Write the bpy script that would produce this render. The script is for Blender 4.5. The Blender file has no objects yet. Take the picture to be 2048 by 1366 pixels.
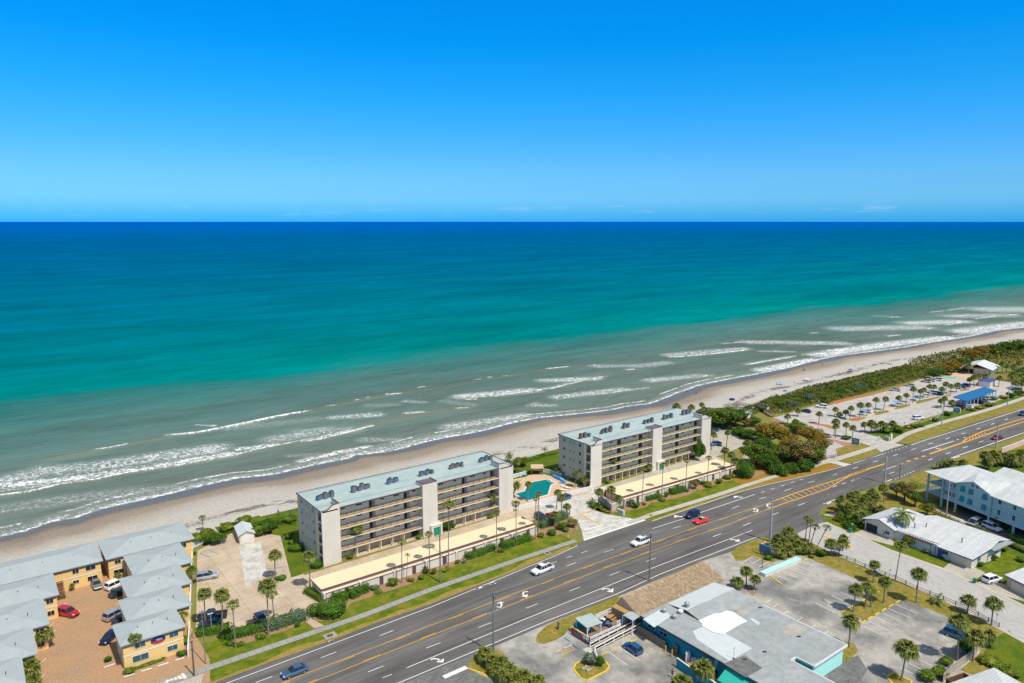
import bpy, bmesh, math, random
import numpy as np
from mathutils import Vector, Matrix
random.seed(7)
R=math.radians
SC=bpy.context.scene
COL=SC.collection
# ---------------------------------------------------------------- camera
# world frame: x runs north along the highway, y runs out to sea, z up, metres
F_PX=1468.; PITCH=R(9.285); CAMH=80.
HD=R(53.0); ORG=(-44.146,161.309)
def cam2w(x,y):
    s,c=math.sin(HD),math.cos(HD); x-=ORG[0]; y-=ORG[1]
    return (x*s+y*c, -x*c+y*s)
CX,CY=cam2w(0,0)
cd=bpy.data.cameras.new('camera'); cam=bpy.data.objects.new('camera',cd); COL.objects.link(cam)
cam.location=(CX,CY,CAMH); cam.rotation_euler=(R(90)-PITCH,0,-(R(90)-HD))
cd.sensor_width=36; cd.lens=36*F_PX/2048; cd.clip_start=1; cd.clip_end=600000
SC.camera=cam
# ---------------------------------------------------------------- light
SUN_EL=58; SUN_AZ=(0.12,-0.99)       # horizontal direction towards the sun
w=bpy.data.worlds.new('World'); SC.world=w; w.use_nodes=True
nt=w.node_tree; N=nt.nodes; L=nt.links
bg=N['Background']
sky=N.new('ShaderNodeTexSky'); sky.sky_type='NISHITA'; sky.sun_disc=False
sky.sun_elevation=R(SUN_EL); sky.sun_rotation=math.atan2(SUN_AZ[0],SUN_AZ[1]); sky.air_density=1.0; sky.dust_density=0.3; sky.ozone_density=2.5
tc=N.new('ShaderNodeTexCoord'); sx=N.new('ShaderNodeSeparateXYZ'); L.new(tc.outputs['Generated'],sx.inputs[0])
rp=N.new('ShaderNodeValToRGB'); L.new(sx.outputs['Z'],rp.inputs[0])
SKY_RAMP=[(0.0,(.05,.49,1.35,1)),(0.008,(.08,.51,1.3,1)),(0.03,(.19,.57,1.15,1)),(0.06,(.2,.58,1.05,1)),(0.1,(.13,.58,1.08,1)),(0.16,(.045,.61,1.1,1)),(0.22,(.006,.62,1.18,1)),(0.3,(.001,.64,1.3,1)),(0.42,(.6,.85,1.1,1)),(0.6,(1.6,1.15,.8,1)),(1.0,(1.8,1.2,.75,1))]
els=rp.color_ramp.elements
els[0].position=SKY_RAMP[0][0]; els[0].color=SKY_RAMP[0][1]; els[1].position=1.0; els[1].color=SKY_RAMP[-1][1]
for p,c in SKY_RAMP[1:-1]:
    e=els.new(p); e.color=c
mul=N.new('ShaderNodeMix'); mul.data_type='RGBA'; mul.blend_type='MULTIPLY'; mul.inputs[0].default_value=1
L.new(sky.outputs[0],mul.inputs[6]); L.new(rp.outputs[0],mul.inputs[7])
# small fair-weather clouds low over the horizon
mp=N.new('ShaderNodeMapping'); mp.inputs['Scale'].default_value=(9,9,60); L.new(tc.outputs['Generated'],mp.inputs[0])
cn=N.new('ShaderNodeTexNoise'); cn.inputs['Scale'].default_value=1.6; cn.inputs['Detail'].default_value=6; L.new(mp.outputs[0],cn.inputs['Vector'])
cm=N.new('ShaderNodeMapRange'); cm.inputs[1].default_value=.58; cm.inputs[2].default_value=.72; cm.inputs[4].default_value=.2; L.new(cn.outputs[0],cm.inputs[0])
cbp=N.new('ShaderNodeValToRGB'); L.new(sx.outputs['Z'],cbp.inputs[0]); ce_=cbp.color_ramp.elements; ce_[0].position=.006; ce_[0].color=(0,0,0,1); ce_[1].position=.03; ce_[1].color=(0,0,0,1)
e=ce_.new(.012); e.color=(1,1,1,1); e=ce_.new(.019); e.color=(.7,.7,.7,1)
cf=N.new('ShaderNodeMath'); cf.operation='MULTIPLY'; L.new(cm.outputs[0],cf.inputs[0]); L.new(cbp.outputs[0],cf.inputs[1])
cx_=N.new('ShaderNodeMix'); cx_.data_type='RGBA'; L.new(cf.outputs[0],cx_.inputs[0]); L.new(mul.outputs[2],cx_.inputs[6]); cx_.inputs[7].default_value=(5.5,6,6.5,1)
L.new(cx_.outputs[2],bg.inputs[0]); bg.inputs[1].default_value=0.15
sl=bpy.data.lights.new('sun','SUN'); sl.energy=4.5; sl.angle=R(.5); sl.color=(1,.93,.8)
so=bpy.data.objects.new('sun',sl); COL.objects.link(so); so.location=(0,0,200)
ce=math.cos(R(SUN_EL)); so.rotation_euler=Vector((SUN_AZ[0]*ce,SUN_AZ[1]*ce,math.sin(R(SUN_EL)))).to_track_quat('Z','Y').to_euler()
vs=SC.view_settings; vs.view_transform='Standard'; vs.look='None'; vs.exposure=0.0; vs.gamma=1; vs.use_curve_mapping=False
try: SC.cycles.max_bounces=6; SC.cycles.transparent_max_bounces=8
except Exception: pass
# ---------------------------------------------------------------- places measured on the ground
V={'P':(0,0,1),'Z1':(0,1000,3.732),'Z2':(360,1000,3.732),'Z3':(570,880,3.692),'Z4':(980,780,3.692),'Z5':(820,1060,4.096),'Z6':(1130,1060,3.593),'Z7':(1600,1060,4.464),'Z8':(1600,880,4.554),'Y1':(1400,740,5.691),'Y2':(1650,680,5.146),'Y3':(1250,560,2.566),'Y4':(0,780,2.926),'Y5':(600,700,2.926),'R1':(460,1160,5.12),'R2':(1380,940,5.12),'R3':(1700,780,5.885),'R4':(1080,960,6.4),'R5':(780,1240,5.12),'R6':(1560,840,6.8267),
'S1':(1040,1180,6.8267),'S2':(1300,1200,5.12),'S3':(1000,900,8.54),'S4':(1780,900,7.59),'S5':(1640,720,9.309),'S6':(1840,690,9.755),'S7':(0,1140,6.046),'S8':(1640,1240,5.02)}
def ray(v,x,y):
    ox,oy,s=V[v]; a=(ox+x/s-1024)/F_PX; b=(oy+y/s-683)/F_PX
    return a, math.cos(PITCH)-b*math.sin(PITCH), -math.sin(PITCH)-b*math.cos(PITCH)
def g(v,x,y,h=0.):
    a,dy,dz=ray(v,x,y); t=(h-CAMH)/dz; return cam2w(a*t,dy*t)
def gs(v,pts,h=0.): return [g(v,x,y,h) for x,y in pts]
def top(v,bx,by,tx,ty,bz=0.):
    """base on the ground at (bx,by); returns base and the point at the same distance seen at (tx,ty)"""
    a,dy,dz=ray(v,bx,by); t=(bz-CAMH)/dz; fwd=dy*t
    a2,dy2,dz2=ray(v,tx,ty); t2=fwd/dy2
    return cam2w(a*t,fwd), cam2w(a2*t2,fwd), CAMH+dz2*t2
# ---------------------------------------------------------------- materials
def lin(c):
    return tuple((x/12.92 if x<=.04045 else ((x+.055)/1.055)**2.4) for x in [v/255 for v in c])
def mat(name,c1,c2=None,sc=1.,rough=.8,c3=None,sc3=8.,bump=0.,bsc=6.,spec=.3,metal=0.,island=0.,coat=0.,stretch=None,con=(.35,.65),sheen=0):
    m=bpy.data.materials.new(name); m.use_nodes=True; t=m.node_tree; n=t.nodes; l=t.links; b=n['Principled BSDF']
    b.inputs['Roughness'].default_value=rough; b.inputs['Specular IOR Level'].default_value=spec; b.inputs['Metallic'].default_value=metal
    b.inputs['Coat Weight'].default_value=coat
    out=None
    ge=n.new('ShaderNodeNewGeometry'); pos=ge.outputs['Position']
    if stretch:
        vm=n.new('ShaderNodeVectorMath'); vm.operation='MULTIPLY'; l.new(pos,vm.inputs[0]); vm.inputs[1].default_value=stretch; pos=vm.outputs[0]
    def noise(s,d=4,r=.6):
        q=n.new('ShaderNodeTexNoise'); q.inputs['Scale'].default_value=s; q.inputs['Detail'].default_value=d; q.inputs['Roughness'].default_value=r; l.new(pos,q.inputs['Vector']); return q.outputs['Fac']
    def mr(f,a,bb):
        q=n.new('ShaderNodeMapRange'); q.inputs[1].default_value=a; q.inputs[2].default_value=bb; l.new(f,q.inputs[0]); return q.outputs[0]
    def mix(f,a,bb):
        q=n.new('ShaderNodeMix'); q.data_type='RGBA'
        if isinstance(f,float): q.inputs[0].default_value=f
        else: l.new(f,q.inputs[0])
        for i,v_ in ((6,a),(7,bb)):
            if isinstance(v_,tuple): q.inputs[i].default_value=(*v_[:3],1)
            else: l.new(v_,q.inputs[i])
        return q.outputs[2]
    cur=tuple(c1)
    if c2 is not None: cur=mix(mr(noise(sc,6,.65),*con),cur,tuple(c2))
    if c3 is not None: cur=mix(mr(noise(sc3,5,.7),.45,.7),cur,tuple(c3))
    if island:
        q=n.new('ShaderNodeHueSaturation'); q.inputs['Saturation'].default_value=1
        mm=n.new('ShaderNodeMapRange'); l.new(ge.outputs['Random Per Island'],mm.inputs[0]); mm.inputs[3].default_value=1-island; mm.inputs[4].default_value=1+island
        l.new(mm.outputs[0],q.inputs['Value'])
        if isinstance(cur,tuple): q.inputs['Color'].default_value=(*cur,1)
        else: l.new(cur,q.inputs['Color'])
        cur=q.outputs[0]
    if isinstance(cur,tuple): b.inputs['Base Color'].default_value=(*cur,1)
    else: l.new(cur,b.inputs['Base Color'])
    if bump:
        q=n.new('ShaderNodeBump'); q.inputs['Strength'].default_value=bump; q.inputs['Distance'].default_value=.1; l.new(noise(bsc,5),q.inputs['Height']); l.new(q.outputs[0],b.inputs['Normal'])
    m['H']=1
    m.diffuse_color=(*c1[:3],1)
    return m
def grid_mat(name,c1,c2,joint,sx_,sy_,width=.03,rough=.85,nsc=.4,c3=None,off=0.,ang=0.,jf=.7,bump=.3):
    """paving with joints every sx_ by sy_ metres"""
    m=mat(name,c1,c2,nsc,rough,c3=c3,sc3=3,bump=bump,bsc=8)
    t=m.node_tree;n=t.nodes;l=t.links;b=n['Principled BSDF']
    src=b.inputs['Base Color'].links[0].from_socket
    ge=n.new('ShaderNodeNewGeometry'); mp=n.new('ShaderNodeMapping'); mp.inputs['Rotation'].default_value=(0,0,ang); l.new(ge.outputs['Position'],mp.inputs[0])
    br=n.new('ShaderNodeTexBrick'); br.offset=off; br.inputs['Scale'].default_value=1; br.inputs['Brick Width'].default_value=sx_; br.inputs['Row Height'].default_value=sy_
    br.inputs['Mortar Size'].default_value=width; br.inputs['Mortar Smooth'].default_value=.3; l.new(mp.outputs[0],br.inputs['Vector'])
    br.inputs['Color1'].default_value=(1,1,1,1); br.inputs['Color2'].default_value=(.86,.86,.86,1); br.inputs['Mortar'].default_value=(*[j for j in joint],1)
    q=n.new('ShaderNodeMix'); q.data_type='RGBA'; q.blend_type='MULTIPLY'; q.inputs[0].default_value=jf; l.new(src,q.inputs[6]); l.new(br.outputs['Color'],q.inputs[7]); l.new(q.outputs[2],b.inputs['Base Color'])
    return m
M={}
M['grass']=mat('grass',(.06,.12,.008),(.15,.17,.015),.25,.95,c3=(.05,.11,.01),sc3=2.5,bump=.6,bsc=5,spec=.1)
M['drygrass']=mat('dry_grass',(.19,.18,.03),(.34,.24,.07),.35,.95,c3=(.09,.13,.015),sc3=1.1,bump=.6,bsc=5,spec=.1)
M['fringe']=mat('golden_grass_fringe',(.3,.2,.05),(.17,.18,.02),.5,.95,c3=(.4,.26,.09),sc3=1.3,bump=.5)
M['lawn']=mat('lawn',(.055,.12,.005),(.13,.17,.01),.18,.95,c3=(.24,.2,.035),sc3=.4,bump=.5,bsc=6,spec=.1)
M['leafy']=mat('leaf_litter_grass',(.12,.16,.02),(.35,.17,.03),.5,.95,c3=(.45,.2,.03),sc3=2.2,bump=.6,bsc=5,spec=.1)
M['mulch']=mat('mulch',(.33,.2,.11),(.22,.14,.08),1.2,.95,c3=(.42,.3,.18),sc3=4,bump=.5,spec=.1)
M['redmulch']=mat('red_mulch',(.42,.16,.05),(.3,.12,.05),1.2,.95,c3=(.5,.26,.1),sc3=4,bump=.5,spec=.1)
M['asphalt']=mat('asphalt',(.12,.116,.11),(.165,.158,.15),.16,.85,c3=(.095,.093,.09),sc3=.35,bump=.25,bsc=12,stretch=(.18,1,1))
_t=M['asphalt'].node_tree; _n=_t.nodes; _l=_t.links; _b=_n['Principled BSDF']; _src=_b.inputs['Base Color'].links[0].from_socket
_g=_n.new('ShaderNodeNewGeometry')
for _v,_sc,_a,_z in (((.012,.8,1),1.,.8,1.12),((.15,.15,.15),.35,.86,1.08)):
    _m=_n.new('ShaderNodeVectorMath'); _m.operation='MULTIPLY'; _m.inputs[1].default_value=_v; _l.new(_g.outputs['Position'],_m.inputs[0])
    _q=_n.new('ShaderNodeTexNoise'); _q.inputs['Scale'].default_value=_sc; _q.inputs['Detail'].default_value=3; _l.new(_m.outputs[0],_q.inputs['Vector'])
    _r=_n.new('ShaderNodeMapRange'); _r.inputs[1].default_value=.3; _r.inputs[2].default_value=.7; _r.inputs[3].default_value=_a; _r.inputs[4].default_value=_z; _l.new(_q.outputs[0],_r.inputs[0])
    _s=_n.new('ShaderNodeVectorMath'); _s.operation='SCALE'; _l.new(_src,_s.inputs[0]); _l.new(_r.outputs[0],_s.inputs['Scale']); _src=_s.outputs[0]
_l.new(_src,_b.inputs['Base Color'])
M['lot']=mat('worn_lot_asphalt',(.42,.4,.355),(.16,.165,.16),.085,.9,c3=(.26,.25,.235),sc3=.45,bump=.4,bsc=8,con=(.44,.6))
M['lotblue']=mat('patched_lot_asphalt',(.13,.135,.13),(.2,.2,.19),.4,.9,c3=(.09,.095,.09),sc3=1.)
M['parklot']=mat('park_lot_paving',(.42,.4,.37),(.5,.48,.44),.2,.9,c3=(.3,.29,.28),sc3=.35,bump=.2)
M['street']=mat('side_street_paving',(.4,.39,.37),(.46,.45,.42),.3,.9,c3=(.34,.33,.32),sc3=1.,bump=.2)
M['conc']=grid_mat('concrete_slabs',(.56,.46,.34),(.38,.3,.21),(.45,.4,.35),4.,4.,.05,nsc=.2,c3=(.6,.51,.39))
M['conc2']=grid_mat('old_concrete',(.48,.44,.36),(.34,.31,.26),(.45,.45,.45),3.,3.,.03,nsc=.3,c3=(.56,.53,.46))
M['concw']=mat('pale_concrete',(.62,.6,.54),(.5,.5,.47),.5,.85,c3=(.3,.3,.29),sc3=.45)
M['walk']=grid_mat('sidewalk_concrete',(.33,.33,.31),(.26,.27,.25),(.4,.4,.4),1.5,50,.05,nsc=.3,c3=(.4,.39,.36))
M['walk2']=grid_mat('pale_sidewalk',(.52,.49,.42),(.44,.42,.37),(.5,.5,.5),1.5,50,.05,nsc=.3)
M['paver']=grid_mat('brick_pavers',(.42,.25,.14),(.33,.23,.15),(.6,.55,.5),.22,.11,.012,nsc=.22,c3=(.55,.36,.2),off=.5,jf=.5)
M['deck']=mat('pool_deck_paving',(.58,.43,.28),(.52,.38,.25),.6,.9,c3=(.62,.48,.33),sc3=3)
M['redpave']=mat('red_paving',(.42,.2,.16),(.36,.18,.15),.8,.9)
M['white']=mat('white_paint',(.8,.8,.78),(.7,.7,.68),2.,.7)
M['yellow']=mat('yellow_paint',(.8,.42,.03),(.72,.38,.03),2.,.7)
M['yelcurb']=mat('yellow_curb_paint',(.75,.52,.05),(.62,.42,.08),2.,.8)
M['bluep']=mat('blue_paint',(.05,.35,.55),(.04,.28,.5),2.,.7)
M['greenp']=mat('green_paint',(.12,.5,.3),(.1,.42,.26),.5,.8)
def S(name,c,rough=.6,var=.12,**k):
    c2=tuple(min(1,x*(1-var)) for x in c[:3]); return mat(name,c,c2,k.pop('sc',.9),rough,**k)
M['stucco']=S('cream_stucco',(.72,.66,.56),.85,.14,sc=.35,stretch=(1,1,.35))
M['stuccog']=mat('grey_siding',(.5,.46,.33),(.43,.41,.3),.3,.85,c3=(.54,.5,.37),sc3=1.2,stretch=(1,1,.4))
M['corridor']=mat('corridor_wall',(.84,.74,.5),(.74,.66,.45),.4,.85)
M['cream']=S('cream_paint',(.75,.63,.42),.8,.06)
M['creamroof']=S('cream_roof',(.8,.65,.42),.85,.07,sc=.2)
M['trim']=S('purple_brown_trim',(.13,.07,.085),.6)
M['roofblue']=mat('pale_blue_roof',(.38,.47,.45),(.3,.4,.4),.35,.75,c3=(.46,.53,.5),sc3=1.2,stretch=(.25,1,1))
M['roofseam']=S('roof_seam',(.2,.33,.37),.8)
M['floor']=S('walkway_floor',(.36,.33,.3),.85)
M['ochre']=S('ochre_patch',(.6,.33,.09),.9)
M['capgrey']=S('grey_cap',(.15,.13,.14),.7)
M['khaki']=S('khaki_floor',(.42,.35,.2),.85)
M['glass']=S('dark_glass',(.02,.025,.035),.3,0,spec=.25)
M['glassb']=S('blue_glass',(.04,.1,.12),.25,0,spec=.3)
M['dark']=S('dark_opening',(.03,.03,.035),.7)
M['frame']=S('white_frame',(.72,.72,.7),.5)
M['rail']=S('dark_rail',(.05,.06,.09),.5)
M['garage']=S('beige_garage_door',(.5,.42,.29),.7,.06)
M['greend']=S('green_door',(.02,.25,.14),.5)
M['ac']=S('grey_metal_cabinet',(.16,.18,.2),.5,.3)
M['acd']=S('black_fan_grille',(.03,.03,.035),.6)
M['acr']=S('rusty_cabinet',(.25,.12,.1),.7,.3)
M['acb']=S('blue_cabinet',(.08,.16,.28),.6,.2)
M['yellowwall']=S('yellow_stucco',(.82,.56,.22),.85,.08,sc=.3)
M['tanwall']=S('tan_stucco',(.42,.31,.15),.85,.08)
M['shingle']=mat('grey_shingles',(.35,.4,.405),(.31,.36,.37),.5,.9,c3=(.4,.45,.45),sc3=4,bump=.3,bsc=10,stretch=(1,1,1))
M['brownwood']=S('brown_wood',(.17,.08,.04),.8,.3)
M['wood']=S('weathered_wood',(.3,.23,.15),.85,.3,sc=2,stretch=(4,4,.5))
M['plank']=S('orange_planks',(.5,.27,.09),.85,.25,sc=2.5)
M['whitew']=S('white_wood',(.82,.82,.8),.6,.06)
M['vinyl']=S('white_vinyl',(.85,.86,.86),.4,.02)
M['tealw']=S('teal_wall',(.02,.3,.36),.75,.12)
M['aquaw']=S('aqua_wall',(.42,.82,.74),.8,.06)
M['greenw']=S('sea_green_wall',(.03,.45,.36),.75,.1)
M['aquab']=S('pale_aqua_siding',(.46,.62,.58),.8,.05,sc=.5)
M['greyroof']=mat('grey_membrane_roof',(.29,.32,.32),(.37,.4,.4),.35,.8,c3=(.27,.28,.28),sc3=.8)
M['lightroof']=mat('light_membrane_roof',(.55,.6,.6),(.5,.55,.55),.6,.8)
M['whiteroof']=grid_mat('white_roof',(.64,.66,.65),(.54,.57,.57),(.55,.58,.6),60,.55,.05,rough=.6,nsc=.5,jf=.8)
M['whitepatch']=S('white_roof_patch',(.88,.88,.88),.6,.02)
M['bluetrim']=S('blue_fascia',(.06,.09,.32),.6)
M['thatch']=mat('thatch',(.56,.43,.29),(.36,.27,.17),1.2,.95,c3=(.52,.41,.28),sc3=7,bump=1,bsc=9,spec=.05,stretch=(3,.7,3),island=.3)
M['thatchp']=S('palm_thatch_tan',(.5,.3,.12),.95,.3,sc=3)
M['trunk']=mat('palm_trunk',(.26,.21,.16),(.17,.13,.1),2.5,.95,c3=(.33,.29,.24),sc3=6,spec=.1,stretch=(1,1,3))
M['bark']=mat('bark',(.14,.11,.08),(.09,.07,.05),2.5,.95,spec=.1)
M['palm']=mat('palm_leaf',(.085,.12,.015),(.2,.2,.035),.6,.6,spec=.3,island=.75)
M['palmg']=mat('green_palm_leaf',(.08,.14,.02),(.14,.18,.03),.6,.6,spec=.3,island=.5)
M['palmd']=mat('dead_palm_leaf',(.3,.19,.09),(.2,.12,.06),1.,.9,spec=.1,island=.4)
M['leaf']=mat('green_leaves',(.06,.12,.008),(.12,.165,.012),.5,.7,spec=.2,island=.6)
M['leafd']=mat('deep_green_leaves',(.035,.1,.008),(.075,.145,.01),.5,.7,spec=.2,island=.55)
M['leafy2']=mat('yellow_green_leaves',(.16,.19,.015),(.09,.13,.012),.8,.7,spec=.2,island=.5)
M['leafo']=mat('orange_brown_leaves',(.36,.18,.015),(.17,.14,.015),.35,.7,c3=(.09,.13,.015),sc3=.8,spec=.2,island=.6)
M['scrub']=mat('dune_scrub_leaves',(.055,.105,.01),(.15,.16,.02),.07,.75,c3=(.2,.14,.05),sc3=.16,spec=.15,island=.6)
M['leafs']=mat('silvery_leaves',(.13,.17,.11),(.09,.13,.08),.8,.7,spec=.2,island=.5)
M['leafr']=mat('reddish_leaves',(.24,.15,.05),(.14,.15,.03),.6,.7,spec=.2,island=.5)
M['steel']=S('galvanised_steel',(.45,.46,.45),.5,.15,metal=.3)
M['polew']=S('grey_green_pole',(.2,.22,.18),.85,.2,sc=1.5)
M['polec']=S('concrete_pole',(.42,.41,.38),.85,.1)
M['blue']=S('blue_plastic',(.02,.2,.55),.5)
M['skyb']=S('sky_blue_fabric',(.08,.42,.75),.7)
M['navy']=S('navy_fabric',(.015,.03,.16),.7)
M['canopyb']=S('blue_canopy',(.015,.14,.34),.6,.12,sc=.5)
M['red']=S('red_fabric',(.6,.03,.04),.6)
M['pink']=S('coral_fabric',(.75,.25,.2),.7)
M['skin']=S('skin',(.5,.28,.18),.6)
M['hair']=S('dark_hair',(.04,.025,.02),.6)
M['black']=S('black_fabric',(.02,.02,.025),.8)
M['tyre']=S('tyre_rubber',(.025,.025,.025),.8)
M['rim']=S('alloy_rim',(.45,.45,.46),.35,.1,metal=.7)
M['tail']=S('red_tail_light',(.5,.01,.02),.3)
M['head']=S('clear_head_light',(.75,.78,.8),.15)
M['yplastic']=S('yellow_hydrant_paint',(.75,.5,.03),.5)
M['greenbin']=S('green_plastic',(.02,.22,.12),.6)
M['pinkwall']=S('pink_wall',(.72,.5,.42),.85)
M['rock']=mat('rock',(.45,.38,.3),(.3,.25,.2),2.,.95,bump=.8)
M['sign_w']=S('white_sign',(.75,.76,.7),.6,.05)
M['sign_t']=S('teal_sign_panel',(.12,.3,.3),.5)
M['letter']=S('dark_lettering',(.02,.04,.04),.6)
M['tan']=S('tan_roof',(.58,.42,.28),.8)
def paint(name,c,metal=.2): return mat(name,c,None,1,.28,spec=.5,metal=metal,coat=.6)
# ---------------------------------------------------------------- mesh helpers
class MB:
    def __init__(s): s.v=[]; s.f=[]; s.m=[]; s.mi=0
    def face(s,pts,mi=None):
        b=len(s.v); s.v+= [tuple(p) for p in pts]; s.f.append(tuple(range(b,b+len(pts)))); s.m.append(s.mi if mi is None else mi); return s
    def box(s,x0,y0,z0,x1,y1,z1,mi=None):
        if x0>x1:x0,x1=x1,x0
        if y0>y1:y0,y1=y1,y0
        mi=s.mi if mi is None else mi; b=len(s.v)
        s.v+=[(x0,y0,z0),(x1,y0,z0),(x1,y1,z0),(x0,y1,z0),(x0,y0,z1),(x1,y0,z1),(x1,y1,z1),(x0,y1,z1)]
        for f in ((3,2,1,0),(4,5,6,7),(0,1,5,4),(1,2,6,5),(2,3,7,6),(3,0,4,7)): s.f.append(tuple(b+i for i in f)); s.m.append(mi)
        return s
    def prism(s,pts,z0,z1,mi=None,top=True,bot=False,mt=None):
        """vertical prism over a polygon; z1 may be a list"""
        mi=s.mi if mi is None else mi
        a=sum(pts[i][0]*pts[(i+1)%len(pts)][1]-pts[(i+1)%len(pts)][0]*pts[i][1] for i in range(len(pts)))
        zz=z1 if isinstance(z1,(list,tuple)) else [z1]*len(pts); zz=list(zz)
        if a<0: pts=list(pts)[::-1]; zz=zz[::-1]
        n=len(pts); b=len(s.v); s.v+=[(p[0],p[1],z0) for p in pts]+[(p[0],p[1],z) for p,z in zip(pts,zz)]
        for i in range(n):
            j=(i+1)%n; s.f.append((b+i,b+j,b+n+j,b+n+i)); s.m.append(mi)
        if top: s.f.append(tuple(b+n+i for i in range(n))); s.m.append(mi if mt is None else mt)
        if bot: s.f.append(tuple(b+i for i in range(n))[::-1]); s.m.append(mi)
        return s
    def tube(s,p,q,r0,r1=None,n=8,mi=None,cap=True):
        mi=s.mi if mi is None else mi; r1=r0 if r1 is None else r1
        p=Vector(p);q=Vector(q); d=(q-p).normalized(); a=d.orthogonal().normalized(); c=d.cross(a); b=len(s.v)
        for P,r in ((p,r0),(q,r1)):
            for k in range(n):
                t=2*math.pi*k/n; s.v.append(tuple(P+a*(r*math.cos(t))+c*(r*math.sin(t))))
        for k in range(n):
            j=(k+1)%n; s.f.append((b+k,b+j,b+n+j,b+n+k)); s.m.append(mi)
        if cap:
            s.f.append(tuple(b+n+k for k in range(n))); s.m.append(mi); s.f.append(tuple(b+k for k in range(n))[::-1]); s.m.append(mi)
        return s
    def strip(s,pts,w,z,mi=None):
        mi=s.mi if mi is None else mi
        n=len(pts); Ls=[];Rs=[]
        for i,p in enumerate(pts):
            a=pts[max(0,i-1)]; b=pts[min(n-1,i+1)]; dx,dy=b[0]-a[0],b[1]-a[1]; l=math.hypot(dx,dy) or 1; nx,ny=-dy/l*w/2,dx/l*w/2
            Ls.append((p[0]+nx,p[1]+ny,z)); Rs.append((p[0]-nx,p[1]-ny,z))
        for i in range(n-1): s.face([Rs[i],Rs[i+1],Ls[i+1],Ls[i]],mi)
        return s
    def rail(s,pts,w,z0,z1,mi=None):
        """upright bar following a path, real thickness"""
        for a,b in zip(pts[:-1],pts[1:]):
            dx,dy=b[0]-a[0],b[1]-a[1]; l=math.hypot(dx,dy) or 1; nx,ny=-dy/l*w/2,dx/l*w/2
            s.prism([(a[0]-nx,a[1]-ny),(b[0]-nx,b[1]-ny),(b[0]+nx,b[1]+ny),(a[0]+nx,a[1]+ny)],z0,z1,mi,bot=True)
        return s
    def build(s,name,mats,parent=None,loc=(0,0,0),rz=0,smooth=False,tri=False):
        me=bpy.data.meshes.new(name); me.from_pydata(s.v,[],s.f)
        for m in (mats if isinstance(mats,(list,tuple)) else [mats]): me.materials.append(M[m] if isinstance(m,str) else m)
        me.polygons.foreach_set('material_index',s.m)
        if smooth: me.polygons.foreach_set('use_smooth',[True]*len(s.f))
        if tri:
            bm=bmesh.new(); bm.from_mesh(me); bmesh.ops.triangulate(bm,faces=[f for f in bm.faces if len(f.verts)>4]); bm.to_mesh(me); bm.free()
        me.update()
        return link(name,me,parent,loc,rz)
def link(name,data,parent=None,loc=(0,0,0),rz=0):
    o=bpy.data.objects.new(name,data); COL.objects.link(o); o.location=loc; o.rotation_euler=(0,0,rz)
    if parent: o.parent=parent
    return o
def tag(o,label,cat,group=None,kind=None):
    if label: o['label']=label
    if cat: o['category']=cat
    if group: o['group']=group
    if kind: o['kind']=kind
    return o
def thing(name,label,cat,loc=(0,0,0),rz=0,group=None):
    return tag(link(name,None,None,loc,rz),label,cat,group)
def struct(o): o['kind']='structure'; return o
def copy_tree(o,parent=None):
    c=o.copy(); COL.objects.link(c)
    if parent: c.parent=parent
    for ch in list(o.children): copy_tree(ch,c)
    return c
ZL=[0.]
def sheet(name,pts,m,z):
    ZL[0]+=.0004; z+=ZL[0]; mb=MB(); a=sum(pts[i][0]*pts[(i+1)%len(pts)][1]-pts[(i+1)%len(pts)][0]*pts[i][1] for i in range(len(pts)))
    if a<0: pts=pts[::-1]
    mb.face([(p[0],p[1],z) for p in pts]); return struct(mb.build(name,m,tri=True))
def pip(p,poly):
    c=False; n=len(poly)
    for i in range(n):
        a,b=poly[i],poly[i-1]
        if (a[1]>p[1])!=(b[1]>p[1]) and p[0]<(b[0]-a[0])*(p[1]-a[1])/(b[1]-a[1])+a[0]: c=not c
    return c
def interp(tab,x): return float(np.interp(x,[t[0] for t in tab],[t[1] for t in tab]))
# ---------------------------------------------------------------- sea, beach, ground
SEA=-2.2
SHORE=[(-2e5,60),(-3000,60),(-300,70),(-100,73)]
_pts=gs('Y4',[(0,862),(150,830),(300,775),(450,750),(600,700),(800,655),(1000,610),(1200,560),(1400,520),(1600,500),(1750,465),(1900,430),(2048,405)],SEA)
_pts+=gs('Y5',[(320,620),(500,600),(640,570),(780,530),(950,500),(1100,470),(1250,430),(1400,400),(1550,385),(1700,370),(1850,350),(1930,330),(2048,318)],SEA)
_pts+=gs('Y3',[(380,545),(520,515),(700,480),(850,450),(960,420),(1100,390),(1300,365),(1450,345),(1600,318),(1780,290),(1900,262),(2048,245)],SEA)
_pts=sorted(_pts); SHORE+=[p for p in _pts if p[0]>-95]; SHORE+=[(800,50),(1500,20),(3000,-40),(2e5,-9000)]
SU=np.array([p[0] for p in SHORE]); SV=np.array([p[1] for p in SHORE])
def shore(u): return np.interp(u,SU,SV)
def stepped(a,segs):
    out=[a]
    for end,st in segs:
        while out[-1]<end-1e-6: out.append(min(end,out[-1]+st))
    return out
us=np.array([-2e5,-3e4,-6000,-1500,-500,-250,-160]+stepped(-110,[(130,1.1),(260,1.8),(480,3),(800,6),(1500,25),(4000,200)])+[8e3,3e4,2e5])
vv=np.array(stepped(-12,[(110,.75),(175,1.0),(240,3),(420,12),(1000,80),(4000,500)])+[8e3,2e4,6e4,2e5])   # offshore distance from waterline
UU,DD=np.meshgrid(us,vv,indexing='ij')
VV=shore(UU)+DD
foam=np.zeros_like(UU); hgt=np.zeros_like(UU); brown=np.zeros_like(UU)
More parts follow.
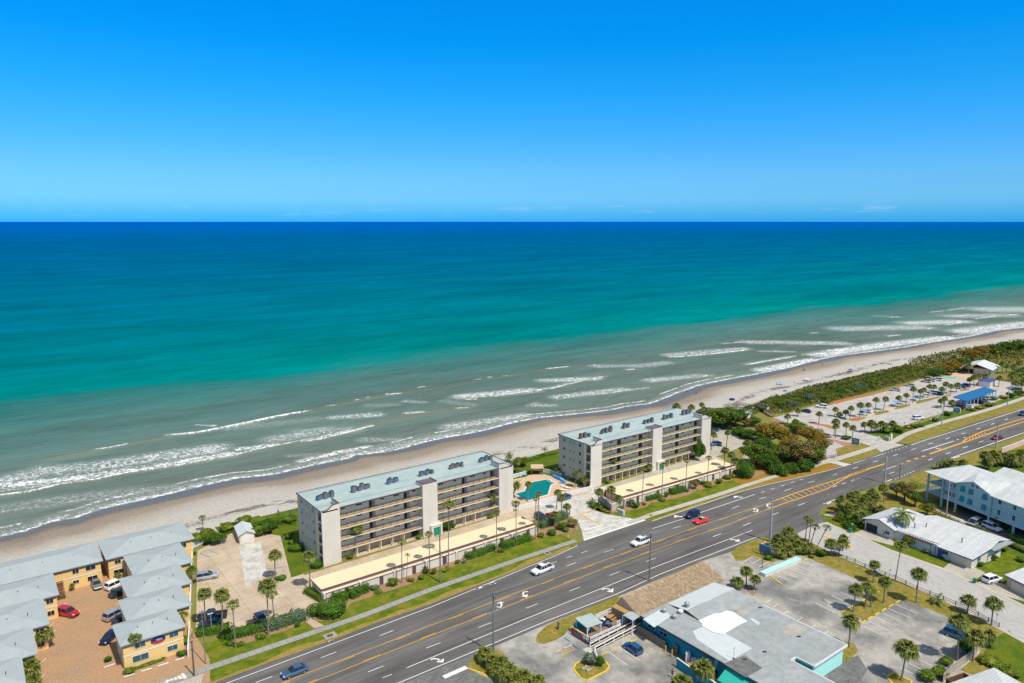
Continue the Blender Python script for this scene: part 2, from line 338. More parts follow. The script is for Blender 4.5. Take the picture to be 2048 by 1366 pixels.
def segdist(pts):
    best=np.full(UU.shape,1e9); side=np.zeros_like(UU); 
    umin=min(p[0] for p in pts)-60; umax=max(p[0] for p in pts)+60
    i0=np.searchsorted(us,umin); i1=np.searchsorted(us,umax)
    U=UU[i0:i1]; W=VV[i0:i1]; b=np.full(U.shape,1e9); sd=np.zeros_like(U); tt=np.zeros_like(U)
    n=len(pts)-1
    for k in range(n):
        ax,ay=pts[k]; bx,by=pts[k+1]; dx,dy=bx-ax,by-ay; l2=dx*dx+dy*dy+1e-9
        t=np.clip(((U-ax)*dx+(W-ay)*dy)/l2,0,1); px=ax+t*dx; py=ay+t*dy
        d=np.hypot(U-px,W-py); s=(W-py)
        mk=d<b; b=np.where(mk,d,b); sd=np.where(mk,s,sd); tt=np.where(mk,(k+t)/n,tt)
    return i0,i1,b,sd,tt
def crest(v,pts,w=1.3,inten=1.,trail=5.,h=.55,tf=.5,br=.6):
    P=sorted(gs(v,pts,SEA)); i0,i1,d,s,t=segdist(P)
    end=np.clip(np.minimum(t,1-t)*12,0.25,1)
    f=np.where(s<0,np.clip(1.25-d/(w*.6*end),0,1),np.clip(1.25-d/(w*end),0,1))*inten
    tr=np.where(s>0,tf*np.clip(1-d/trail,0,1),0)*np.clip(np.minimum(t,1-t)*30,0,1)
    foam[i0:i1]=np.maximum(foam[i0:i1],np.maximum(f,tr))
    hgt[i0:i1]=np.maximum(hgt[i0:i1],h*np.exp(-(d/1.7)**2))
    brown[i0:i1]=np.maximum(brown[i0:i1],br*np.exp(-(d/3.0)**2))
def patch(v,pts,w,dens):
    P=sorted(gs(v,pts,SEA)); i0,i1,d,s,t=segdist(P)
    foam[i0:i1]=np.maximum(foam[i0:i1],dens*np.clip(1.4*(1-d/w),0,1))
def swell(v,pts,h=.35):
    P=sorted(gs(v,pts,SEA)); i0,i1,d,s,t=segdist(P)
    hgt[i0:i1]=np.maximum(hgt[i0:i1],h*np.exp(-(d/2.2)**2)); brown[i0:i1]=np.maximum(brown[i0:i1],.8*np.exp(-(d/3.2)**2))
crest('Y4',[(-60,640),(0,625),(180,600),(350,560),(560,530),(700,500),(850,470),(1000,455),(1200,415),(1430,375),(1500,355),(1700,315),(1900,275),(2048,240)],1.5,1,6,.6,.5)
crest('Y5',[(0,548),(150,520),(280,485),(390,455),(440,445)],1.6,1,6,.5)
crest('Y4',[(-60,606),(0,595),(200,573),(400,548)],.9,.9,4,.3)
crest('Y4',[(970,272),(1150,255),(1350,215),(1550,175),(1700,145),(1820,128)],2.6,1.1,5,.8)
crest('Y4',[(545,355),(650,342),(750,320)],1.6,1,2,.6,.2)
swell('Y4',[(300,405),(545,358),(750,318),(970,278)]); swell('Y4',[(1815,130),(2048,75)]); swell('Y5',[(0,372),(150,335),(420,280),(600,252),(860,215),(1020,180),(1220,152),(1440,112),(1750,90)])
swell('Y5',[(400,440),(600,395),(735,368),(1000,342)],.2)
for p in ([(0,375),(58,362)],[(145,332),(222,322)],[(320,297),(350,291)],[(385,281),(415,278)],[(1015,176),(1065,171)],[(1100,162),(1130,158)],[(1190,153),(1222,150)],[(900,345),(990,340)],[(690,222),(740,216)],[(1680,93),(1742,89)],[(1900,118),(1970,116)],[(1350,315),(1395,312)],[(205,600),(240,596)]):
    crest('Y5',p,1.1,.95,2,.3,.3)
crest('Y5',[(495,266),(600,257)],1.8,1,6,.5,.7); crest('Y5',[(602,376),(735,368)],2.0,1,7,.5,.8); crest('Y5',[(965,292),(1040,290)],1.6,1,4,.4,.7)
crest('Y5',[(1130,277),(1280,252),(1480,228),(1700,172),(1800,155)],1.2,1,8,.4,.8); crest('Y5',[(1440,112),(1580,98)],1.9,1,3,.5,.4)
crest('Y5',[(1620,268),(1770,260),(1900,240),(2048,225)],1.3,1,6,.4,.7)
crest('Y3',[(225,400),(330,392),(470,380),(650,358)],2.6,1,12,.5,.9)
for p,w_ in (([(500,329),(600,322)],2.2),([(950,276),(992,272)],2),([(1540,256),(1582,247)],2),([(1350,290),(1420,283)],2),([(620,438),(750,415),(880,392)],2),([(910,387),(1020,378)],1.6),([(1040,363),(1108,357)],1.6),([(1560,168),(1640,159)],2),([(1655,156),(1745,147)],2.6),([(1650,233),(1730,217)],3),([(1690,189),(1765,179)],3),([(1800,201),(1920,184)],3),([(1960,181),(2022,177)],3),([(1365,193),(1400,190)],2),([(1890,240),(2000,229)],3),([(400,498),(455,492)],1.6),([(0,463),(60,460)],1.6)):
    crest('Y3',p,w_,1,8,.5,.6)
for v_,p,w_,d_ in (('Y4',[(-80,570),(0,540),(250,475),(500,455),(900,395),(1250,345)],11,.62),('Y4',[(0,560),(400,520),(900,450),(1350,375)],6,.8),('Y4',[(-60,720),(0,700),(400,640),(900,590),(1200,560)],9,.42),('Y4',[(1600,290),(1900,235)],9,.5),('Y4',[(1400,345),(1600,320)],4,.8),('Y4',[(1150,205),(1250,210)],2,.7),('Y4',[(1350,225),(1850,170)],8,.35),('Y4',[(1700,385),(1850,380)],4,.35),
 ('Y5',[(200,395),(450,378)],6,.6),('Y5',[(0,480),(300,468)],8,.45),('Y5',[(370,525),(560,525)],5,.45),('Y5',[(950,272),(1350,235)],9,.75),('Y5',[(1430,178),(1720,168)],8,.7),('Y5',[(620,300),(720,305)],4,.5),('Y5',[(850,300),(1000,320)],6,.35),('Y5',[(1500,275),(1900,230)],7,.62),('Y5',[(1350,325),(1480,325)],4,.55),('Y5',[(880,450),(1300,385)],8,.6),('Y5',[(0,650),(400,565)],3,.7),('Y5',[(1750,95),(2048,90)],8,.5),('Y5',[(400,325),(560,320)],5,.35),
 ('Y3',[(230,385),(600,352)],10,.6),('Y3',[(640,318),(1110,325)],14,.62),('Y3',[(1120,250),(1500,242)],22,.6),('Y3',[(1480,222),(1720,212)],20,.7),('Y3',[(1700,186),(1950,180)],22,.55),('Y3',[(1880,152),(2100,152)],40,.6),('Y3',[(50,442),(210,425)],9,.5),('Y3',[(130,515),(400,490)],8,.6),('Y3',[(700,462),(960,412)],9,.8),('Y3',[(1000,385),(1300,335),(1650,295)],13,.8),('Y3',[(1750,265),(2100,222)],22,.75),('Y3',[(1300,185),(1400,190)],9,.4),('Y3',[(700,365),(860,368)],5,.6)):
    patch(v_,p,w_,d_)
# swash foam along the waterline
rs=np.random.RandomState(3)
wob=np.interp(us,np.arange(-400,3000,9.),rs.rand(len(np.arange(-400,3000,9.))))
wob2=np.interp(us,np.arange(-400,3000,38.),rs.rand(len(np.arange(-400,3000,38.))))
D=DD
fr=np.exp(-((D-.8-wob[:,None]*1.2)/.9)**2)
lace=(.35+.45*wob2[:,None])*np.clip(1-(D-1)/(5+9*wob2[:,None]),0,1)*(D>0.5)
inn=np.exp(-((D-5-5*wob2[:,None])/.7)**2)*.9*(wob[:,None]>.3)
near=(np.abs(UU)<1500)
foam=np.maximum(foam,np.where(near,np.maximum(fr,np.maximum(lace,inn)),0))
foam=np.where(D<-.1,0,foam)
ZZ=SEA+np.where(D>0.3,hgt,0)+np.where((D>4)&(D<130),.10*np.sin(D*.42+UU*.03+3*wob2[:,None]),0)
nu,nv=UU.shape
me=bpy.data.meshes.new('sea'); me.vertices.add(nu*nv); me.vertices.foreach_set('co',np.stack([UU,VV,ZZ],-1).ravel())
ii=np.arange(nu*nv).reshape(nu,nv); q=np.stack([ii[:-1,:-1],ii[1:,:-1],ii[1:,1:],ii[:-1,1:]],-1).reshape(-1,4)
def quads(me,q):
    me.loops.add(q.size); me.loops.foreach_set('vertex_index',q.ravel().astype(np.int32)); me.polygons.add(len(q)); me.polygons.foreach_set('loop_start',np.arange(0,q.size,4,dtype=np.int32))
    try: me.polygons.foreach_set('loop_total',np.full(len(q),4,dtype=np.int32))
    except Exception: pass
    me.polygons.foreach_set('use_smooth',[True]*len(q)); me.update(calc_edges=True); me.validate()
quads(me,q)
for nm,ar in (('foam',foam),('brown',brown),('off',D)):
    at=me.attributes.new(nm,'FLOAT','POINT'); at.data.foreach_set('value',ar.ravel().astype(np.float32))
def nodes_of(name):
    m=bpy.data.materials.new(name); m.use_nodes=True; return m,m.node_tree.nodes,m.node_tree.links,m.node_tree.nodes['Principled BSDF']
def ND(n,l,kind,ins=None,**k):
    q=n.new(kind)
    for a,b in k.items(): setattr(q,a,b)
    for a,b in (ins or {}).items():
        if hasattr(b,'links') or isinstance(b,bpy.types.NodeSocket): l.new(b,q.inputs[a])
        else: q.inputs[a].default_value=b
    return q
m,n,l,b=nodes_of('sea_water')
A=lambda nm: ND(n,l,'ShaderNodeAttribute',attribute_name=nm).outputs['Fac']
off=A('off'); fo=A('foam'); bn=A('brown')
pos=ND(n,l,'ShaderNodeNewGeometry').outputs['Position']
sp=ND(n,l,'ShaderNodeVectorMath',{0:pos,1:(.35,1,1)},operation='MULTIPLY').outputs[0]
big=ND(n,l,'ShaderNodeTexNoise',{'Vector':sp,'Scale':.012,'Detail':5.,'Roughness':.6}).outputs['Fac']
# offshore distance perturbed by noise, then log scale ramp
k1=ND(n,l,'ShaderNodeMath',{0:big,1:.5},operation='SUBTRACT').outputs[0]
k2=ND(n,l,'ShaderNodeMath',{0:k1,1:.9},operation='MULTIPLY').outputs[0]
lg=ND(n,l,'ShaderNodeMath',{0:ND(n,l,'ShaderNodeMath',{0:off,1:5.},operation='MAXIMUM').outputs[0],1:math.e},operation='LOGARITHM').outputs[0]
lg2=ND(n,l,'ShaderNodeMath',{0:lg,1:k2},operation='ADD').outputs[0]
rr=ND(n,l,'ShaderNodeMapRange',{0:lg2,1:math.log(5),2:math.log(60000)}).outputs[0]
cr=ND(n,l,'ShaderNodeValToRGB',{0:rr})
def pos_of(d): return (math.log(d)-math.log(5))/(math.log(60000)-math.log(5))
WATER=[(5,(.135,.17,.15)),(60,(.105,.165,.15)),(110,(.068,.162,.152)),(150,(.03,.165,.16)),(172,(.0,.185,.182)),(230,(.0,.165,.182)),(450,(.0,.137,.2)),(1200,(.0,.105,.215)),(3000,(.0,.092,.24)),(9000,(.0,.095,.34)),(30000,(.0,.085,.42))]
cre=cr.color_ramp.elements; cre[0].position=0; cre[0].color=(*WATER[0][1],1); cre[1].position=1; cre[1].color=(*WATER[-1][1],1)
for d_,c_ in WATER[1:-1]:
    e=cre.new(pos_of(d_)); e.color=(*c_,1)
cb=ND(n,l,'ShaderNodeMix',{0:ND(n,l,'ShaderNodeMath',{0:bn,1:.38},operation='MULTIPLY').outputs[0],6:cr.outputs[0],7:(.21,.19,.11,1)},data_type='RGBA').outputs[2]
mo=ND(n,l,'ShaderNodeTexNoise',{'Vector':ND(n,l,'ShaderNodeVectorMath',{0:pos,1:(.25,1,1)},operation='MULTIPLY').outputs[0],'Scale':.012,'Detail':13.,'Roughness':.85}).outputs['Fac']
mv=ND(n,l,'ShaderNodeMapRange',{0:mo,1:.32,2:.68,3:.62,4:1.42}).outputs[0]
cb=ND(n,l,'ShaderNodeVectorMath',{0:cb,'Scale':mv},operation='SCALE').outputs[0]
# lacy foam
wn=ND(n,l,'ShaderNodeTexNoise',{'Vector':pos,'Scale':.22,'Detail':3.}).outputs['Color']
ws=ND(n,l,'ShaderNodeVectorMath',{0:wn,'Scale':5.0},operation='SCALE').outputs[0]
wp=ND(n,l,'ShaderNodeVectorMath',{0:pos,1:ws},operation='ADD').outputs[0]
n1=ND(n,l,'ShaderNodeTexNoise',{'Vector':wp,'Scale':.42,'Detail':3.,'Roughness':.55}).outputs['Fac']
r1=ND(n,l,'ShaderNodeMath',{0:ND(n,l,'ShaderNodeMath',{0:n1,1:.5},operation='SUBTRACT').outputs[0]},operation='ABSOLUTE').outputs[0]
r2=ND(n,l,'ShaderNodeMath',{0:r1,1:7.},operation='MULTIPLY').outputs[0]
n3=ND(n,l,'ShaderNodeTexNoise',{'Vector':pos,'Scale':1.6,'Detail':2.}).outputs['Fac']
r3=ND(n,l,'ShaderNodeMath',{0:n3,1:.5,2:r2},operation='MULTIPLY_ADD').outputs[0]
va=ND(n,l,'ShaderNodeMath',{0:fo,1:r3},operation='SUBTRACT').outputs[0]
vb=ND(n,l,'ShaderNodeMath',{0:va,1:.08},operation='ADD').outputs[0]
fm=ND(n,l,'ShaderNodeMapRange',{0:vb,1:0.,2:.5}).outputs[0]
fd=ND(n,l,'ShaderNodeMapRange',{0:fo,1:0.03,2:.15}).outputs[0]
fm2=ND(n,l,'ShaderNodeMath',{0:fm,1:fd},operation='MULTIPLY').outputs[0]
wash=ND(n,l,'ShaderNodeMath',{0:ND(n,l,'ShaderNodeMapRange',{0:fo,1:.1,2:.9,3:0.,4:.24}).outputs[0],1:ND(n,l,'ShaderNodeMapRange',{0:n3,1:.3,2:.7,3:.5,4:1.2}).outputs[0]},operation='MULTIPLY').outputs[0]
fm2=ND(n,l,'ShaderNodeMath',{0:fm2,1:wash},operation='MAXIMUM').outputs[0]
cc=ND(n,l,'ShaderNodeMix',{0:fm2,6:cb,7:(.8,.82,.82,1)},data_type='RGBA').outputs[2]
l.new(cc,b.inputs['Base Color'])
l.new(ND(n,l,'ShaderNodeMapRange',{0:fm2,3:.32,4:.9}).outputs[0],b.inputs['Roughness'])
b.inputs['Specular IOR Level'].default_value=0.; b.inputs['IOR'].default_value=1.33
wv=ND(n,l,'ShaderNodeTexNoise',{'Vector':sp,'Scale':.3,'Detail':5.,'Roughness':.7}).outputs['Fac']
wv2=ND(n,l,'ShaderNodeTexNoise',{'Vector':sp,'Scale':.06,'Detail':4.}).outputs['Fac']
ad=ND(n,l,'ShaderNodeMath',{0:wv,1:wv2},operation='ADD').outputs[0]
bu=ND(n,l,'ShaderNodeBump',{'Height':ad,'Strength':.85,'Distance':1.3}).outputs[0]
l.new(bu,b.inputs['Normal'])
M['sea']=m; me.materials.append(m)
sea=struct(link('sea_water',me))
# beach and the ground under everything
bd=np.array([-4000,-1500,-600,-300,-180,-120,-80,-60,-50,-44]+list(np.arange(-41,9,1.0))+[14,25,60])
bu_=np.array([-3000,-800,-300,-160]+stepped(-110,[(140,2),(300,3),(800,6),(1600,40)])+[3000,8000,3e4])
BU,BD=np.meshgrid(bu_,bd,indexing='ij'); BV=shore(BU)+BD
zt=[(-4000,0),(-41,0),(-38,-.15),(-20,-.75),(-8,-1.55),(-1,-2.12),(4,-2.5),(60,-9)]
BZ=np.interp(BD,[a for a,_ in zt],[c for _,c in zt])
me=bpy.data.meshes.new('beach'); nu,nv=BU.shape; me.vertices.add(nu*nv); me.vertices.foreach_set('co',np.stack([BU,BV,BZ],-1).ravel())
ii=np.arange(nu*nv).reshape(nu,nv); quads(me,np.stack([ii[:-1,:-1],ii[1:,:-1],ii[1:,1:],ii[:-1,1:]],-1).reshape(-1,4))
at=me.attributes.new('off','FLOAT','POINT'); at.data.foreach_set('value',BD.ravel().astype(np.float32))
m,n,l,b=nodes_of('sand_and_soil')
off=ND(n,l,'ShaderNodeAttribute',attribute_name='off').outputs['Fac']
pos=ND(n,l,'ShaderNodeNewGeometry').outputs['Position']
sp=ND(n,l,'ShaderNodeVectorMath',{0:pos,1:(.3,1,1)},operation='MULTIPLY').outputs[0]
nb=ND(n,l,'ShaderNodeTexNoise',{'Vector':sp,'Scale':.09,'Detail':5.}).outputs['Fac']
o2=ND(n,l,'ShaderNodeMath',{0:ND(n,l,'ShaderNodeMath',{0:nb,1:.5},operation='SUBTRACT').outputs[0],1:14.,2:off},operation='MULTIPLY_ADD').outputs[0]
rr=ND(n,l,'ShaderNodeMapRange',{0:o2,1:-40.,2:4.}).outputs[0]
cr=ND(n,l,'ShaderNodeValToRGB',{0:rr}); e=cr.color_ramp.elements
e[0].position=0; e[0].color=(.51,.49,.44,1); e[1].position=1; e[1].color=(.13,.13,.115,1)
for d_,c_ in ((-22,(.47,.44,.385)),(-17,(.42,.37,.3)),(-13,(.31,.26,.2)),(-8,(.27,.225,.17)),(-5.5,(.16,.145,.125)),(-1,(.14,.14,.125))):
    x=e.new((d_+40)/44); x.color=(*c_,1)
fn=ND(n,l,'ShaderNodeTexNoise',{'Vector':pos,'Scale':1.2,'Detail':6.,'Roughness':.7}).outputs['Fac']
c1=ND(n,l,'ShaderNodeMix',{0:ND(n,l,'ShaderNodeMapRange',{0:fn,1:.3,2:.7,3:.72,4:1.1}).outputs[0],6:(0,0,0,1),7:cr.outputs[0]},data_type='RGBA').outputs[2]
# seaweed wrack in broken lines near the dune
wa=ND(n,l,'ShaderNodeTexNoise',{'Vector':sp,'Scale':.16,'Detail':6.,'Roughness':.75,'Distortion':1.5}).outputs['Fac']
band=ND(n,l,'ShaderNodeMapRange',{0:ND(n,l,'ShaderNodeMath',{0:ND(n,l,'ShaderNodeMath',{0:off,1:32.},operation='ADD').outputs[0]},operation='ABSOLUTE').outputs[0],1:0.,2:7.,3:.075,4:-.05}).outputs[0]
ra=ND(n,l,'ShaderNodeMath',{0:ND(n,l,'ShaderNodeMath',{0:wa,1:.5},operation='SUBTRACT').outputs[0]},operation='ABSOLUTE').outputs[0]
rn=ND(n,l,'ShaderNodeMath',{0:ND(n,l,'ShaderNodeTexNoise',{'Vector':pos,'Scale':.1,'Detail':2.}).outputs['Fac'],1:.12,2:-.075},operation='MULTIPLY_ADD').outputs[0]
wk=ND(n,l,'ShaderNodeMath',{0:ND(n,l,'ShaderNodeMath',{0:band,1:rn},operation='ADD').outputs[0],1:ra},operation='SUBTRACT').outputs[0]
wm=ND(n,l,'ShaderNodeMapRange',{0:wk,1:0.,2:.02,3:0.,4:.8}).outputs[0]
c2=ND(n,l,'ShaderNodeMix',{0:wm,6:c1,7:(.09,.055,.05,1)},data_type='RGBA').outputs[2]
# landward: soil and thin grass
soil=ND(n,l,'ShaderNodeMix',{0:ND(n,l,'ShaderNodeMapRange',{0:fn,1:.35,2:.65}).outputs[0],6:(.13,.17,.02,1),7:(.25,.2,.07,1)},data_type='RGBA').outputs[2]
lm=ND(n,l,'ShaderNodeMapRange',{0:o2,1:-45.,2:-42.,3:1.,4:0.}).outputs[0]
c3=ND(n,l,'ShaderNodeMix',{0:lm,6:c2,7:soil},data_type='RGBA').outputs[2]
l.new(c3,b.inputs['Base Color'])
rg=ND(n,l,'ShaderNodeMapRange',{0:o2,1:-7.,2:-3.,3:.9,4:.4}).outputs[0]; l.new(rg,b.inputs['Roughness'])
b.inputs['Specular IOR Level'].default_value=.25
bu=ND(n,l,'ShaderNodeBump',{'Height':fn,'Strength':ND(n,l,'ShaderNodeMapRange',{0:o2,1:-14.,2:-5.,3:.5,4:.02}).outputs[0],'Distance':.15}).outputs[0]; l.new(bu,b.inputs['Normal'])
M['ground']=m; me.materials.append(m)
struct(link('ground',me))
# ---------------------------------------------------------------- lawns, lots, roads
def cat_(*a):
    o=[]
    for x in a: o+=x
    return o
# verge and lawns on the sea side of the highway
sheet('lawn_verge',[(-33,-31.5)]+[(-33,-16)]+[(-6.7,-18)]+[(-6,-15),(56,-14),(57,-31.5)],'lawn',.012)
sheet('lawn_verge',[(70,-31.5),(68,-24),(66,-16),(128,-14),(150,-22),(158,-32),(150,-31.8),(130,-31)],'lawn',.012)
sheet('leafy_verge',[(124,-31),(126,-20),(150,-14),(176,-14),(176,-38),(160,-36),(140,-31.5)],'leafy',.016)
sheet('lawn_strip',[(-11.3,-1.2),(-11.2,20),(-6,40),(-2,40),(0,15.5),(0,1),(-8.6,-.6)],'grass',.012)
sheet('lawn_seaside',[(-14,31),(-14,39),(56,38.5),(60,34),(60,15),(0,15.3),(-3,16),(-4,31)],'grass',.014)
sheet('lawn_seaside',[(57,16),(57,36),(90,35),(100,36),(140,36),(140,14),(88,13),(84,13)],'grass',.014)
# planting beds of mulch along the garages
sheet('planting_bed',gs('R1',[(60,690),(400,570),(560,520),(760,440),(790,400),(700,330),(300,420),(0,520),(0,700)]),'mulch',.02)
sheet('planting_bed',gs('R1',[(800,350),(880,420),(1000,420),(1100,380),(1200,290),(1240,240),(1400,185),(1600,120),(1750,75),(1900,20)])+gs('Z3',[(1000,1000),(1250,930),(1400,880),(1560,820),(1700,770),(1846,720)])+gs('Z4',[(330,1100),(430,1080),(560,1060),(660,1030),(640,990),(560,930)])+[(54,-13),(52,-15.3),(-5,-15.8),(-8,-16)],'mulch',.02)
sheet('planting_bed',gs('R4',[(700,380),(780,410),(960,420),(1080,440),(1110,390),(1250,370),(1370,340),(1420,290),(1560,280),(1640,250),(1880,200),(2048,110)])+gs('R2',[(90,210),(230,170),(270,130),(420,110),(480,75),(620,90),(700,60),(800,20)])+[(128,-10),(120,-15.7),(72,-15.5),(66,-16)],'mulch',.02)
# park side lawns and islands
sheet('park_verge',cat_(gs('R6',[(760,400),(940,360),(1100,310),(1260,370),(800,500)])),'drygrass',.022)
sheet('park_verge',gs('R6',[(740,570),(960,595),(1130,540),(1370,450),(1375,410),(1330,395),(1250,410),(1000,480),(830,520)]),'drygrass',.022)
sheet('park_verge',gs('R6',[(1560,320),(1700,340),(2048,250)])+gs('R3',[(1000,540),(1500,370),(2048,215),(2048,140),(1500,280),(1000,430),(700,520),(560,610),(550,635),(690,635)]),'drygrass',.024)
sheet('park_verge',gs('R3',[(640,480),(760,420),(900,370),(1050,320),(1120,270),(1300,230),(1700,140),(2048,60),(2048,110),(1300,330),(1000,410),(640,500)])+[],'grass',.018)
sheet('park_shrub_bed',gs('R6',[(1130,180),(1400,290),(1560,280),(1700,170),(1700,120),(1200,150)]),'grass',.026)
# concrete lots
LOT=gs('Z2',[(130,380),(345,265),(420,235),(550,235),(750,268),(830,580),(925,552),(950,640),(1060,775),(965,845),(985,890),(1080,940),(1000,960),(930,900),(640,960),(120,970)])
sheet('parking_lot',LOT,'conc',.03)
sheet('driveway_strip',gs('Z2',[(560,320),(600,310),(650,560),(490,640),(440,340)]),'concw',.034)
sheet('driveway',[(-9.5,-.6),(4,.15),(56,-.2),(56,2.2),(4.5,2.2),(4.5,.15)][:0]+[(-9.5,-1.2),(57,-.1),(84,-1.0),(84,-8),(56,-8),(52,-15),(-7,-15),(-7,-9)],'conc',.028)
sheet('driveway',[(8.5,.2),(26.9,.2),(26.9,2.4),(8.5,2.4)],'conc',.029)
sheet('driveway',[(35,.2),(47.5,.2),(47.5,2.4),(35,2.4)],'conc',.029)
sheet('entrance_drive',gs('R4',[(0,310),(640,170),(660,110),(860,80),(830,130),(800,260),(720,300),(650,380),(850,440),(1180,495),(1350,520),(560,778),(530,640),(470,520),(400,470),(0,480)]),'concw',.036)
sheet('rear_driveway',[(85,-1),(141,.4),(152,2),(160,-3),(165,8),(150,14),(141.5,14),(141.5,1.5),(140,-8),(86,-8)],'conc2',.028)
sheet('rear_lot',gs('Y1',[(120,640),(330,690),(500,790),(560,900),(480,1000),(560,1020),(820,1030),(850,930),(600,880),(470,880),(120,1010)]),'conc2',.031)
sheet('pool_deck',[(57.6,-.2),(84.2,-.5),(86,4),(85,10),(83,13),(82,19),(78.5,21),(76,20),(67,21),(60,19),(57,15.5)],'deck',.03)
sheet('brick_court',[(-64,-29.5),(-33.4,-29.5),(-31.5,-22),(-31.5,36),(-64,36)],'paver',.026)
sheet('street_patch',[(-64,-31.6),(-36,-31.6),(-33.5,-26),(-64,-26)],'conc2',.03)
# park lot, drawn round its islands
PARK=gs('Y1',[(830,545),(1000,500),(1150,450),(1320,405),(1480,400),(1760,330),(1992,280)])+gs('Y2',[(500,560),(650,515),(850,455),(1000,400),(1230,370),(1480,330),(1700,400),(1900,440),(2048,470),(2048,520),(1900,560),(1750,640),(1500,690),(1200,760),(1050,800),(820,880),(740,900),(400,960),(560,1000),(620,1040),(700,1050)])+gs('R6',[(1380,430),(1310,385),(1260,365),(1100,310),(980,330),(760,400),(790,500),(640,530),(620,470),(520,300),(540,200),(300,100)])+gs('Y1',[(1150,640),(960,590)])
sheet('park_lot',PARK,'parklot',.03)
sheet('park_apron',gs('R6',[(1380,440),(1300,380),(1560,320),(1700,340),(1560,380)]),'walk2',.05)
sheet('red_path',gs('R6',[(550,240),(640,250),(980,320),(960,350),(880,360),(700,280)]),'redpave',.042)
sheet('red_path',gs('Y1',[(820,560),(1100,630),(1100,640),(810,575)]),'redpave',.042)
for p,mm in (([(250,815),(300,800),(410,795),(420,805),(340,835),(260,835)],'redmulch'),([(480,760),(520,740),(640,725),(665,740),(560,770),(500,775)],'drygrass'),([(700,690),(760,675),(870,660),(885,672),(790,705),(715,712)],'drygrass'),([(900,650),(960,625),(1180,580),(1190,590),(1060,630),(930,665)],'drygrass'),([(1200,580),(1260,565),(1310,560),(1290,575),(1230,590)],'drygrass'),([(1380,525),(1420,505),(1490,500),(1480,515),(1420,525)],'drygrass')):
    sheet('park_island',gs('Y2',p),mm,.045)
for p in ([(415,790),(500,750),(520,765),(440,800)],[(640,725),(700,680),(740,690),(670,740)],[(870,660),(930,640),(950,655),(890,680)],[(1490,500),(1620,470),(1690,480),(1560,510)]):
    sheet('sand_strip',gs('Y2',p),'deck',.047)
sheet('park_island',gs('Y1',[(1230,600),(1290,605),(1460,625),(1540,650),(1530,680),(1400,640),(1260,612)]),'redmulch',.045)
sheet('sand_edge',gs('Y2',[(60,640),(250,600),(420,560),(650,510),(840,455),(850,462),(640,528),(420,580),(60,660)]),'redmulch',.044)
sheet('sand_edge',gs('Y1',[(1480,385),(1560,350),(1800,290),(1900,285),(1560,385)]),'redmulch',.044)
sheet('green_bay',gs('S6',[(440,625),(560,615),(710,645),(690,665),(560,650)]),'greenp',.05)
sheet('park_walk',gs('Y2',[(1250,350),(1480,325),(1560,370),(1700,390),(1790,480),(1600,520),(1480,520),(1620,470),(1480,400),(1300,365)]),'deck',.046)
# highway
UP=gs('R1',[(-500,1190),(0,995),(500,810),(1100,598),(1500,438),(2048,250)])+gs('R4',[(0,1035),(480,838),(560,778),(1350,522),(1440,520),(2048,318)])+gs('R2',[(500,222),(820,137),(1070,84),(1440,0)])+gs('R6',[(600,700),(800,635),(960,592),(1370,450),(1560,382),(1700,345),(2048,245)])+gs('R3',[(1500,370),(2048,215)])+[(345,-45.5),(400,-49),(600,-64)]
LO=gs('R5',[(-600,950),(180,640),(700,415),(1060,275),(1640,28)])+gs('Z5',[(1700,548)])+gs('R2',[(100,940),(440,828),(640,720),(740,690)])+gs('R2',[(860,740),(1100,655),(1200,600),(1350,540),(1400,500),(1310,470),(1360,390),(1500,310),(1720,230),(2048,118)])+gs('R6',[(1060,985),(1420,868),(1560,820),(1780,765),(1980,705)])+gs('R3',[(700,1010),(1000,880),(1190,822),(2048,518)])+[(270,-58),(350,-61),(420,-66),(600,-80)]
sheet('highway',UP+LO[::-1],'asphalt',.034)
def fringe(pts,w0):
    P=sorted(pts); q=[]; rnd=random.Random(4)
    n=int((P[-1][0]-P[0][0])/1.3); up=[]; lo=[]
    for k in range(n+1):
        u=P[0][0]+(P[-1][0]-P[0][0])*k/n; v=interp(P,u); lo.append((u,v-.1)); up.append((u,v+w0*(.35+.65*abs(math.sin(u*.11)+.4*math.sin(u*.43)))+rnd.uniform(0,.25)))
    sheet('golden_grass_fringe',lo+up[::-1],'fringe',.03)
fringe(gs('R1',[(-500,1190),(0,995),(500,810),(1100,598),(1500,438),(2048,250)])+gs('R4',[(60,1010),(400,872)]),1.5)
fringe(gs('R4',[(1440,520),(2048,318)])+gs('R2',[(500,222),(820,137)]),.8)
# sidewalks
SW=[(-36,-24.9),(-2.4,-25.3),(14.4,-24.4),(40,-24.4),(56.8,-24.8)]
mb=MB(); mb.strip([(-70,-25.0)]+SW,1.7,.085); struct(mb.build('sidewalk','walk'))
mb=MB(); mb.strip(sorted([(77,-25.0)]+gs('R4',[(1300,495),(1420,450),(1700,365)])+gs('R2',[(100,312),(300,250),(600,150),(800,88),(1000,28)])),1.9,.085)
mb.strip(gs('R6',[(-60,760),(100,730),(380,650),(560,590),(760,540),(1000,465),(1250,385),(1400,345)]),2.6,.087)
struct(mb.build('sidewalk','walk2'))
mb=MB(); mb.strip(gs('R6',[(1400,345),(1560,295),(1640,240),(1760,180)])+gs('R3',[(900,440),(1100,378),(1500,270),(1800,180),(2048,95)])+[(345,-36),(420,-41),(520,-50)],2.4,.089); struct(mb.build('sidewalk','walk2'))
sheet('bus_stop_pad',gs('R6',[(560,600),(650,530),(790,520),(760,560),(960,605),(880,640),(700,590)]),'concw',.056)
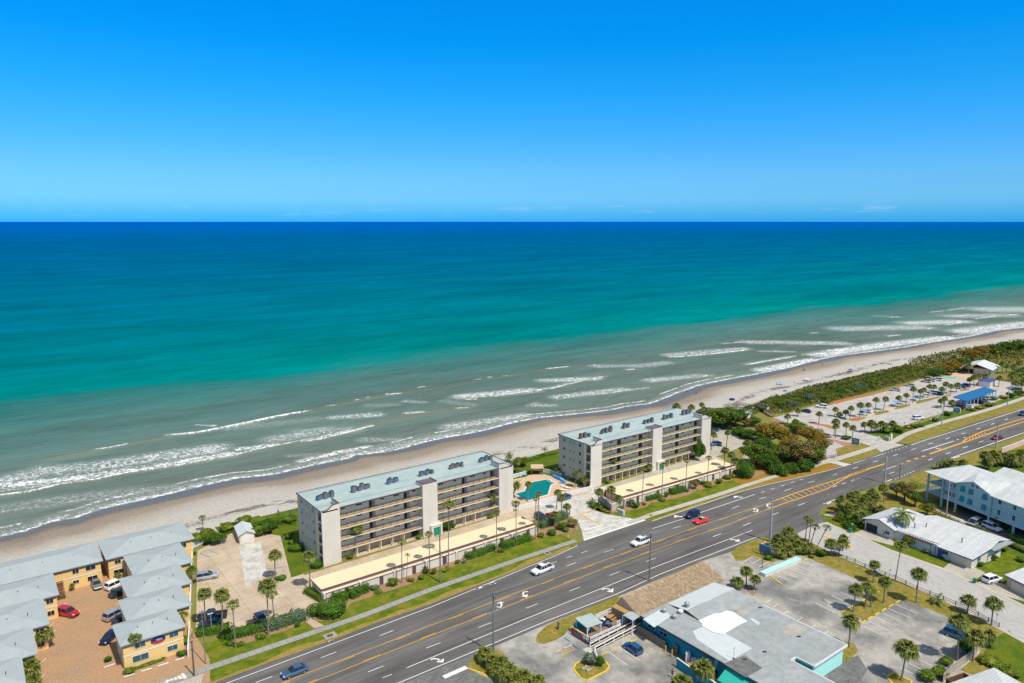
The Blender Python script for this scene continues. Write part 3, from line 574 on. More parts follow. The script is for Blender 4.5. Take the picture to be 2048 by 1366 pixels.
# landward side
sheet('rear_land',[(60,-320),(60,-112),(95,-112),(100,-90),(101,-62),(103,-52),(400,-70),(400,-320)],'grass',.01)
sheet('restaurant_lot',LO[0:1]+[(-30,-110),(60,-135),(92,-112),(95,-104),(101,-75),(99,-64),(90,-60)]+gs('R2',[(740,690),(640,722),(440,830),(100,942)])+gs('Z5',[(1700,550)])+gs('R5',[(1640,30),(1060,277),(700,417),(180,642)]),'lot',.03)
sheet('dark_apron',gs('R5',[(180,645),(700,420),(880,335),(800,500),(1100,645),(1200,760),(0,900),(-300,800)]),'lotblue',.032)
sheet('dark_apron',gs('Z7',[(0,1340),(350,1180),(520,1120),(600,1250),(500,1420),(0,1500)]),'lotblue',.033)
def island(pts,m,curb=True,name='planted_island'):
    sheet(name,pts,m,.06)
    if curb:
        mb=MB(); mb.rail(list(pts)+[pts[0]],.3,.0,.16); tag(mb.build('yellow_curb','yelcurb'),'yellow painted kerb edging '+(curb if isinstance(curb,str) else 'a planted island'),'kerb')
sheet('grass_island',gs('S1',[(215,690),(240,600),(380,480),(900,270),(1340,80),(1400,150),(1270,260),(1060,330),(700,500),(600,620),(480,690),(330,740),(240,725)]),'drygrass',.05)
island(gs('S1',[(730,1080),(760,1010),(880,960),(1150,960),(1220,1050),(1180,1110),(920,1240),(830,1210)]),'drygrass','the small island with boulders in the restaurant lot')
isl=gs('R5',[(800,500),(810,440),(880,340),(960,270),(1150,330),(1195,400),(1300,500),(1600,640),(1500,760),(1200,700),(1080,630),(930,550)])
sheet('planted_island',isl,'drygrass',.05)
mb=MB(); mb.rail(gs('R5',[(800,500),(930,545),(1080,625),(1250,720)]),.3,0,.16); tag(mb.build('yellow_curb','yelcurb'),'yellow painted kerb beside the palm clump at the bottom edge','kerb')
sheet('grass_island',gs('R2',[(420,850),(470,800),(640,725),(760,690),(860,740),(1100,660),(1180,720),(1350,800),(1540,890),(1740,1000),(1980,1110),(1900,1130),(1500,990),(1200,900),(1130,870),(820,950),(640,890),(560,930),(470,930)]),'drygrass',.05)
sheet('grass_island',gs('Z7',[(340,250),(480,300),(850,460),(1200,600),(1560,770),(1780,880),(2000,1010),(2000,1366),(1560,1366),(1530,1290),(1430,1250),(1600,1110),(1620,1020),(1480,1000),(1380,860),(1320,780),(1140,700),(900,625),(560,830),(540,780),(360,740),(700,570),(620,500),(420,400),(230,320),(80,250),(200,200)]),'drygrass',.048)
sheet('lawn_corner',gs('Z7',[(1680,1000),(1860,900),(2000,1010),(2040,1366),(1900,1366),(1700,1180),(1640,1100)]),'grass',.052)
sheet('grass_island',gs('Z7',[(350,1190),(350,1040),(400,1000),(480,1010),(520,1080),(470,1140)]),'drygrass',.05)
island(gs('S8',[(670,570),(740,535),(920,620),(900,680),(740,660)]),'drygrass','the palm island nearest the bottom edge of the lot')
sheet('palm_bed',gs('Z6',[(1290,420),(1310,400),(1380,450),(1350,475)]),'mulch',.05)
# side street
sheet('side_street',gs('R2',[(1100,650),(1200,600),(1355,540),(1420,532),(1600,625),(1680,650),(1850,740),(2048,830)])+gs('Z7',[(1260,350),(1500,450),(1700,545),(2048,715),(2300,850),(2300,1180),(2000,1000),(1560,750),(1140,560),(850,430),(360,225),(200,170),(130,140),(0,80)]),'street',.04)
mb=MB(); mb.strip(gs('Z7',[(350,232),(850,438),(1200,590),(1560,760),(2000,1000),(2300,1180)]),1.0,.098); mb.strip(gs('R2',[(1680,650),(1850,735),(2048,825)])+gs('Z7',[(1260,345),(1500,445),(1700,538),(2048,708)]),1.2,.098); struct(mb.build('street_gutter','walk2'))
sheet('house_driveway',gs('Z8',[(460,860),(600,810),(720,840),(860,930),(850,965),(650,915),(560,880)]),'conc2',.058)
sheet('house_driveway',gs('Z8',[(1300,1175),(1350,1130),(1450,1080),(1560,1150),(1690,1210),(1590,1280)]),'conc2',.058)
sheet('house_driveway',gs('Z7',[(1560,490),(1640,440),(1800,480),(1900,520),(2100,640),(2000,640),(1860,600)]),'conc2',.058)
sheet('front_lawn',gs('Z8',[(655,915),(850,970),(990,1030),(1350,1130),(1300,1175),(1000,1065),(840,995)]),'lawn',.05)
sheet('front_lawn',gs('Z8',[(1690,1150),(1900,1010),(2048,1080),(1950,1190),(1700,1220)]),'lawn',.05)
sheet('corner_lawn',gs('R2',[(1410,535),(1480,570),(1640,632),(1760,612),(1700,560),(1480,490),(1420,500)]),'lawn',.05)
sheet('corner_bed',gs('R2',[(1360,460),(1380,390),(1500,320),(1720,240),(1900,200),(2048,170)])+[(165,-62),(160,-75),(135,-78),(134,-65),(124,-63)],'drygrass',.046)
sheet('corner_path',gs('R2',[(1360,465),(1480,440),(1600,400),(1620,415),(1460,475)]),'concw',.06)
sheet('building_lot',gs('Z8',[(1000,370),(1180,290),(1170,480),(1040,460),(1110,445),(1200,640),(1500,760),(1640,860),(1900,960),(2100,1000),(2200,800),(1200,470),(1000,400)])[:0]+[(158,-60),(190,-62),(190,-125),(140,-125),(139,-82),(146,-70)],'lotblue',.03)
sheet('building_walk',gs('Z8',[(1200,620),(1240,620),(1530,745),(1510,770)]),'concw',.05)
sheet('grass_island',gs('R3',[(700,1020),(740,990),(860,975),(1100,960),(1100,1170),(820,1100),(710,1060)]),'drygrass',.05)
sheet('grass_island',gs('R3',[(1190,835),(1300,790),(1700,680),(2048,560),(2048,700),(1780,720),(1500,900),(1300,900)]),'drygrass',.048)
# ---------------------------------------------------------------- painted markings
W=MB(); Y=MB(); z=.105
def wl(v,p,w=.16): W.strip(gs(v,p),w,z)
def yl(v,p,w=.2): Y.strip(gs(v,p),w,z)
W.strip(sorted(gs('R1',[(-500,1240),(0,1050),(2048,285)])+gs('R4',[(200,972),(480,845)])),.17,z)
W.strip(gs('R4',[(1435,530),(2048,325)])+gs('R2',[(500,230),(820,145),(1070,92)])+gs('R6',[(600,708),(980,605)]),.2,z)
W.strip(gs('R3',[(720,650),(820,615),(2048,225)])+[(345,-46.5),(420,-51)],.3,z)
W.strip(gs('R5',[(170,495),(1370,0)])+gs('Z5',[(2048,290)])+gs('R2',[(330,738),(640,620)]),.17,z)
W.strip(gs('R5',[(-600,940),(100,645),(1640,0)])+gs('Z5',[(1700,525),(2048,365)])+gs('R2',[(0,950),(690,687)]),.18,z)
wl('R2',[(1362,352),(1490,303)],.25); wl('R2',[(1715,220),(2048,110)],.25); wl('R6',[(1060,975),(1420,855),(1530,812)],.25); wl('R3',[(1190,803),(2048,505)],.35)
wl('R2',[(105,440),(665,253)],.2); wl('R4',[(1440,627),(1850,497)],.18)
wl('R6',[(1050,808),(1590,628)],.25); wl('R3',[(845,723),(1225,603)],.35); wl('R2',[(1710,95),(1980,3)],.22)
for v,lst,w_ in (('R1',[((265,1055),(435,992)),((930,803),(1090,740)),((1535,575),(1675,520)),((1415,947),(1572,885)),((1562,1007),(1657,970))],.15),
 ('R4',[((335,1108),(460,1062)),((820,933),(945,890)),((1695,627),(1800,592)),((140,1075),(215,1048)),((335,1003),(412,977)),((525,940),(605,912))],.15),
 ('Z5',[((133,972),(250,927)),((560,802),(665,762)),((950,645),(1045,608)),((1305,505),(1392,470)),((1635,375),(1715,345)),((1935,262),(2012,232))],.15),
 ('R2',[((430,397),(505,370)),((705,302),(778,278)),((968,215),(1035,195)),((1210,135),(1275,117)),((1445,62),(1500,42)),((233,687),(320,655)),((543,575),(620,543)),((840,465),(905,440)),((1105,368),(1175,342)),((1355,280),(1420,255)),((1595,195),(1660,170)),((1827,112),(1885,92)),((725,235),(765,222)),((830,200),(868,190)),((930,168),(970,157)),((1030,133),(1068,124)),((1122,105),(1160,96)),((1460,180),(1505,160)),((1558,148),(1595,132)),((1648,118),(1682,102))],.2),
 ('R6',[((700,765),(778,740)),((992,668),(1065,645)),((1265,580),(1340,557)),((1540,495),(1605,470)),((1790,415),(1855,392)),((580,1055),(668,1020)),((900,943),(985,908)),((1205,833),(1285,805)),((1487,738),(1565,712)),((1760,642),(1835,617))],.25),
 ('R3',[((925,640),(975,627)),((1125,580),(1175,565)),((1310,520),(1360,508)),((1485,465),(1535,450)),((1660,408),(1700,395)),((1820,355),(1860,342)),((920,830),(970,812)),((1127,755),(1185,737)),((1325,685),(1385,667)),((1515,620),(1570,602)),((1255,592),(1280,583)),((1335,567),(1360,558)),((692,908),(760,883))],.32)):
    for a,b in lst: wl(v,[a,b],w_)
def dots(v,a,b,n,w_):
    for k in range(n):
        t0=(k+.0)/n; t1=(k+.4)/n
        wl(v,[(a[0]+(b[0]-a[0])*t0,a[1]+(b[1]-a[1])*t0),(a[0]+(b[0]-a[0])*t1,a[1]+(b[1]-a[1])*t1)],w_)
dots('R6',(1000,598),(1560,415),14,.3); dots('R3',(50,862),(690,662),16,.3); dots('R3',(530,1055),(775,948),7,.3); dots('R2',(1130,1062),(1131,1063),1,.1)
wl('R4',[(560,645),(800,585)],.55); wl('R4',[(560,775),(1345,515)],.6); wl('R4',[(570,700),(1180,503)],.3)
wl('R5',[(550,592),(785,487)],1.0); wl('R1',[(1010,640),(1050,625)],.3)
# yellow centre lines: solid outer with broken inner line
Y1L=gs('R1',[(300,1150),(540,1055),(2048,475)])+gs('R4',[(490,1152),(2048,590)])+gs('R2',[(400,478),(830,330)])
Y2L=gs('R1',[(600,1150),(835,1055),(2048,578)])+gs('R4',[(780,1152),(2048,692)])+gs('R2',[(400,560),(800,405)])
Y.strip(sorted(Y1L),.14,z); Y.strip(sorted(Y2L),.14,z)
def along(P,per,ln,off):
    P=sorted(P); u=P[0][0]+2
    while u<P[-1][0]:
        q=[(uu,interp(P,uu)+off) for uu in (u,u+ln)]; Y.strip(q,.14,z+.002); u+=per
along(Y1L,12.2,3.4,-.26); along(Y2L,12.2,3.4,.26)
yl('R2',[(830,330),(1100,232),(1350,150),(1620,65)],.35); yl('R2',[(800,405),(1000,333),(1400,198),(1620,70)],.35)
yl('R2',[(1620,66),(1810,2)],.7); yl('R6',[(940,758),(1430,600)],.6)
for k in range(12):
    t=k/12.5; a=(945+t*620,293-t*215); b=(1015+t*600,330-t*235) if t<.62 else (1015+.62*600+(t-.62)*480,330-.62*235-(t-.62)*240)
    yl('R2',[a,b],.3)
for a,b in (((580,879),(620,866)),((670,846),(710,834)),((760,816),(800,805)),((845,789),(885,778))): yl('R3',[a,b],.8)
yl('R3',[(935,757),(1320,625)],.7); yl('R3',[(1320,622),(1380,570),(1560,490),(1740,432),(2048,335)],.5); yl('R3',[(1320,628),(1620,525),(1780,460),(2048,375)],.5)
for k in range(6): yl('R3',[(1390+k*38,560-k*11),(1420+k*38,592-k*13)],.45)
def arrow(v,pts,head,w=.3):
    """curved lane arrow: shaft through pts, head triangle"""
    P=gs(v,pts); W.strip(P,w,z); W.face([(*q,z) for q in gs(v,head)][::1]); 
for v,p,h in (('R5',[(415,412),(450,400),(490,405),(515,425)],[(555,400),(545,440),(468,437)]),('Z5',[(1570,492),(1600,482),(1630,487),(1645,498)],[(1668,480),(1662,515),(1610,508)]),('R2',[(412,718),(440,714),(475,724)],[(495,708),(515,738),(460,736)]),
 ('Z5',[(965,507),(930,512),(925,530),(935,540)],[(968,530),(960,553),(908,548)]),('Z5',[(710,632),(740,638),(752,615),(745,603)],[(705,607),(745,590),(772,600)]),
 ('R4',[(1825,470),(1790,475),(1760,470)],[(1725,490),(1712,455),(1775,462)]),('R2',[(535,280),(505,284),(480,278)],[(452,292),(446,270),(500,268)]),('R2',[(645,430),(685,430),(695,412),(680,402)],[(660,418),(645,402),(675,395)]),('R2',[(840,350),(795,352),(788,368),(800,380)],[(780,385),(835,378),(825,385)]),
 ('R1',[(1015,636),(1050,622)],[(1040,618),(1060,618),(1045,632)]),('Z3',[(1410,1103),(1455,1090)],[(1405,1106),(1430,1088),(1430,1106)]),('Z3',[(1510,1068),(1550,1055)],[(1500,1068),(1560,1062),(1540,1045)]),('R3',[(1010,682),(1030,698),(1060,690)],[(1060,682),(1070,695),(1045,700)]),('R2',[(1385,340),(1420,345),(1445,332)],[(1400,355),(1425,352),(1405,345)]),('R3',[(1200,808),(1290,785)],[(1190,810),(1220,795),(1220,812)])):
    arrow(v,p,h,.35 if v in('R5','Z5') else .45)
# car park stripes
def stripes(v,a0,b0,a1,b1,n,w=.14,mb=W):
    for k in range(n):
        t=k/max(1,n-1); mb.strip(gs(v,[(a0[0]+(a1[0]-a0[0])*t,a0[1]+(a1[1]-a0[1])*t),(b0[0]+(b1[0]-b0[0])*t,b0[1]+(b1[1]-b0[1])*t)]),w,z)
stripes('Z7',(550,860),(725,940),(845,665),(1045,750),6); stripes('Z7',(140,655),(320,750),(355,555),(540,640),4)
stripes('Z6',(1510,325),(1610,365),(1700,225),(1835,290),5); stripes('Z7',(890,1230),(1040,1305),(1040,1150),(1205,1230),3)
stripes('Z7',(1110,1060),(1360,1150),(1270,965),(1390,1030),2,.1)
stripes('S1',(1195,840),(1465,1035),(1345,782),(1640,970),2,.13); stripes('S1',(1650,850),(1750,895),(1650,850),(1750,895),1,.13)
stripes('R2',(560,935),(640,890),(700,995),(820,935),3,.13)
stripes('S1',(490,850),(710,750),(490,850),(710,750),1,.13)
for p in ([(430,0),(490,-30)],[(1180,35),(1240,0)],[(1250,80),(1310,45)],[(1360,150),(1420,115)],[(1500,215),(1570,180),(1530,175)],[(1640,290),(1695,260)],[(1770,355),(1830,325),(1860,350)]): wl('S2',p,.12)
for p in ([(460,720),(440,732)],[(790,640),(660,600)][:0],): 
    if p: wl('Z1',p,.12)
for a,b in (((430,735),(495,700)),((585,642),(650,628)),((450,800),(495,768)),((370,950),(400,920)),((385,1000),(415,975)),((370,1075),(412,1042)),((300,1225),(345,1185)),((275,1360),(335,1305)),((860,778),(900,785))): wl('Z1',[a,b],.12)
for a,b in (((925,1325),(1005,1300)),((1055,1282),(1135,1258)),((1180,1242),(1260,1217)),((1310,1200),(1375,1180)),((778,1252),(858,1225))): wl('Z1',[a,b],.32)
stripes('Z1',(1240,1366),(1260,1345),(1360,1300),(1385,1335),5,.5)
stripes('Y2',(500,800),(540,780),(1150,640),(1190,625),22,.12); stripes('S5',(10,1245),(30,1230),(10,1245),(30,1230),1,.1)
stripes('Y2',(1060,780),(1160,800),(1150,760),(1220,775),3,.12)
struct(W.build('white_road_markings','white'))
yl('R4',[(410,475),(670,395)],.35); yl('R4',[(540,452),(775,578)],.4)
yl('S1',[(510,850),(600,800),(720,830),(740,815)][:2],.12); yl('S1',[(540,912),(750,815)],.14); 
for k in range(4): yl('S1',[(530+k*55,850-k*28),(640+k*30,862-k*15)],.1)
struct(Y.build('yellow_road_markings','yellow'))
B_=MB(); B_.strip(gs('Z2',[(150,400),(210,372),(295,405),(225,430),(150,400)]),.12,z); B_.strip(gs('Z2',[(645,518),(720,508),(800,498)]),.12,z)
struct(B_.build('blue_bay_markings','bluep'))
# wheel stops
def stop(p,q,m,lab,grp=None,h=.14):
    L_=math.dist(p,q); mb=MB(); mb.prism([(-L_/2,-.11),(L_/2,-.11),(L_/2-.06,.11),(-L_/2+.06,.11)],0,h); mb.prism([(-L_/2+.1,-.07),(L_/2-.1,-.07),(L_/2-.12,.07),(-L_/2+.12,.07)],h,h+.03)
    o=mb.build('wheel_stop',m,None,((p[0]+q[0])/2,(p[1]+q[1])/2,.05),math.atan2(q[1]-p[1],q[0]-p[0])); return tag(o,lab,'wheel stop',grp)
def stops(v,a,b,n,m,lab,grp):
    for k in range(n):
        t0=(k+.12)/n; t1=(k+.82)/n
        stop(*gs(v,[(a[0]+(b[0]-a[0])*t0,a[1]+(b[1]-a[1])*t0),(a[0]+(b[0]-a[0])*t1,a[1]+(b[1]-a[1])*t1)]),m,['first','second','third','fourth','fifth','sixth'][k]+' from the left: '+lab,grp)
stops('Z7',(535,840),(905,625),6,'yelcurb','yellow wheel stop at the worn bays below the palm strip','wheel stops of the lower lot row')
stops('Z6',(1450,330),(1755,205),6,'yelcurb','yellow wheel stop in the row beside the long aqua planter wall','wheel stops by the aqua planter')
stops('S1',(1090,900),(1345,785),2,'yelcurb','yellow wheel stop in front of the white deck ramp','wheel stops by the ramp')
stop(*gs('S1',[(1440,740),(1600,680)]),'yelcurb','yellow wheel stop at the nose of the blue hatchback')
stops('Z7',(360,745),(720,545),4,'yelcurb','yellow wheel stop beside the strip with four sabal palms','wheel stops of the upper lot row')
stop(*gs('S1',[(600,655),(690,715)]),'bluep','blue wheel stop beside the grass point, nearer the highway')
stop(*gs('S1',[(715,750),(805,808)]),'bluep','blue wheel stop beside the striped yellow bay')
mb=MB(); mb.rail(gs('Z6',[(1405,308),(1470,330),(1560,395)]),.3,0,.2); tag(mb.build('yellow_curb','yelcurb'),'yellow painted kerb at the lower end of the aqua planter wall','kerb')
mb=MB(); mb.rail(gs('R2',[(650,885),(815,952)]),.25,0,.16); tag(mb.build('yellow_curb','yelcurb'),'yellow kerb closing the four small bays by the pole','kerb')
mb=MB(); mb.rail(gs('R2',[(1365,675),(1440,705)]),.8,0,.2); tag(mb.build('yellow_curb','yelcurb'),'yellow traffic island kerb in the side street mouth, left piece','kerb')
mb=MB(); mb.rail(gs('R2',[(1585,755),(1655,780)]),.9,0,.2); tag(mb.build('yellow_curb','yelcurb'),'yellow traffic island kerb in the side street at the green sign pole','kerb')
# ---------------------------------------------------------------- the two condominium blocks
BX,BY=cam2w(23.764,212.369); BR=R(-.7)
D_=15.1; LN=55.7; HR=13.5; LV=[2.7,5.4,8.1,10.8]
def win(w,h,m='glass',fr=.045,name='window',sill=True):
    """window in the plane y=0 facing -y, centred in x, base at z=0; set proud of the wall"""
    mb=MB(); mb.box(-w/2,-.05,0,w/2,.02,h,0)
    if fr:
        for a in ((-w/2-fr,-.09,-fr,w/2+fr,.02,0),(-w/2-fr,-.09,h,w/2+fr,.02,h+fr),(-w/2-fr,-.09,0,-w/2,.02,h),(w/2,-.09,0,w/2+fr,.02,h),(-.02,-.08,0,.02,.0,h)): mb.box(*a,1)
    me=mb.build(name,[m,'frame']); d=me.data; bpy.data.objects.remove(me); return d
WD={}
def addwin(par,key,x,y,z,rz=0,name='window'):
    if key not in WD: WD[key]=win(*key)
    return link(name,WD[key],par,(x,y,z),rz)
def door(par,x,y,z,w=.95,h=2.05,m='trim',rz=0,name='door'):
    mb=MB(); mb.box(-w/2,-.06,0,w/2,.02,h); mb.box(w/2-.18,-.1,1,w/2-.1,-.06,1.08); return mb.build(name,m,par,(x,y,z),rz)
_m=MB(); _m.box(0,0,0,1.05,1.15,.012); _o=_m.build('walkway_patch','ochre'); PATCH_=_o.data; bpy.data.objects.remove(_o)  # ochre floor patch, repeated at even spacing along the nearer block's walkways
def condo(loc,rz,lab,left,floor):
    t=thing('condominium_block',lab,'apartment block',(loc[0],loc[1],0),rz)
    fl='floor' if floor=='A' else 'khaki'
    # walls
    mb=MB(); yw=2.3
    mb.box(0,yw,0,LN,D_,HR-.25); mb.build('wall','stuccog',t)
    for a_,b_ in ((4.5,26.9),(31.25,LN-4.8)): mb=MB(); mb.box(a_,yw-.03,0,b_,yw,HR-.25); mb.build('corridor_wall','corridor',t)
    mb=MB()   # end fins and pilasters
    mb.box(-.14,yw-.25,0,.16,yw+.75,HR-.02); mb.build('pilaster','cream',t); mb=MB(); mb.box(LN-.16,yw-.25,0,LN+.14,yw+.75,HR-.02); mb.build('pilaster','cream',t)
    # roof
    mb=MB(); mb.box(-.1,.45,HR-.25,LN+.1,D_+.25,HR); mb.box(.2,.0,HR-.3,4.2,.5,HR-.001); mb.box(LN-4.4,0,HR-.3,LN-.3,.5,HR-.001)
    ro=mb.build('roof','roofblue',t)
    mb=MB(); mb.box(-.16,.42,HR-.02,-.02,D_+.3,HR+.16); mb.box(LN+.02,.42,HR-.02,LN+.16,D_+.3,HR+.16); mb.box(-.16,D_+.22,HR-.3,LN+.16,D_+.34,HR+.12)
    for a,b in ((4.7,26.8),(31.3,51)): mb.box(a,.36,HR-.28,b,.47,HR+.06)
    mb.build('roof_trim','trim',ro)
    mb=MB(); mb.box(.1,3.1,HR,LN-.1,3.28,HR+.07); mb.box(.1,D_-.5,HR,LN-.1,D_-.3,HR+.07); mb.build('roof_seam','roofseam',ro)
    for x in (4.3,13.3,23,32.5,42,51.7):
        mb=MB(); mb.box(x-2.4,6.9,HR,x+2.3,8.5,HR+.12); mb.build('equipment_pad','roofblue',ro)
    # towers
    def tower(x0,x1,prof,name,depth):
        mb=MB(); pts=[(x0,0)]+prof+[(x1,0)]
        # front slab with shaped top, 0.3 thick
        n=len(pts); fr=[(p[0],0,p[1]) for p in pts]; bk=[(p[0],.3,p[1]) for p in pts]
        mb.face(fr); mb.face(bk[::-1])
        for i in range(n): mb.face([fr[i],bk[i],bk[(i+1)%n],fr[(i+1)%n]])
        for xs,h,dp in depth: mb.box(xs,.3,0,xs+.3,dp,h)
        o=mb.build(name,'stucco',t,tri=True)
        mb=MB()
        for a,b in zip(prof[:-1],prof[1:]):
            mb.face([(a[0],-.05,a[1]+.07),(b[0],-.05,b[1]+.07),(b[0],.35,b[1]+.07),(a[0],.35,a[1]+.07)]); mb.face([(a[0],-.05,a[1]-.02),(b[0],-.05,b[1]-.02),(b[0],-.05,b[1]+.07),(a[0],-.05,a[1]+.07)])
        for xs,h,dp in depth: mb.box(xs-.05,.35,h,xs+.35,dp+.05,h+.09)
        mb.build('parapet_cap','trim',o)
        return o
    tower(0,4.5,[(0,13.62),(1.3,13.62),(1.9,13.9),(2.4,14.35),(3.0,14.62),(4.5,14.72)],'stair_tower',[(4.2,14.7,2.3+1.6)])
    tower(LN-4.8,LN,[(LN-4.8,14.72),(LN-3.0,14.72),(LN-1.1,13.62),(LN,13.62)],'stair_tower',[(LN-4.8,14.7,3.9)])
    o=tower(26.9,31.25,[(26.9,14.25),(31.25,14.25)],'elevator_tower',[(26.9,14.25,3.4),(30.95,14.25,3.4)])
    mb=MB(); mb.box(27.2,.3,13.5,30.95,3.4,14.2); mb.build('tower_roof','capgrey',o)
    # open stairs at both ends
    for z in [0.1]+LV:
        for a,b,c in ((.0,4.2,-.03),(LN-4.5,LN,LN-.05)):
            mb=MB(); mb.box(a+.02,.3,z-.2,b-.02,yw-.25,z); mb.box(c,.35,z-.3,c+.08,yw-.25,z+.15) if z>1 else 0; mb.build('stair_landing','cream',t)
            mb=MB(); mb.box(c+.02,.35,z+.95,c+.06,yw-.25,z+1.0); [mb.box(c+.02,.4+k*.2,z,c+.05,.43+k*.2,z+.97) for k in range(9)]; mb.build('stair_railing','rail',t)
    mb=MB()
    for a,b in ((4.5,26.9),(31.25,LN-4.8)):
        for z in LV: mb.box(a,.45,z-.18,b,yw,z,0); mb.box(a,.36,z-.24,b,.47,z+.04,1)
    mb.build('walkway','khaki' and [fl,'cream'],t)
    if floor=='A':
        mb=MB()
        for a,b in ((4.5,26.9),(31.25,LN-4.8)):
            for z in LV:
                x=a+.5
                while x<b-1: link('walkway_patch',PATCH_,t,(x,.6,z)); x+=1.95
    mb=MB()
    for a,b in ((4.5,26.9),(31.25,LN-4.8)):
        for z in LV:
            mb.box(a,.5,z+1.02,b,.55,z+1.07); mb.box(a,.5,z+.1,b,.54,z+.14)
            x=a+.1
            while x<b: mb.box(x,.51,z+.1,x+.02,.54,z+1.03); x+=.5
            x=a+.1
            while x<b: mb.box(x,.49,z,x+.06,.56,z+1.05); x+=1.9
    mb.build('railing','rail',t)
    # doors and windows
    for z in [0]+LV:
        for x in (6.3,10.4,16.6,20.6,25.6,33.6,38.0,43.6,47.6):
            if z==0 and 8<x<26: continue
            if z==0 and 35<x<47.5: continue
            addwin(t,(.95 if x in(6.3,16.6,25.6,38.0,47.6) else 1.5,.85),x,yw,z+1.25)
        for x in (13.8,23.4,40.9,50.2):
            if z==0: continue
            mb=MB(); mb.box(x-.7,yw-.06,z,x+.1,yw+.03,z+2.3); mb.box(x+.1,yw-.1,z,x+.9,yw+.03,z+2.4,1); mb.build('entry_recess',['dark','trim' if floor!='A' else 'floor'],t)
    # ground level garage doors with posts
    gx=[9.1+3.2*k for k in range(5)] if floor=='A' else [8.1+3.1*k for k in range(6)]
    for x in gx+([36.0,39.2,42.4,45.6] if floor!='A' else [37,40.3,43.6]):
        mb=MB(); mb.box(x,yw-.05,0,x+2.7,yw+.02,2.2)
        for k in range(1,4): mb.box(x,yw-.08,k*.55-.03,x+2.7,yw-.04,k*.55)
        mb.build('garage_door','garage',t)
        mb=MB(); mb.box(x-.3,1.5,0,x-.05,yw,2.5); mb.box(x-.35,.6,0,x-.1,.85,.5); mb.prism([(x-.42,.5),(x-.02,.5),(x-.02,.95),(x-.42,.95)],0,.3); mb.box(x-.3,.6,.5,x-.1,.8,2.5); mb.build('post','cream',t)
    mb=MB(); mb.box(24.6,yw-.05,0,26.8,yw+.02,2.4); mb.build('dark_opening','dark',t)
    # end wall windows
    for side in (0,1):
        X=0 if side==0 else LN; rz_=R(-90) if side==0 else R(90)
        for z in [0]+LV:
            for y,wd,hh in ((4.9,.95,1.15),(7.7,.5,.8),(9.4,.5,.8),(12.3,1.0,.8)):
                w_=addwin(t,(wd,hh),X,y,z+1.1,rz_)
                if (side==0 and floor=='A' and z in (5.4,8.1)):
                    mb=MB(); mb.box(-wd/2-.15,-.35,hh+.05,wd/2+.15,0,hh+.15); mb.build('window_hood','frame',t,(X,y,z+1.1),rz_)
    # sea side balconies
    mb=MB()
    for z in LV:
        for k in range(7): mb.box(2+k*7.6,D_,z-.2,7.6+k*7.6,D_+1.6,z); mb.box(2+k*7.6,D_+1.52,z,7.6+k*7.6,D_+1.6,z+1)
    mb.build('sea_balcony','cream',t)
    for z in [0]+LV:
        for k in range(7): addwin(t,(2.6,2.0,'glassb'),4.8+k*7.6,D_,z+.1,R(180),'balcony_door')
    # lobby at the foot of the elevator tower
    mb=MB(); mb.box(28.9,-.7,0,32.2,0,2.75); mb.box(31.25,0,0,32.2,2.2,2.75); mb.box(28.8,-.8,2.75,32.3,.0,2.88); mb.box(31.25,0,2.75,32.3,2.25,2.88); lb=mb.build('lobby','stucco',t)
    mb=MB(); mb.box(29.6,-.8,.05,31.6,-.7,2.1); mb.box(29.5,-.84,2.1,31.7,-.7,2.22); mb.build('entrance_door','greend',lb)
    return t
cA=condo((0,0),0,'cream five-storey condominium block nearer the camera, left of the pool','A','A')
cB=condo((BX,BY),BR,'cream five-storey condominium block beyond the pool, farther from the camera','B','B')
def WB(x,y):
    return (BX+x*math.cos(BR)-y*math.sin(BR), BY+x*math.sin(BR)+y*math.cos(BR))
# roof air conditioners
def acunit(kind):
    mb=MB(); r=.42
    if kind==0: mb.prism([(r*math.cos(a*math.pi/6),r*math.sin(a*math.pi/6)) for a in range(12)],.08,.95)
    elif kind==1: mb.box(-.4,-.4,.08,.4,.4,.8)
    else: mb.box(-.42,-.42,.08,.42,.42,1.25)
    mb.box(-.38,-.38,0,.38,.38,.08); d=mb.build('x','ac'); 
    h={0:.95,1:.8,2:1.25}[kind]; f=MB(); f.prism([(.34*math.cos(a*math.pi/6),.34*math.sin(a*math.pi/6)) for a in range(12)],h,h+.06); f.box(-.05,-.05,h+.06,.05,.05,h+.1); e=f.build('y','acd')
    return d.data,e.data,[bpy.data.objects.remove(d),bpy.data.objects.remove(e)]
ACM=[acunit(k) for k in range(3)]
ordn=['first','second','third','fourth','fifth','sixth']
random.seed(11)
for bi,(fn,bn_) in enumerate(((lambda x,y:(x,y),'nearer condominium roof'),(WB,'farther condominium roof'))):
    for ci,x in enumerate((4.3,13.3,23,32.5,42,51.7)):
        n=[5,6,4,5,5,5,5,6,4,5,6,5][bi*6+ci]
        for k in range(n):
            kd=random.choice([0,0,1,1,2] if not(bi==0 and ci==0 and k==2) else [2]); cm_,fm_,_=ACM[kd]
            px,py=fn(x-1.9+k*.85,7.4+random.uniform(-.12,.12)+ (.5 if k%2 else 0))
            t=thing('air_conditioner','%s air conditioner from left in %s roof row of the %s condominium'%(ordn[k],ordn[ci],'nearer' if bi==0 else 'farther'),'air conditioner',(px,py,HR+.12),random.uniform(-.2,.2),'air conditioners in the %s row on the %s'%(ordn[ci],bn_))
            t.scale=(1.12,1.12,1.25); c=link('cabinet',cm_,t); link('fan_grille',fm_,t)
            col=random.choice(['ac','ac','acb','ac','acr'] if bi or ci==4 else ['ac','ac','ac','acb'])
            c.material_slots[0].link='OBJECT'; c.material_slots[0].material=M[col]
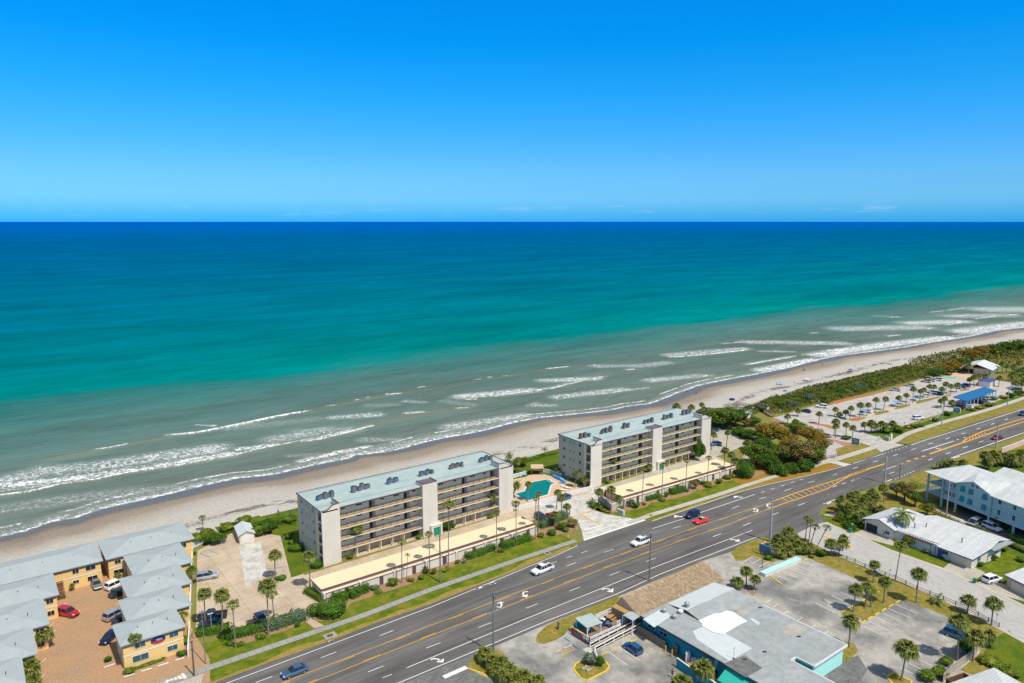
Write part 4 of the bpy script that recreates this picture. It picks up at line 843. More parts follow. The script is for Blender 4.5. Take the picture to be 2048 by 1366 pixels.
# ---------------------------------------------------------------- garage rows
def garage_row(fn,rz,x0,x1,yb,yf,lab,nb):
    o=fn(0,0); t=thing('garage_row',lab,'garages',(o[0],o[1],0),rz)
    H_=2.65
    mb=MB(); mb.box(x0+.15,yf+.2,0,x1-.15,yb-.3,H_-.18); mb.build('wall','cream',t)
    mb=MB(); mb.box(x0,yf,H_-.18,x1,yb,H_); ro=mb.build('roof','creamroof',t)
    mb=MB(); mb.box(x0-.06,yf-.16,H_-.25,x1+.06,yf,H_+.1); mb.box(x0-.09,yf-.05,H_-.25,x0,yb,H_+.06); mb.box(x1,yf-.05,H_-.25,x1+.09,yb,H_+.06); mb.build('roof_edge','trim',ro)
    seg=(x1-x0)/nb
    for k in range(nb):
        a=x0+k*seg; b=a+seg
        mb=MB(); mb.box(a+.5,yf-1.0,0,b-.05,yf+.2,2.02); mb.box(a+.02,yf-1.15,0,a+.48,yf+.2,2.2)
        w_=mb.build('front_wall','stucco',t)
        mb=MB(); mb.box(a+.5,yf-1.0,2.02,b-.05,yf-.16,2.1); mb.build('ledge','creamroof',w_)
        mb=MB(); mb.box(a+.5,yf-1.08,1.98,b-.05,yf-1.0,2.12); mb.box(a+.49,yf-1.2,0,a+.56,yf-1.0,2.05); mb.build('ledge_trim','trim',w_)
        x=a+seg*.58; mb=MB(); mb.box(x,yf-1.05,0,x+.95,yf-.98,1.95); mb.build('door','trim',t)
    n=int((x1-x0)/2.9)
    for k in range(n):
        x=x0+.5+k*2.9; mb=MB(); mb.box(x,yb-.32,0,x+2.5,yb-.24,2.15); mb.build('garage_door','garage',t)
    return t
garage_row(lambda x,y:(x,y),0,-6.6,51.5,-8.9,-14.7,'long low cream garage row between the highway and the nearer condominium',7)
garage_row(WB,BR+R(-1.4),-1.4,47.6,-8.1,-15.2,'long low cream garage row between the highway and the farther condominium',6)
# walled refuse enclosure at the end of the farther garage row
P_=gs('Z4',[(815,800),(905,840)],1.8); q=[g('Z4',850,740,1.8),g('Z4',975,800,1.8)]
t=thing('refuse_enclosure','open-topped pale block enclosure at the left end of the farther garage row','enclosure',(0,0,0))
mb=MB(); pl=gs('Z4',[(820,775),(900,845),(980,812),(850,735)],2.0); mb.rail([pl[0],pl[1],pl[2]],.22,0,2.0); mb.rail([pl[2],pl[3],pl[0]],.22,0,2.0); mb.build('wall','stuccog',t)
mb=MB(); mb.rail([pl[0],pl[1],pl[2]],.3,2.0,2.1); mb.build('coping','frame',t)
mb=MB(); c=[(pl[0][0]*.8+pl[2][0]*.2,pl[0][1]*.8+pl[2][1]*.2)]
mb.prism([((p[0]*.86+sum(q_[0] for q_ in pl)/4*.14),(p[1]*.86+sum(q_[1] for q_ in pl)/4*.14)) for p in pl],.0,.5); mb.build('mulch_fill','mulch',t)
# shed in the concrete lot
t=thing('garage_shed','small cream shed with white roller door at the back of the concrete lot','shed',(-11.9,24.4,0),R(-8))
mb=MB(); mb.prism([(0,0),(3.6,0),(3.6,6.6),(0,6.6)],0,2.3); mb.face([(0,0,2.3),(3.6,0,2.3),(1.8,0,3.1)]); mb.face([(3.6,6.6,2.3),(0,6.6,2.3),(1.8,6.6,3.1)]); mb.build('wall','cream',t)
mb=MB()
for s in (0,1):
    xe=-.25 if s==0 else 3.85; P=[(xe,-.35,2.2),(1.8,-.35,3.2),(1.8,6.9,3.2),(xe,6.9,2.2)]; 
    if s: P=P[::-1]
    mb.face(P[::-1]); mb.face([(a,b,c+.08) for a,b,c in P]); 
mb.box(-.28,-.38,2.15,-.22,6.95,2.3); mb.box(3.82,-.38,2.15,3.88,6.95,2.3); mb.build('roof','lightroof',t)
mb=MB(); mb.box(.4,-.08,0,3.2,0,2.0); [mb.box(.4,-.1,k*.4,3.2,-.07,k*.4+.03) for k in range(1,5)]; mb.build('roller_door','frame',t)
# ---------------------------------------------------------------- yellow motel
def hip(mb,x0,y0,x1,y1,z,h,over=.5,axis=None):
    x0-=over;x1+=over;y0-=over;y1+=over; w=x1-x0; d=y1-y0
    if axis is None: axis='x' if w>=d else 'y'
    if axis=='x': r=d/2; a=(x0+r,(y0+y1)/2,z+h); b=(x1-r,(y0+y1)/2,z+h)
    else: r=w/2; a=((x0+x1)/2,y0+r,z+h); b=((x0+x1)/2,y1-r,z+h)
    A=(x0,y0,z);B=(x1,y0,z);C=(x1,y1,z);E=(x0,y1,z)
    if axis=='x': fs=[[A,B,b,a],[B,C,b],[C,E,a,b],[E,A,a]]
    else: fs=[[A,B,a],[B,C,b,a],[C,E,b],[E,A,a,b]]
    for f in fs: mb.face(f)
    mb.box(x0,y0,z-.22,x1,y1,z-.001)
def motel(units,lab,face=0,back=None,H_=5.2,wallm='yellowwall',extra=None):
    t=thing('motel_wing',lab,'motel building')
    mb=MB(); 
    for (x0,y0,x1,y1) in units: mb.box(x0,y0,0,x1,y1,H_-.2)
    w_=mb.build('wall',wallm,t)
    for (x0,y0,x1,y1) in units:
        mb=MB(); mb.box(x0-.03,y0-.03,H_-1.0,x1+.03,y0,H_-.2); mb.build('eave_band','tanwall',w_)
        mb=MB(); mb.box(x0-.04,y0-.05,2.55,x1+.04,y0,2.75); mb.box(x0-.05,y0,2.55,x0,y1,2.75); mb.box(x1,y0,2.55,x1+.05,y1,2.75); mb.build('floor_band','frame',w_)
    ro=None
    for i,(x0,y0,x1,y1) in enumerate(units):
        mb=MB(); hip(mb,x0,y0,x1,y1,H_+.0015*i,1.15 if (x1-x0)<14 else 1.3); r_=mb.build('roof','shingle',t)
        mb=MB(); 
        for k in range(3): 
            if k==1 and x1-x0<14:
                m2=MB(); xa=x0+(x1-x0)*.42; ya,yb_=y0+(y1-y0)*.56,y0+(y1-y0)*.8
                for dx in (0,.55): m2.box(xa+dx,ya,H_+1.2,xa+dx+.09,yb_,H_+2.35)
                m2.build('skylight_frame','roofseam',r_) if 0 else None
            a=x0+(x1-x0)*(.3+.25*k); b=y0+(y1-y0)*.35; mb.tube((a,b,H_+.3),(a,b,H_+1.15),.06,n=6)
        mb.build('vent_pipe','acd',r_)
    return t
fr=[(-44.7,-16.6,-34.6,-8.9),(-42.2,-9.0,-31.6,.6),(-40.4,.5,-29.4,10.6),(-37.7,10.5,-26.6,21.9)]
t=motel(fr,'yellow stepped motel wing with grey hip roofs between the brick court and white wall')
for (x0,y0,x1,y1) in fr:
    for z in (.9,3.5):
        addwin(t,(1.6,1.1,'glassb'),x0,y0+3,z,R(-90)); addwin(t,(1.2,1.1,'glassb'),x0,y0+6.2,z,R(-90)); addwin(t,(1.2,1.0,'glassb'),x1,y0+4.5,z,R(90))
addwin(t,(1.7,1.0,'glassb'),-41.9,-16.6,3.6); addwin(t,(1.5,1.0,'glassb'),-36.2,-16.6,3.6); addwin(t,(2.6,1.2,'glassb'),-42.0,-16.6,1.0); addwin(t,(1.7,1.0,'glassb'),-36.6,-16.6,1.0)
t2=thing('oval_motel_sign','oval navy and red sign with white script on the yellow wall above the lawn','sign',(-38.9,-16.72,4.0))
mb=MB(); n=24; mb.v=[]; e0=[(1.25*math.cos(2*math.pi*k/n),-.05,.62*math.sin(2*math.pi*k/n)) for k in range(n)]; e1=[(a,.08,c) for a,b,c in e0]; mb.face(e0[::1]); mb.face(e1[::-1])
for k in range(n): mb.face([e0[k],e1[k],e1[(k+1)%n],e0[(k+1)%n]])
mb.build('panel','navy',t2)
mb=MB(); mb.face([(1.2*math.cos(a),-.07,.58*math.sin(a)) for a in [R(190+k*16) for k in range(10)]]); mb.build('red_wedge','red',t2)
mb=MB()
for k,(x,h) in enumerate(((-.35,.3),(-.15,.2),(.02,.2),(.2,.24),(.4,.2),(.6,.22))): mb.box(x,-.1,-.12,x+.07,-.08,-.12+h); mb.box(x,-.1,-.12,x+.13,-.08,-.06)
mb.box(-.3,-.1,.12,.6,-.08,.19); mb.build('lettering','frame',t2)
bk=[(-41.1,23.3,-23.2,34.6)]
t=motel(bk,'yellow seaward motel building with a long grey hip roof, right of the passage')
for x,k in ((-38.2,0),(-35,1)): addwin(t,(1.9,1.0),x-1,23.3,1.0); addwin(t,(1.2,.9),x-1,23.3,3.4)
addwin(t,(1.2,1),-25.2,23.3,3.4)
wl_=[(-66,23.3,-42.6,34.6)]
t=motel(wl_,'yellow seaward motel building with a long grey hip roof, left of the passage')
for x,z,s in ((-47.6,1.2,1.1),(-44.4,1.0,1.9)): addwin(t,(s,.75 if s<1.5 else 1.0),x,23.3,z)
addwin(t,(1.9,1.0),-44.6,23.3,3.5); addwin(t,(1.2,1.0),-47.5,23.3,3.5)
mb=MB()
for k in range(12): mb.box(-51.4,22.9-.28*k,2.7-.22*k,-50.0,22.62-.28*k,2.8-.22*k); 
mb.box(-51.45,19.4,0,-51.4,23,1.0); mb.build('stairs','brownwood',t)
lf=[(-66,11.6,-52.2,21.9),(-68,-.2,-54.9,11.5),(-70,-10.2,-57.6,-.1),(-70,-19,-59.9,-10.1)]
t=motel(lf,'yellow stepped motel wing with grey hip roofs at the left edge')
for (x0,y0,x1,y1) in lf:
    for z in (.9,3.5): addwin(t,(1.4,1.1),x1,y0+4,z,R(90)); addwin(t,(1.2,1.0),x1-1.2,y0,z)
# white wall beside the motel
pl=gs('Z1',[(1440,345),(1432,420),(1425,600),(1418,800),(1410,1000),(1402,1130)],1.2)
t=thing('boundary_wall','long white boundary wall between the motel and the concrete lot','wall',(0,0,0))
mb=MB(); mb.rail(pl,.16,0,1.5); mb.build('panel','vinyl',t)
mb=MB(); mb.rail(pl,.26,1.5,1.58); mb.build('cap','frame',t)
t=thing('gate_fence','short white slatted gate at the seaward end of the white wall','gate',(*g('Z1',1440,365),0),math.atan2(*(lambda a,b:(b[1]-a[1],b[0]-a[0]))(g('Z1',1440,365),g('Z1',1505,335))))
mb=MB(); 
for k in range(10): mb.box(k*.33,-.03,.1,k*.33+.2,.03,1.7)
mb.build('slats','vinyl',t); mb=MB(); mb.box(0,-.06,.4,3.2,-.03,.5); mb.box(0,-.06,1.3,3.2,-.03,1.4); mb.build('rails','vinyl',t)
# ---------------------------------------------------------------- restaurant
RT=thing('restaurant_building','flat grey-roofed teal and aqua restaurant with a white roof patch','restaurant')
mb=MB(); H_=3.7
mb.box(39.2,-84.2,0,60.3,-64,H_); w1=mb.build('teal_wall','tealw',RT)
mb=MB(); mb.box(38.7,-91.6-8,0,48.2,-84.2,H_); mb.build('lower_wall','greenw',RT)
mb=MB(); mb.box(48.2,-90.4,0,60.6,-84.2,H_-.02); mb.box(50.5,-93.4,0,60.6,-90.4,H_-.02); mb.build('aqua_wall','aquaw',RT)
mb=MB(); mb.box(50.45,-93.38,0,50.5,-90.4,H_-.05); mb.box(48.2,-93.0,0,48.25,-84,H_-.06); mb.build('recess_wall','greenw',RT)
mb=MB(); mb.box(38.72,-99.6,0,48.1,-99.55,H_); mb.build('street_wall','aquaw',RT)
mb=MB(); mb.prism([(38.4,-99.9),(48.4,-99.9),(48.4,-90.5),(50.2,-90.5),(50.2,-93.8),(60.9,-93.8),(60.9,-64.2),(38.4,-64.2)],H_,H_+.22); ro=mb.build('roof','greyroof',RT,tri=True)
mb=MB(); 
for a,b in (((50.1,-93.9),(61,-93.9)),((61,-93.9),(61,-76)),((50.1,-93.9),(50.1,-90.4)),((50.1,-90.4),(48.5,-90.4)),((48.5,-90.4),(48.5,-99.9))): mb.rail([a,b],.22,H_-.1,H_+.27)
mb.build('white_fascia','frame',ro)
mb=MB(); mb.rail([(38.3,-99.9),(38.3,-64.2)],.16,H_-.15,H_+.2); mb.build('dark_fascia','rail',ro)
rz_=H_+.224
def rp_(name,v,pts,m,zz,par=ro): 
    mb=MB(); P=gs(v,pts,zz); a=sum(P[i][0]*P[(i+1)%len(P)][1]-P[(i+1)%len(P)][0]*P[i][1] for i in range(len(P)))
    if a<0: P=P[::-1]
    mb.prism(P,zz-.02,zz); return mb.build(name,m,par,tri=True)
rp_('light_roof_patch','Z6',[(918,728),(935,760),(945,785),(1180,940),(1210,925),(1345,850),(1150,740),(985,695)],'lightroof',rz_+.03)
rp_('white_roof_patch','Z6',[(960,650),(990,628),(1040,612),(1025,590),(1045,585),(1060,600),(1110,600),(1165,578),(1210,590),(1310,655),(1255,680),(1140,748),(1070,735),(985,690),(985,672)],'whitepatch',rz_+.14)
for k,(p) in enumerate(([(1180,560),(1280,620),(1340,600),(1240,540)],[(1330,640),(1390,685),(1400,665),(1345,632)],[(1140,960),(1290,900),(1420,990),(1300,1060)],[(1540,700),(1650,660),(1740,720),(1620,780)],[(560,640),(700,560),(760,620),(640,700)])):
    rp_('roof_patch','Z6',p,['lot','greyroof','lotblue','lot','lightroof'][k] if k!=1 else 'lightroof',rz_+.012+.001*k)
# gabled metal part beside the thatch
P=[g('Z6',735,525,H_+.3),g('Z6',1095,370,H_+.3),g('Z6',1250,398,H_+1.2),g('Z6',870,572,H_+1.2),g('Z6',1460,560,H_+.3),g('Z6',975,668,H_+.3)]
mb=MB(); zb,zr=H_+.25,H_+.95
L0=(46.0,-64.4);R0=(60.8,-64.4);Lr=(46.0,-69.1);Rr=(60.8,-69.3);L1=(46.0,-73.1);R1_=(60.8,-74.6)
mb.face([(*Lr,zr),(*Rr,zr),(*R0,zb),(*L0,zb)],0); mb.face([(*L1,zb),(*R1_,zb),(*Rr,zr),(*Lr,zr)],1)
mb.face([(*L0,H_),(*L0,zb),(*Lr,zr),(*L1,zb),(*L1,H_)],2); mb.face([(*R0,H_),(*R1_,H_),(*R1_,zb),(*Rr,zr),(*R0,zb)],2)
mb.rail([Lr,Rr],.35,zr-.05,zr+.05,3); mb.build('gabled_roof',['lightroof','greyroof','rail','whiteroof'],ro)
# rooftop vents
for k,(x,y,zz) in enumerate(((712,590,rz_),(785,635,rz_),(875,545,H_+1.0),(830,600,rz_))):
    p=g('Z6',x,y,zz); t=thing('roof_exhaust_fan','round metal exhaust fan on the restaurant roof, '+['nearest the thatch','second from the thatch','on the light gabled slope','small white one by the gable end'][k],'roof fan',(*p,zz))
    mb=MB(); mb.tube((0,0,0),(0,0,.5),.32,n=12); mb.tube((0,0,.5),(0,0,.75),.55,.5,n=12); mb.tube((0,0,.75),(0,0,.95),.5,.1,n=12); mb.build('hood','whitew' if k==3 else 'steel',t)
    mb=MB(); mb.box(-.42,-.42,0,.42,.42,.25); mb.build('curb','greyroof',t)
for k,(x,y) in enumerate(((1403,560),(1680,768),(1435,878),(1293,932))):
    p=g('Z6',x,y,rz_); mb=MB(); mb.box(-.35,-.12,0,.35,.12,.16); mb.box(-.3,-.08,.16,.3,.08,.2); tag(mb.build('roof_vent','rail',None,(*p,rz_),R(-35)),['small dark roof vent by the light upper corner of the restaurant','small dark roof vent toward the aqua end wall','small dark roof vent right of the antenna','small dark roof vent below the antenna'][k],'roof vent')
p=g('Z6',1212,925,rz_); t=thing('roof_antenna','thin antenna mast standing on the light roof patch','antenna',(*p,rz_)); mb=MB(); mb.tube((0,0,0),(0,0,2.2),.035,n=6); mb.tube((-.3,0,2.0),(.3,0,2.0),.02,n=5); mb.box(-.2,-.2,0,.2,.2,.06); mb.build('mast','rail',t)
for y in (-66.5,-69.5): addwin(w1,(1.8,.7),39.2,y,1.9,R(-90))
# service yard wall
t=thing('yard_wall','teal service yard wall below the restaurant with a green shade panel','wall',(0,0,0))
pl=gs('Z6',[(805,925),(930,1015),(1060,1090),(1100,1120)],1.6); mb=MB(); mb.rail(pl,.2,0,1.75); mb.build('wall','tealw',t); mb=MB(); mb.rail(pl,.28,1.75,1.83); mb.build('coping','frame',t)
t=thing('ladder','tall metal ladder leaning on the restaurant roof edge above the service yard','ladder',(0,0,0))
a=(*g('Z6',1045,1080,0.1),.1); b=(*g('Z6',1090,930,4.6),4.6); mb=MB()
for s in (-.22,.22): mb.tube((a[0],a[1]+s,a[2]),(b[0],b[1]+s,b[2]),.035,n=5)
for k in range(14):
    q=[a[i]+(b[i]-a[i])*(k+1)/15 for i in range(3)]; mb.tube((q[0],q[1]-.22,q[2]),(q[0],q[1]+.22,q[2]),.025,n=5)
mb.build('rails','steel',t)
mb=MB(); mb.box(-.5,-.9,0,.5,.9,.06,0); 
t=thing('shade_panel','slanted sea-green shade panel against the restaurant yard wall','awning',(37.4,-86.8,0)); mb=MB(); mb.face([(1.2,2.4,3.3),(-1.4,2.4,1.9),(-1.4,-6,1.9),(1.2,-6,3.3)]); mb.face([(1.2,-6,3.36),(-1.4,-6,1.96),(-1.4,2.4,1.96),(1.2,2.4,3.36)]); mb.build('canvas','greenw',t)
for k in range(3): mb=MB(); mb.tube((-1.4,2.2-4*k,0),(-1.4,2.2-4*k,1.95),.05,n=6); mb.build('post','steel',t)
def fridge(p,lab,h=1.8,w=.8,m='whitew',cat='freezer',name='chest_cabinet',rz=0):
    t=thing(name,lab,cat,(*p,0.03),rz); mb=MB(); mb.box(-w/2,-.35,0.06,w/2,.35,h); mb.box(-w/2+.04,-.3,0,w/2-.04,.3,.06); mb.build('cabinet',m,t); mb=MB(); mb.box(-w/2+.03,-.4,.1,w/2-.03,-.35,h-.05); mb.box(w/2-.12,-.44,h*.4,w/2-.09,-.4,h*.7); mb.build('door',m,t); return t
fridge(g('Z6',880,950),'tall white cabinet in the service yard behind the teal wall',2.0,.8,rz=R(-40)); fridge(g('Z6',925,965),'low white cabinet in the service yard beside the orange bench',1.2,.9,rz=R(-40)); fridge(g('Z6',1095,1045),'dark green condenser in the service yard below the ladder',1.3,1.0,'acd','condenser','condenser',R(-40))
fridge(g('Z6',905,980),'low orange bench box in the service yard by the palm',.5,1.3,'plank','box','bench_box',R(-40))
# board fence along the teal wall
pl=gs('Z6',[(515,740),(620,800),(720,865),(725,875)]); t=thing('board_fence','brown board fence running beside the teal restaurant wall','fence',(0,0,0)); mb=MB()
for a,b in zip(pl[:-2],pl[1:-1]):
    n=int(math.dist(a,b)/.2)
    for k in range(n):
        p=(a[0]+(b[0]-a[0])*k/n,a[1]+(b[1]-a[1])*k/n); mb.box(p[0]-.04,p[1]-.085,.05,p[0]+.04,p[1]+.085,1.75+random.uniform(-.03,.03))
mb.build('boards','wood',t); mb=MB(); mb.rail([(q[0]+.08,q[1]) for q in pl[:3]],.06,1.2,1.3); mb.build('rail','wood',t)
pl=gs('Z6',[(775,860),(805,900)]); mb=MB(); mb.rail(pl,.08,.05,1.8); tag(mb.build('board_gate','wood'),'short brown board gate beside the two yellow bollards','gate')
for k,(x,y) in enumerate(((722,880),(768,912))):
    p=g('Z6',x,y); mb=MB(); mb.tube((0,0,0),(0,0,1.35),.11,n=10); mb.tube((0,0,1.35),(0,0,1.43),.11,.04,n=10); tag(mb.build('bollard','yelcurb',None,(*p,.03)),'yellow bollard at the %s side of the board gate'%('upper left','lower right')[k],'bollard')
# thatched roof pavilion
t=thing('thatched_pavilion','long thatched pavilion along the highway edge beside the restaurant','thatched pavilion',(0,0,0))
x0,x1,y0,y1=39.3,65.3,-63.4,-56.9; zr,ze=4.9,2.75
def thatch(x0,x1,y0,y1,zr,ze,name,par,dens=26,m='thatch'):
    mb=MB(); ym=y0+(y1-y0)*.82
    A=[(x0,y0,ze),(x1,y0,ze),(x1,ym,zr),(x0,ym,zr)]; B=[(x1,y1,ze),(x0,y1,ze),(x0,ym,zr),(x1,ym,zr)]
    for f in (A,B): mb.face(f); mb.face([(p[0],p[1],p[2]-.3) for p in f][::-1])
    mb.face([(x0,y1,ze),(x0,y0,ze),(x0,ym,zr)]); mb.face([(x1,y0,ze),(x1,y1,ze),(x1,ym,zr)])
    rnd=random.Random(5)
    for k in range(int((x1-x0)*(y1-y0)*dens)):
        x=rnd.uniform(x0,x1); tt=rnd.random(); 
        if tt<.86: f=tt/.86; y=ym+(y0-ym)*f; z=zr+(ze-zr)*f; d=-1; sl=(zr-ze)/(ym-y0)
        else: f=(tt-.86)/.14; y=ym+(y1-ym)*f; z=zr+(ze-zr)*f; d=1; sl=(zr-ze)/(y1-ym)
        L_=rnd.uniform(.35,.75); w=rnd.uniform(.03,.09); dx=rnd.uniform(-.25,.25)
        z+=rnd.uniform(.03,.12); 
        mb.face([(x-w,y,z),(x+dx-w*.3,y+d*L_,z-sl*L_*rnd.uniform(.7,1.05)),(x+dx+w*.3,y+d*L_,z-sl*L_*rnd.uniform(.7,1.05)),(x+w,y,z)][::-1 if d<0 else 1])
    for k in range(int((x1-x0)*14)):
        x=rnd.uniform(x0,x1); L_=rnd.uniform(.3,.6); mb.face([(x-.04,y0,ze+.05),(x+.04,y0,ze+.05),(x+.02,y0-.18,ze-L_)]); 
    for k in range(int((y1-y0)*14)):
        y=rnd.uniform(y0,y1); f=(y-y0)/(ym-y0) if y<ym else (y1-y)/(y1-ym); z=ze+(zr-ze)*f; L_=rnd.uniform(.3,.6)
        mb.face([(x0,y-.05,z+.05),(x0,y+.05,z+.05),(x0-.15,y,z-L_)]); mb.face([(x1,y-.05,z+.05),(x1,y+.05,z+.05),(x1+.15,y,z-L_)])
    return mb.build(name,m,par)
ro=thatch(x0,x1,y0,y1,zr,ze,'roof',t)
mb=MB(); ym=y0+(y1-y0)*.82
for k in range(26): x=x0+9+k*.65; mb.face([(x,ym-.1,zr+.1),(x+.45,ym-.1,zr+.1),(x+.4,ym+.55,zr-.25),(x+.05,ym+.55,zr-.25)]); mb.face([(x+.05,ym-.75,zr-.15),(x+.4,ym-.75,zr-.15),(x+.45,ym-.1,zr+.1),(x,ym-.1,zr+.1)]) if k%2 else 0
mb.build('ridge_cap','thatchp',ro)
for k in range(9):
    for y in (y0+.5,y1-.4): mb=MB(); mb.tube((x0+.8+k*3.05,y,0),(x0+.8+k*3.05,y,2.9),.11,n=8); mb.build('post','bark',t)
# ---------------------------------------------------------------- restaurant deck
t=thing('deck_patio','raised wooden deck patio with white railings between the thatch and the lot','deck',(0,0,0))
dx0,dx1,dy0,dy1=27.6,38.9,-61.3,-56.3; dz=.75
mb=MB(); 
for k in range(int((dx1-dx0)/.2)): mb.box(dx0+k*.2,dy0,dz-.06,dx0+k*.2+.185,dy1,dz)
mb.box(dx0+.1,dy0+.1,0,dx1-.1,dy1-.1,dz-.1); mb.build('deck_floor','wood',t)
def railing(mb,pts,z0,h=1.0,step=1.5,pk=None):
    for a,b in zip(pts[:-1],pts[1:]):
        mb.rail([a,b],.1,z0+h-.1,z0+h); mb.rail([a,b],.06,z0+h*.55,z0+h*.55+.12); mb.rail([a,b],.06,z0+.08,z0+.2)
        n=max(1,int(math.dist(a,b)/step))
        for k in range(n+1): p=(a[0]+(b[0]-a[0])*k/n,a[1]+(b[1]-a[1])*k/n); mb.box(p[0]-.06,p[1]-.06,z0-.3,p[0]+.06,p[1]+.06,z0+h+.08)
for pts_,h_,st_ in (([(dx0,dy1-1.5),(dx0,dy0),(dx1-3,dy0)],1,1.5),([(34,dy1+.05),(dx1,dy1+.05)],1.2,1.5),([(dx1-3.2,dy0+.8),(dx1-.3,dy0+.8)],1.1,.6)): mb=MB(); railing(mb,pts_,dz,h_,st_); mb.build('railing','whitew',t)
mb=MB(); mb.box(dx0-.12,dy0+1.9,.15,dx0-.05,dy1,1.55); mb.build('mural_panel','red',t)
mb=MB(); mb.box(dx0-.16,dy0+1.9,1.55,dx0-.02,dy1,1.68); mb.box(dx0-.15,dy0+2.6,.3,dx0-.12,dy0+4.2,1.0,1); mb.box(dx0-.15,dy0+2.1,.9,dx0-.12,dy0+3.3,1.4,2); mb.build('mural_trim',['yelcurb','tealw','plank'],t)
mb=MB(); mb.box(dx0+.3,dy1-.1,dz,31.3,dy1,dz+1.5); mb.build('wind_screen','tealw',t)
mb=MB(); mb.box(dx1-3.8,dy1-4.2,dz,dx1-3.6,dy1,dz+1.1) if 0 else None
# ramp
mb=MB(); mb.face([(39.4,-63.2,.65),(27.2,-63.2,.12),(27.2,-61.9,.12),(39.4,-61.9,.65)][::-1]); mb.face([(39.4,-63.2,.0),(39.4,-63.2,.65),(27.2,-63.2,.12),(27.2,-63.2,0)]); mb.build('ramp','wood',t)
mb=MB()
for y in (-63.3,-61.9):
    for za,zb_ in ((.15,.75),(.35,1.0)):
        for (a,h0),(b,h1) in ((((27.2,y),.15),((33.3,y),.4)),(((33.3,y),.4),((39.4,y),.65))):
            mb.face([(a[0],y-.04,h0+za-.1),(b[0],y-.04,h1+za-.1),(b[0],y-.04,h1+zb_-.1),(a[0],y-.04,h0+zb_-.1)]); mb.face([(a[0],y+.04,h0+za-.1),(a[0],y+.04,h0+zb_-.1),(b[0],y+.04,h1+zb_-.1),(b[0],y+.04,h1+za-.1)]); mb.face([(a[0],y-.04,h0+zb_-.1),(b[0],y-.04,h1+zb_-.1),(b[0],y+.04,h1+zb_-.1),(a[0],y+.04,h0+zb_-.1)])
    for k in range(6): x=27.2+k*2.44; mb.box(x-.07,y-.07,0,x+.07,y+.07,1.15+.1*k)
mb.build('ramp_railing','whitew',t)
mb=MB(); mb.box(25.6,-63.2,0,27.6,-61.5,.12); mb.build('landing','concw',t)
mb=MB(); railing(mb,[(26.9,-63.4),(25.2,-66.2)],.1,.9); mb.build('walk_railing','whitew',t)
mb=MB(); [mb.box(39.4+.35*k,-63.4,0,39.75+.35*k,-62.2,.6-.2*k) for k in range(3)]; mb.build('steps','yelcurb',t)
# deck canopy
c=thing('deck_canopy','pale blue flat metal canopy on white posts over the left end of the deck','canopy',(0,0,0))
mb=MB(); P=[(27.9,-60.2),(31.6,-60.6),(32.0,-56.9),(28.2,-56.4)]; mb.prism(P,3.0,[3.12,3.12,3.3,3.3],bot=True); mb.build('roof','roofblue',c)
for p in ((28.1,-60.1),(31.4,-60.4),(31.8,-57.1),(28.4,-56.6)): mb=MB(); mb.box(p[0]-.07,p[1]-.07,dz,p[0]+.07,p[1]+.07,3.05); mb.build('post','whitew',c)
mb=MB(); mb.tube((28.1,-60.1,2.2),(28.9,-60.1,3.0),.05,n=5); mb.tube((31.4,-60.4,2.2),(30.6,-60.4,3.0),.05,n=5); mb.build('brace','whitew',c)
c=thing('entry_canopy','small corrugated blue-white canopy at the restaurant entrance','canopy',(0,0,0))
mb=MB(); P0=gs('S1',[(1405,340),(1535,285),(1640,355),(1540,420)],3.1); mb.prism(P0,3.0,3.1,bot=True)
for k in range(7):
    t0=(k+.5)/7; a=(P0[0][0]+(P0[1][0]-P0[0][0])*t0,P0[0][1]+(P0[1][1]-P0[0][1])*t0); b=(P0[3][0]+(P0[2][0]-P0[3][0])*t0,P0[3][1]+(P0[2][1]-P0[3][1])*t0); mb.rail([a,b],.09,3.1,3.15,1)
mb.build('roof',['roofblue','lightroof'],c)
for p in (P0[0],P0[3]): mb=MB(); mb.box(p[0]-.06,p[1]-.06,0,p[0]+.06,p[1]+.06,3.0); mb.build('post','whitew',c)
c=thing('thatched_awning','small tan palm-thatched lean-to beside the main thatched roof','thatched awning',(0,0,0))
P1=gs('S1',[(1325,180),(1515,290),(1450,325),(1250,225)],2.9); mb=MB(); mb.prism(P1,2.7,2.9,bot=True); mb.build('roof','thatchp',c)
mb=MB(); a,b=P1[3],P1[2]; mb.rail([a,b],.08,.3,2.7); mb.build('screen','wood',c)
# deck furniture
def chair(par_loc,rz,lab,m,grp=None):
    t=thing('patio_chair',lab,'chair',par_loc,rz,grp); mb=MB(); mb.box(-.24,-.24,.4,.24,.24,.45); mb.build('seat',m,t); mb=MB(); mb.box(-.24,.2,.45,.24,.26,.9); mb.build('backrest',m,t)
    for sx in (-1,1):
        for sy in (-1,1): mb=MB(); mb.tube((sx*.2,sy*.2,0),(sx*.2,sy*.2,.4),.025,n=5); mb.build('leg','rail',t)
    return t
def table(loc,lab,m,r=.5,umb=None,grp=None):
    t=thing('patio_table',lab,'table',loc,0,grp); mb=MB(); mb.tube((0,0,.7),(0,0,.75),r,n=14); mb.build('tabletop',m,t); mb=MB(); mb.tube((0,0,0),(0,0,.7),.05,n=6); mb.tube((0,0,0),(0,0,.05),.28,n=10); mb.build('pedestal','rail',t); return t
for k,(x,y,m,lb) in enumerate(((33.2,-58.3,'whitew','white round patio table nearest the canopy'),(34.6,-57.7,'whitew','white round patio table in the middle of the deck'),(34.4,-59.4,'acb','dark blue round patio table beside the ramp railing'))):
    table((x,y,dz),lb,m)
    for j,a in enumerate((20,140,260)):
        chair((x+.75*math.cos(R(a)),y+.75*math.sin(R(a)),dz),R(a-90),['rear right','left','near'][j]+' dark chair at the '+lb,'navy','chairs at the '+lb)
t=thing('picnic_table','orange wooden picnic table with benches on the deck','picnic table',(36.6,-57.9,dz),R(15))
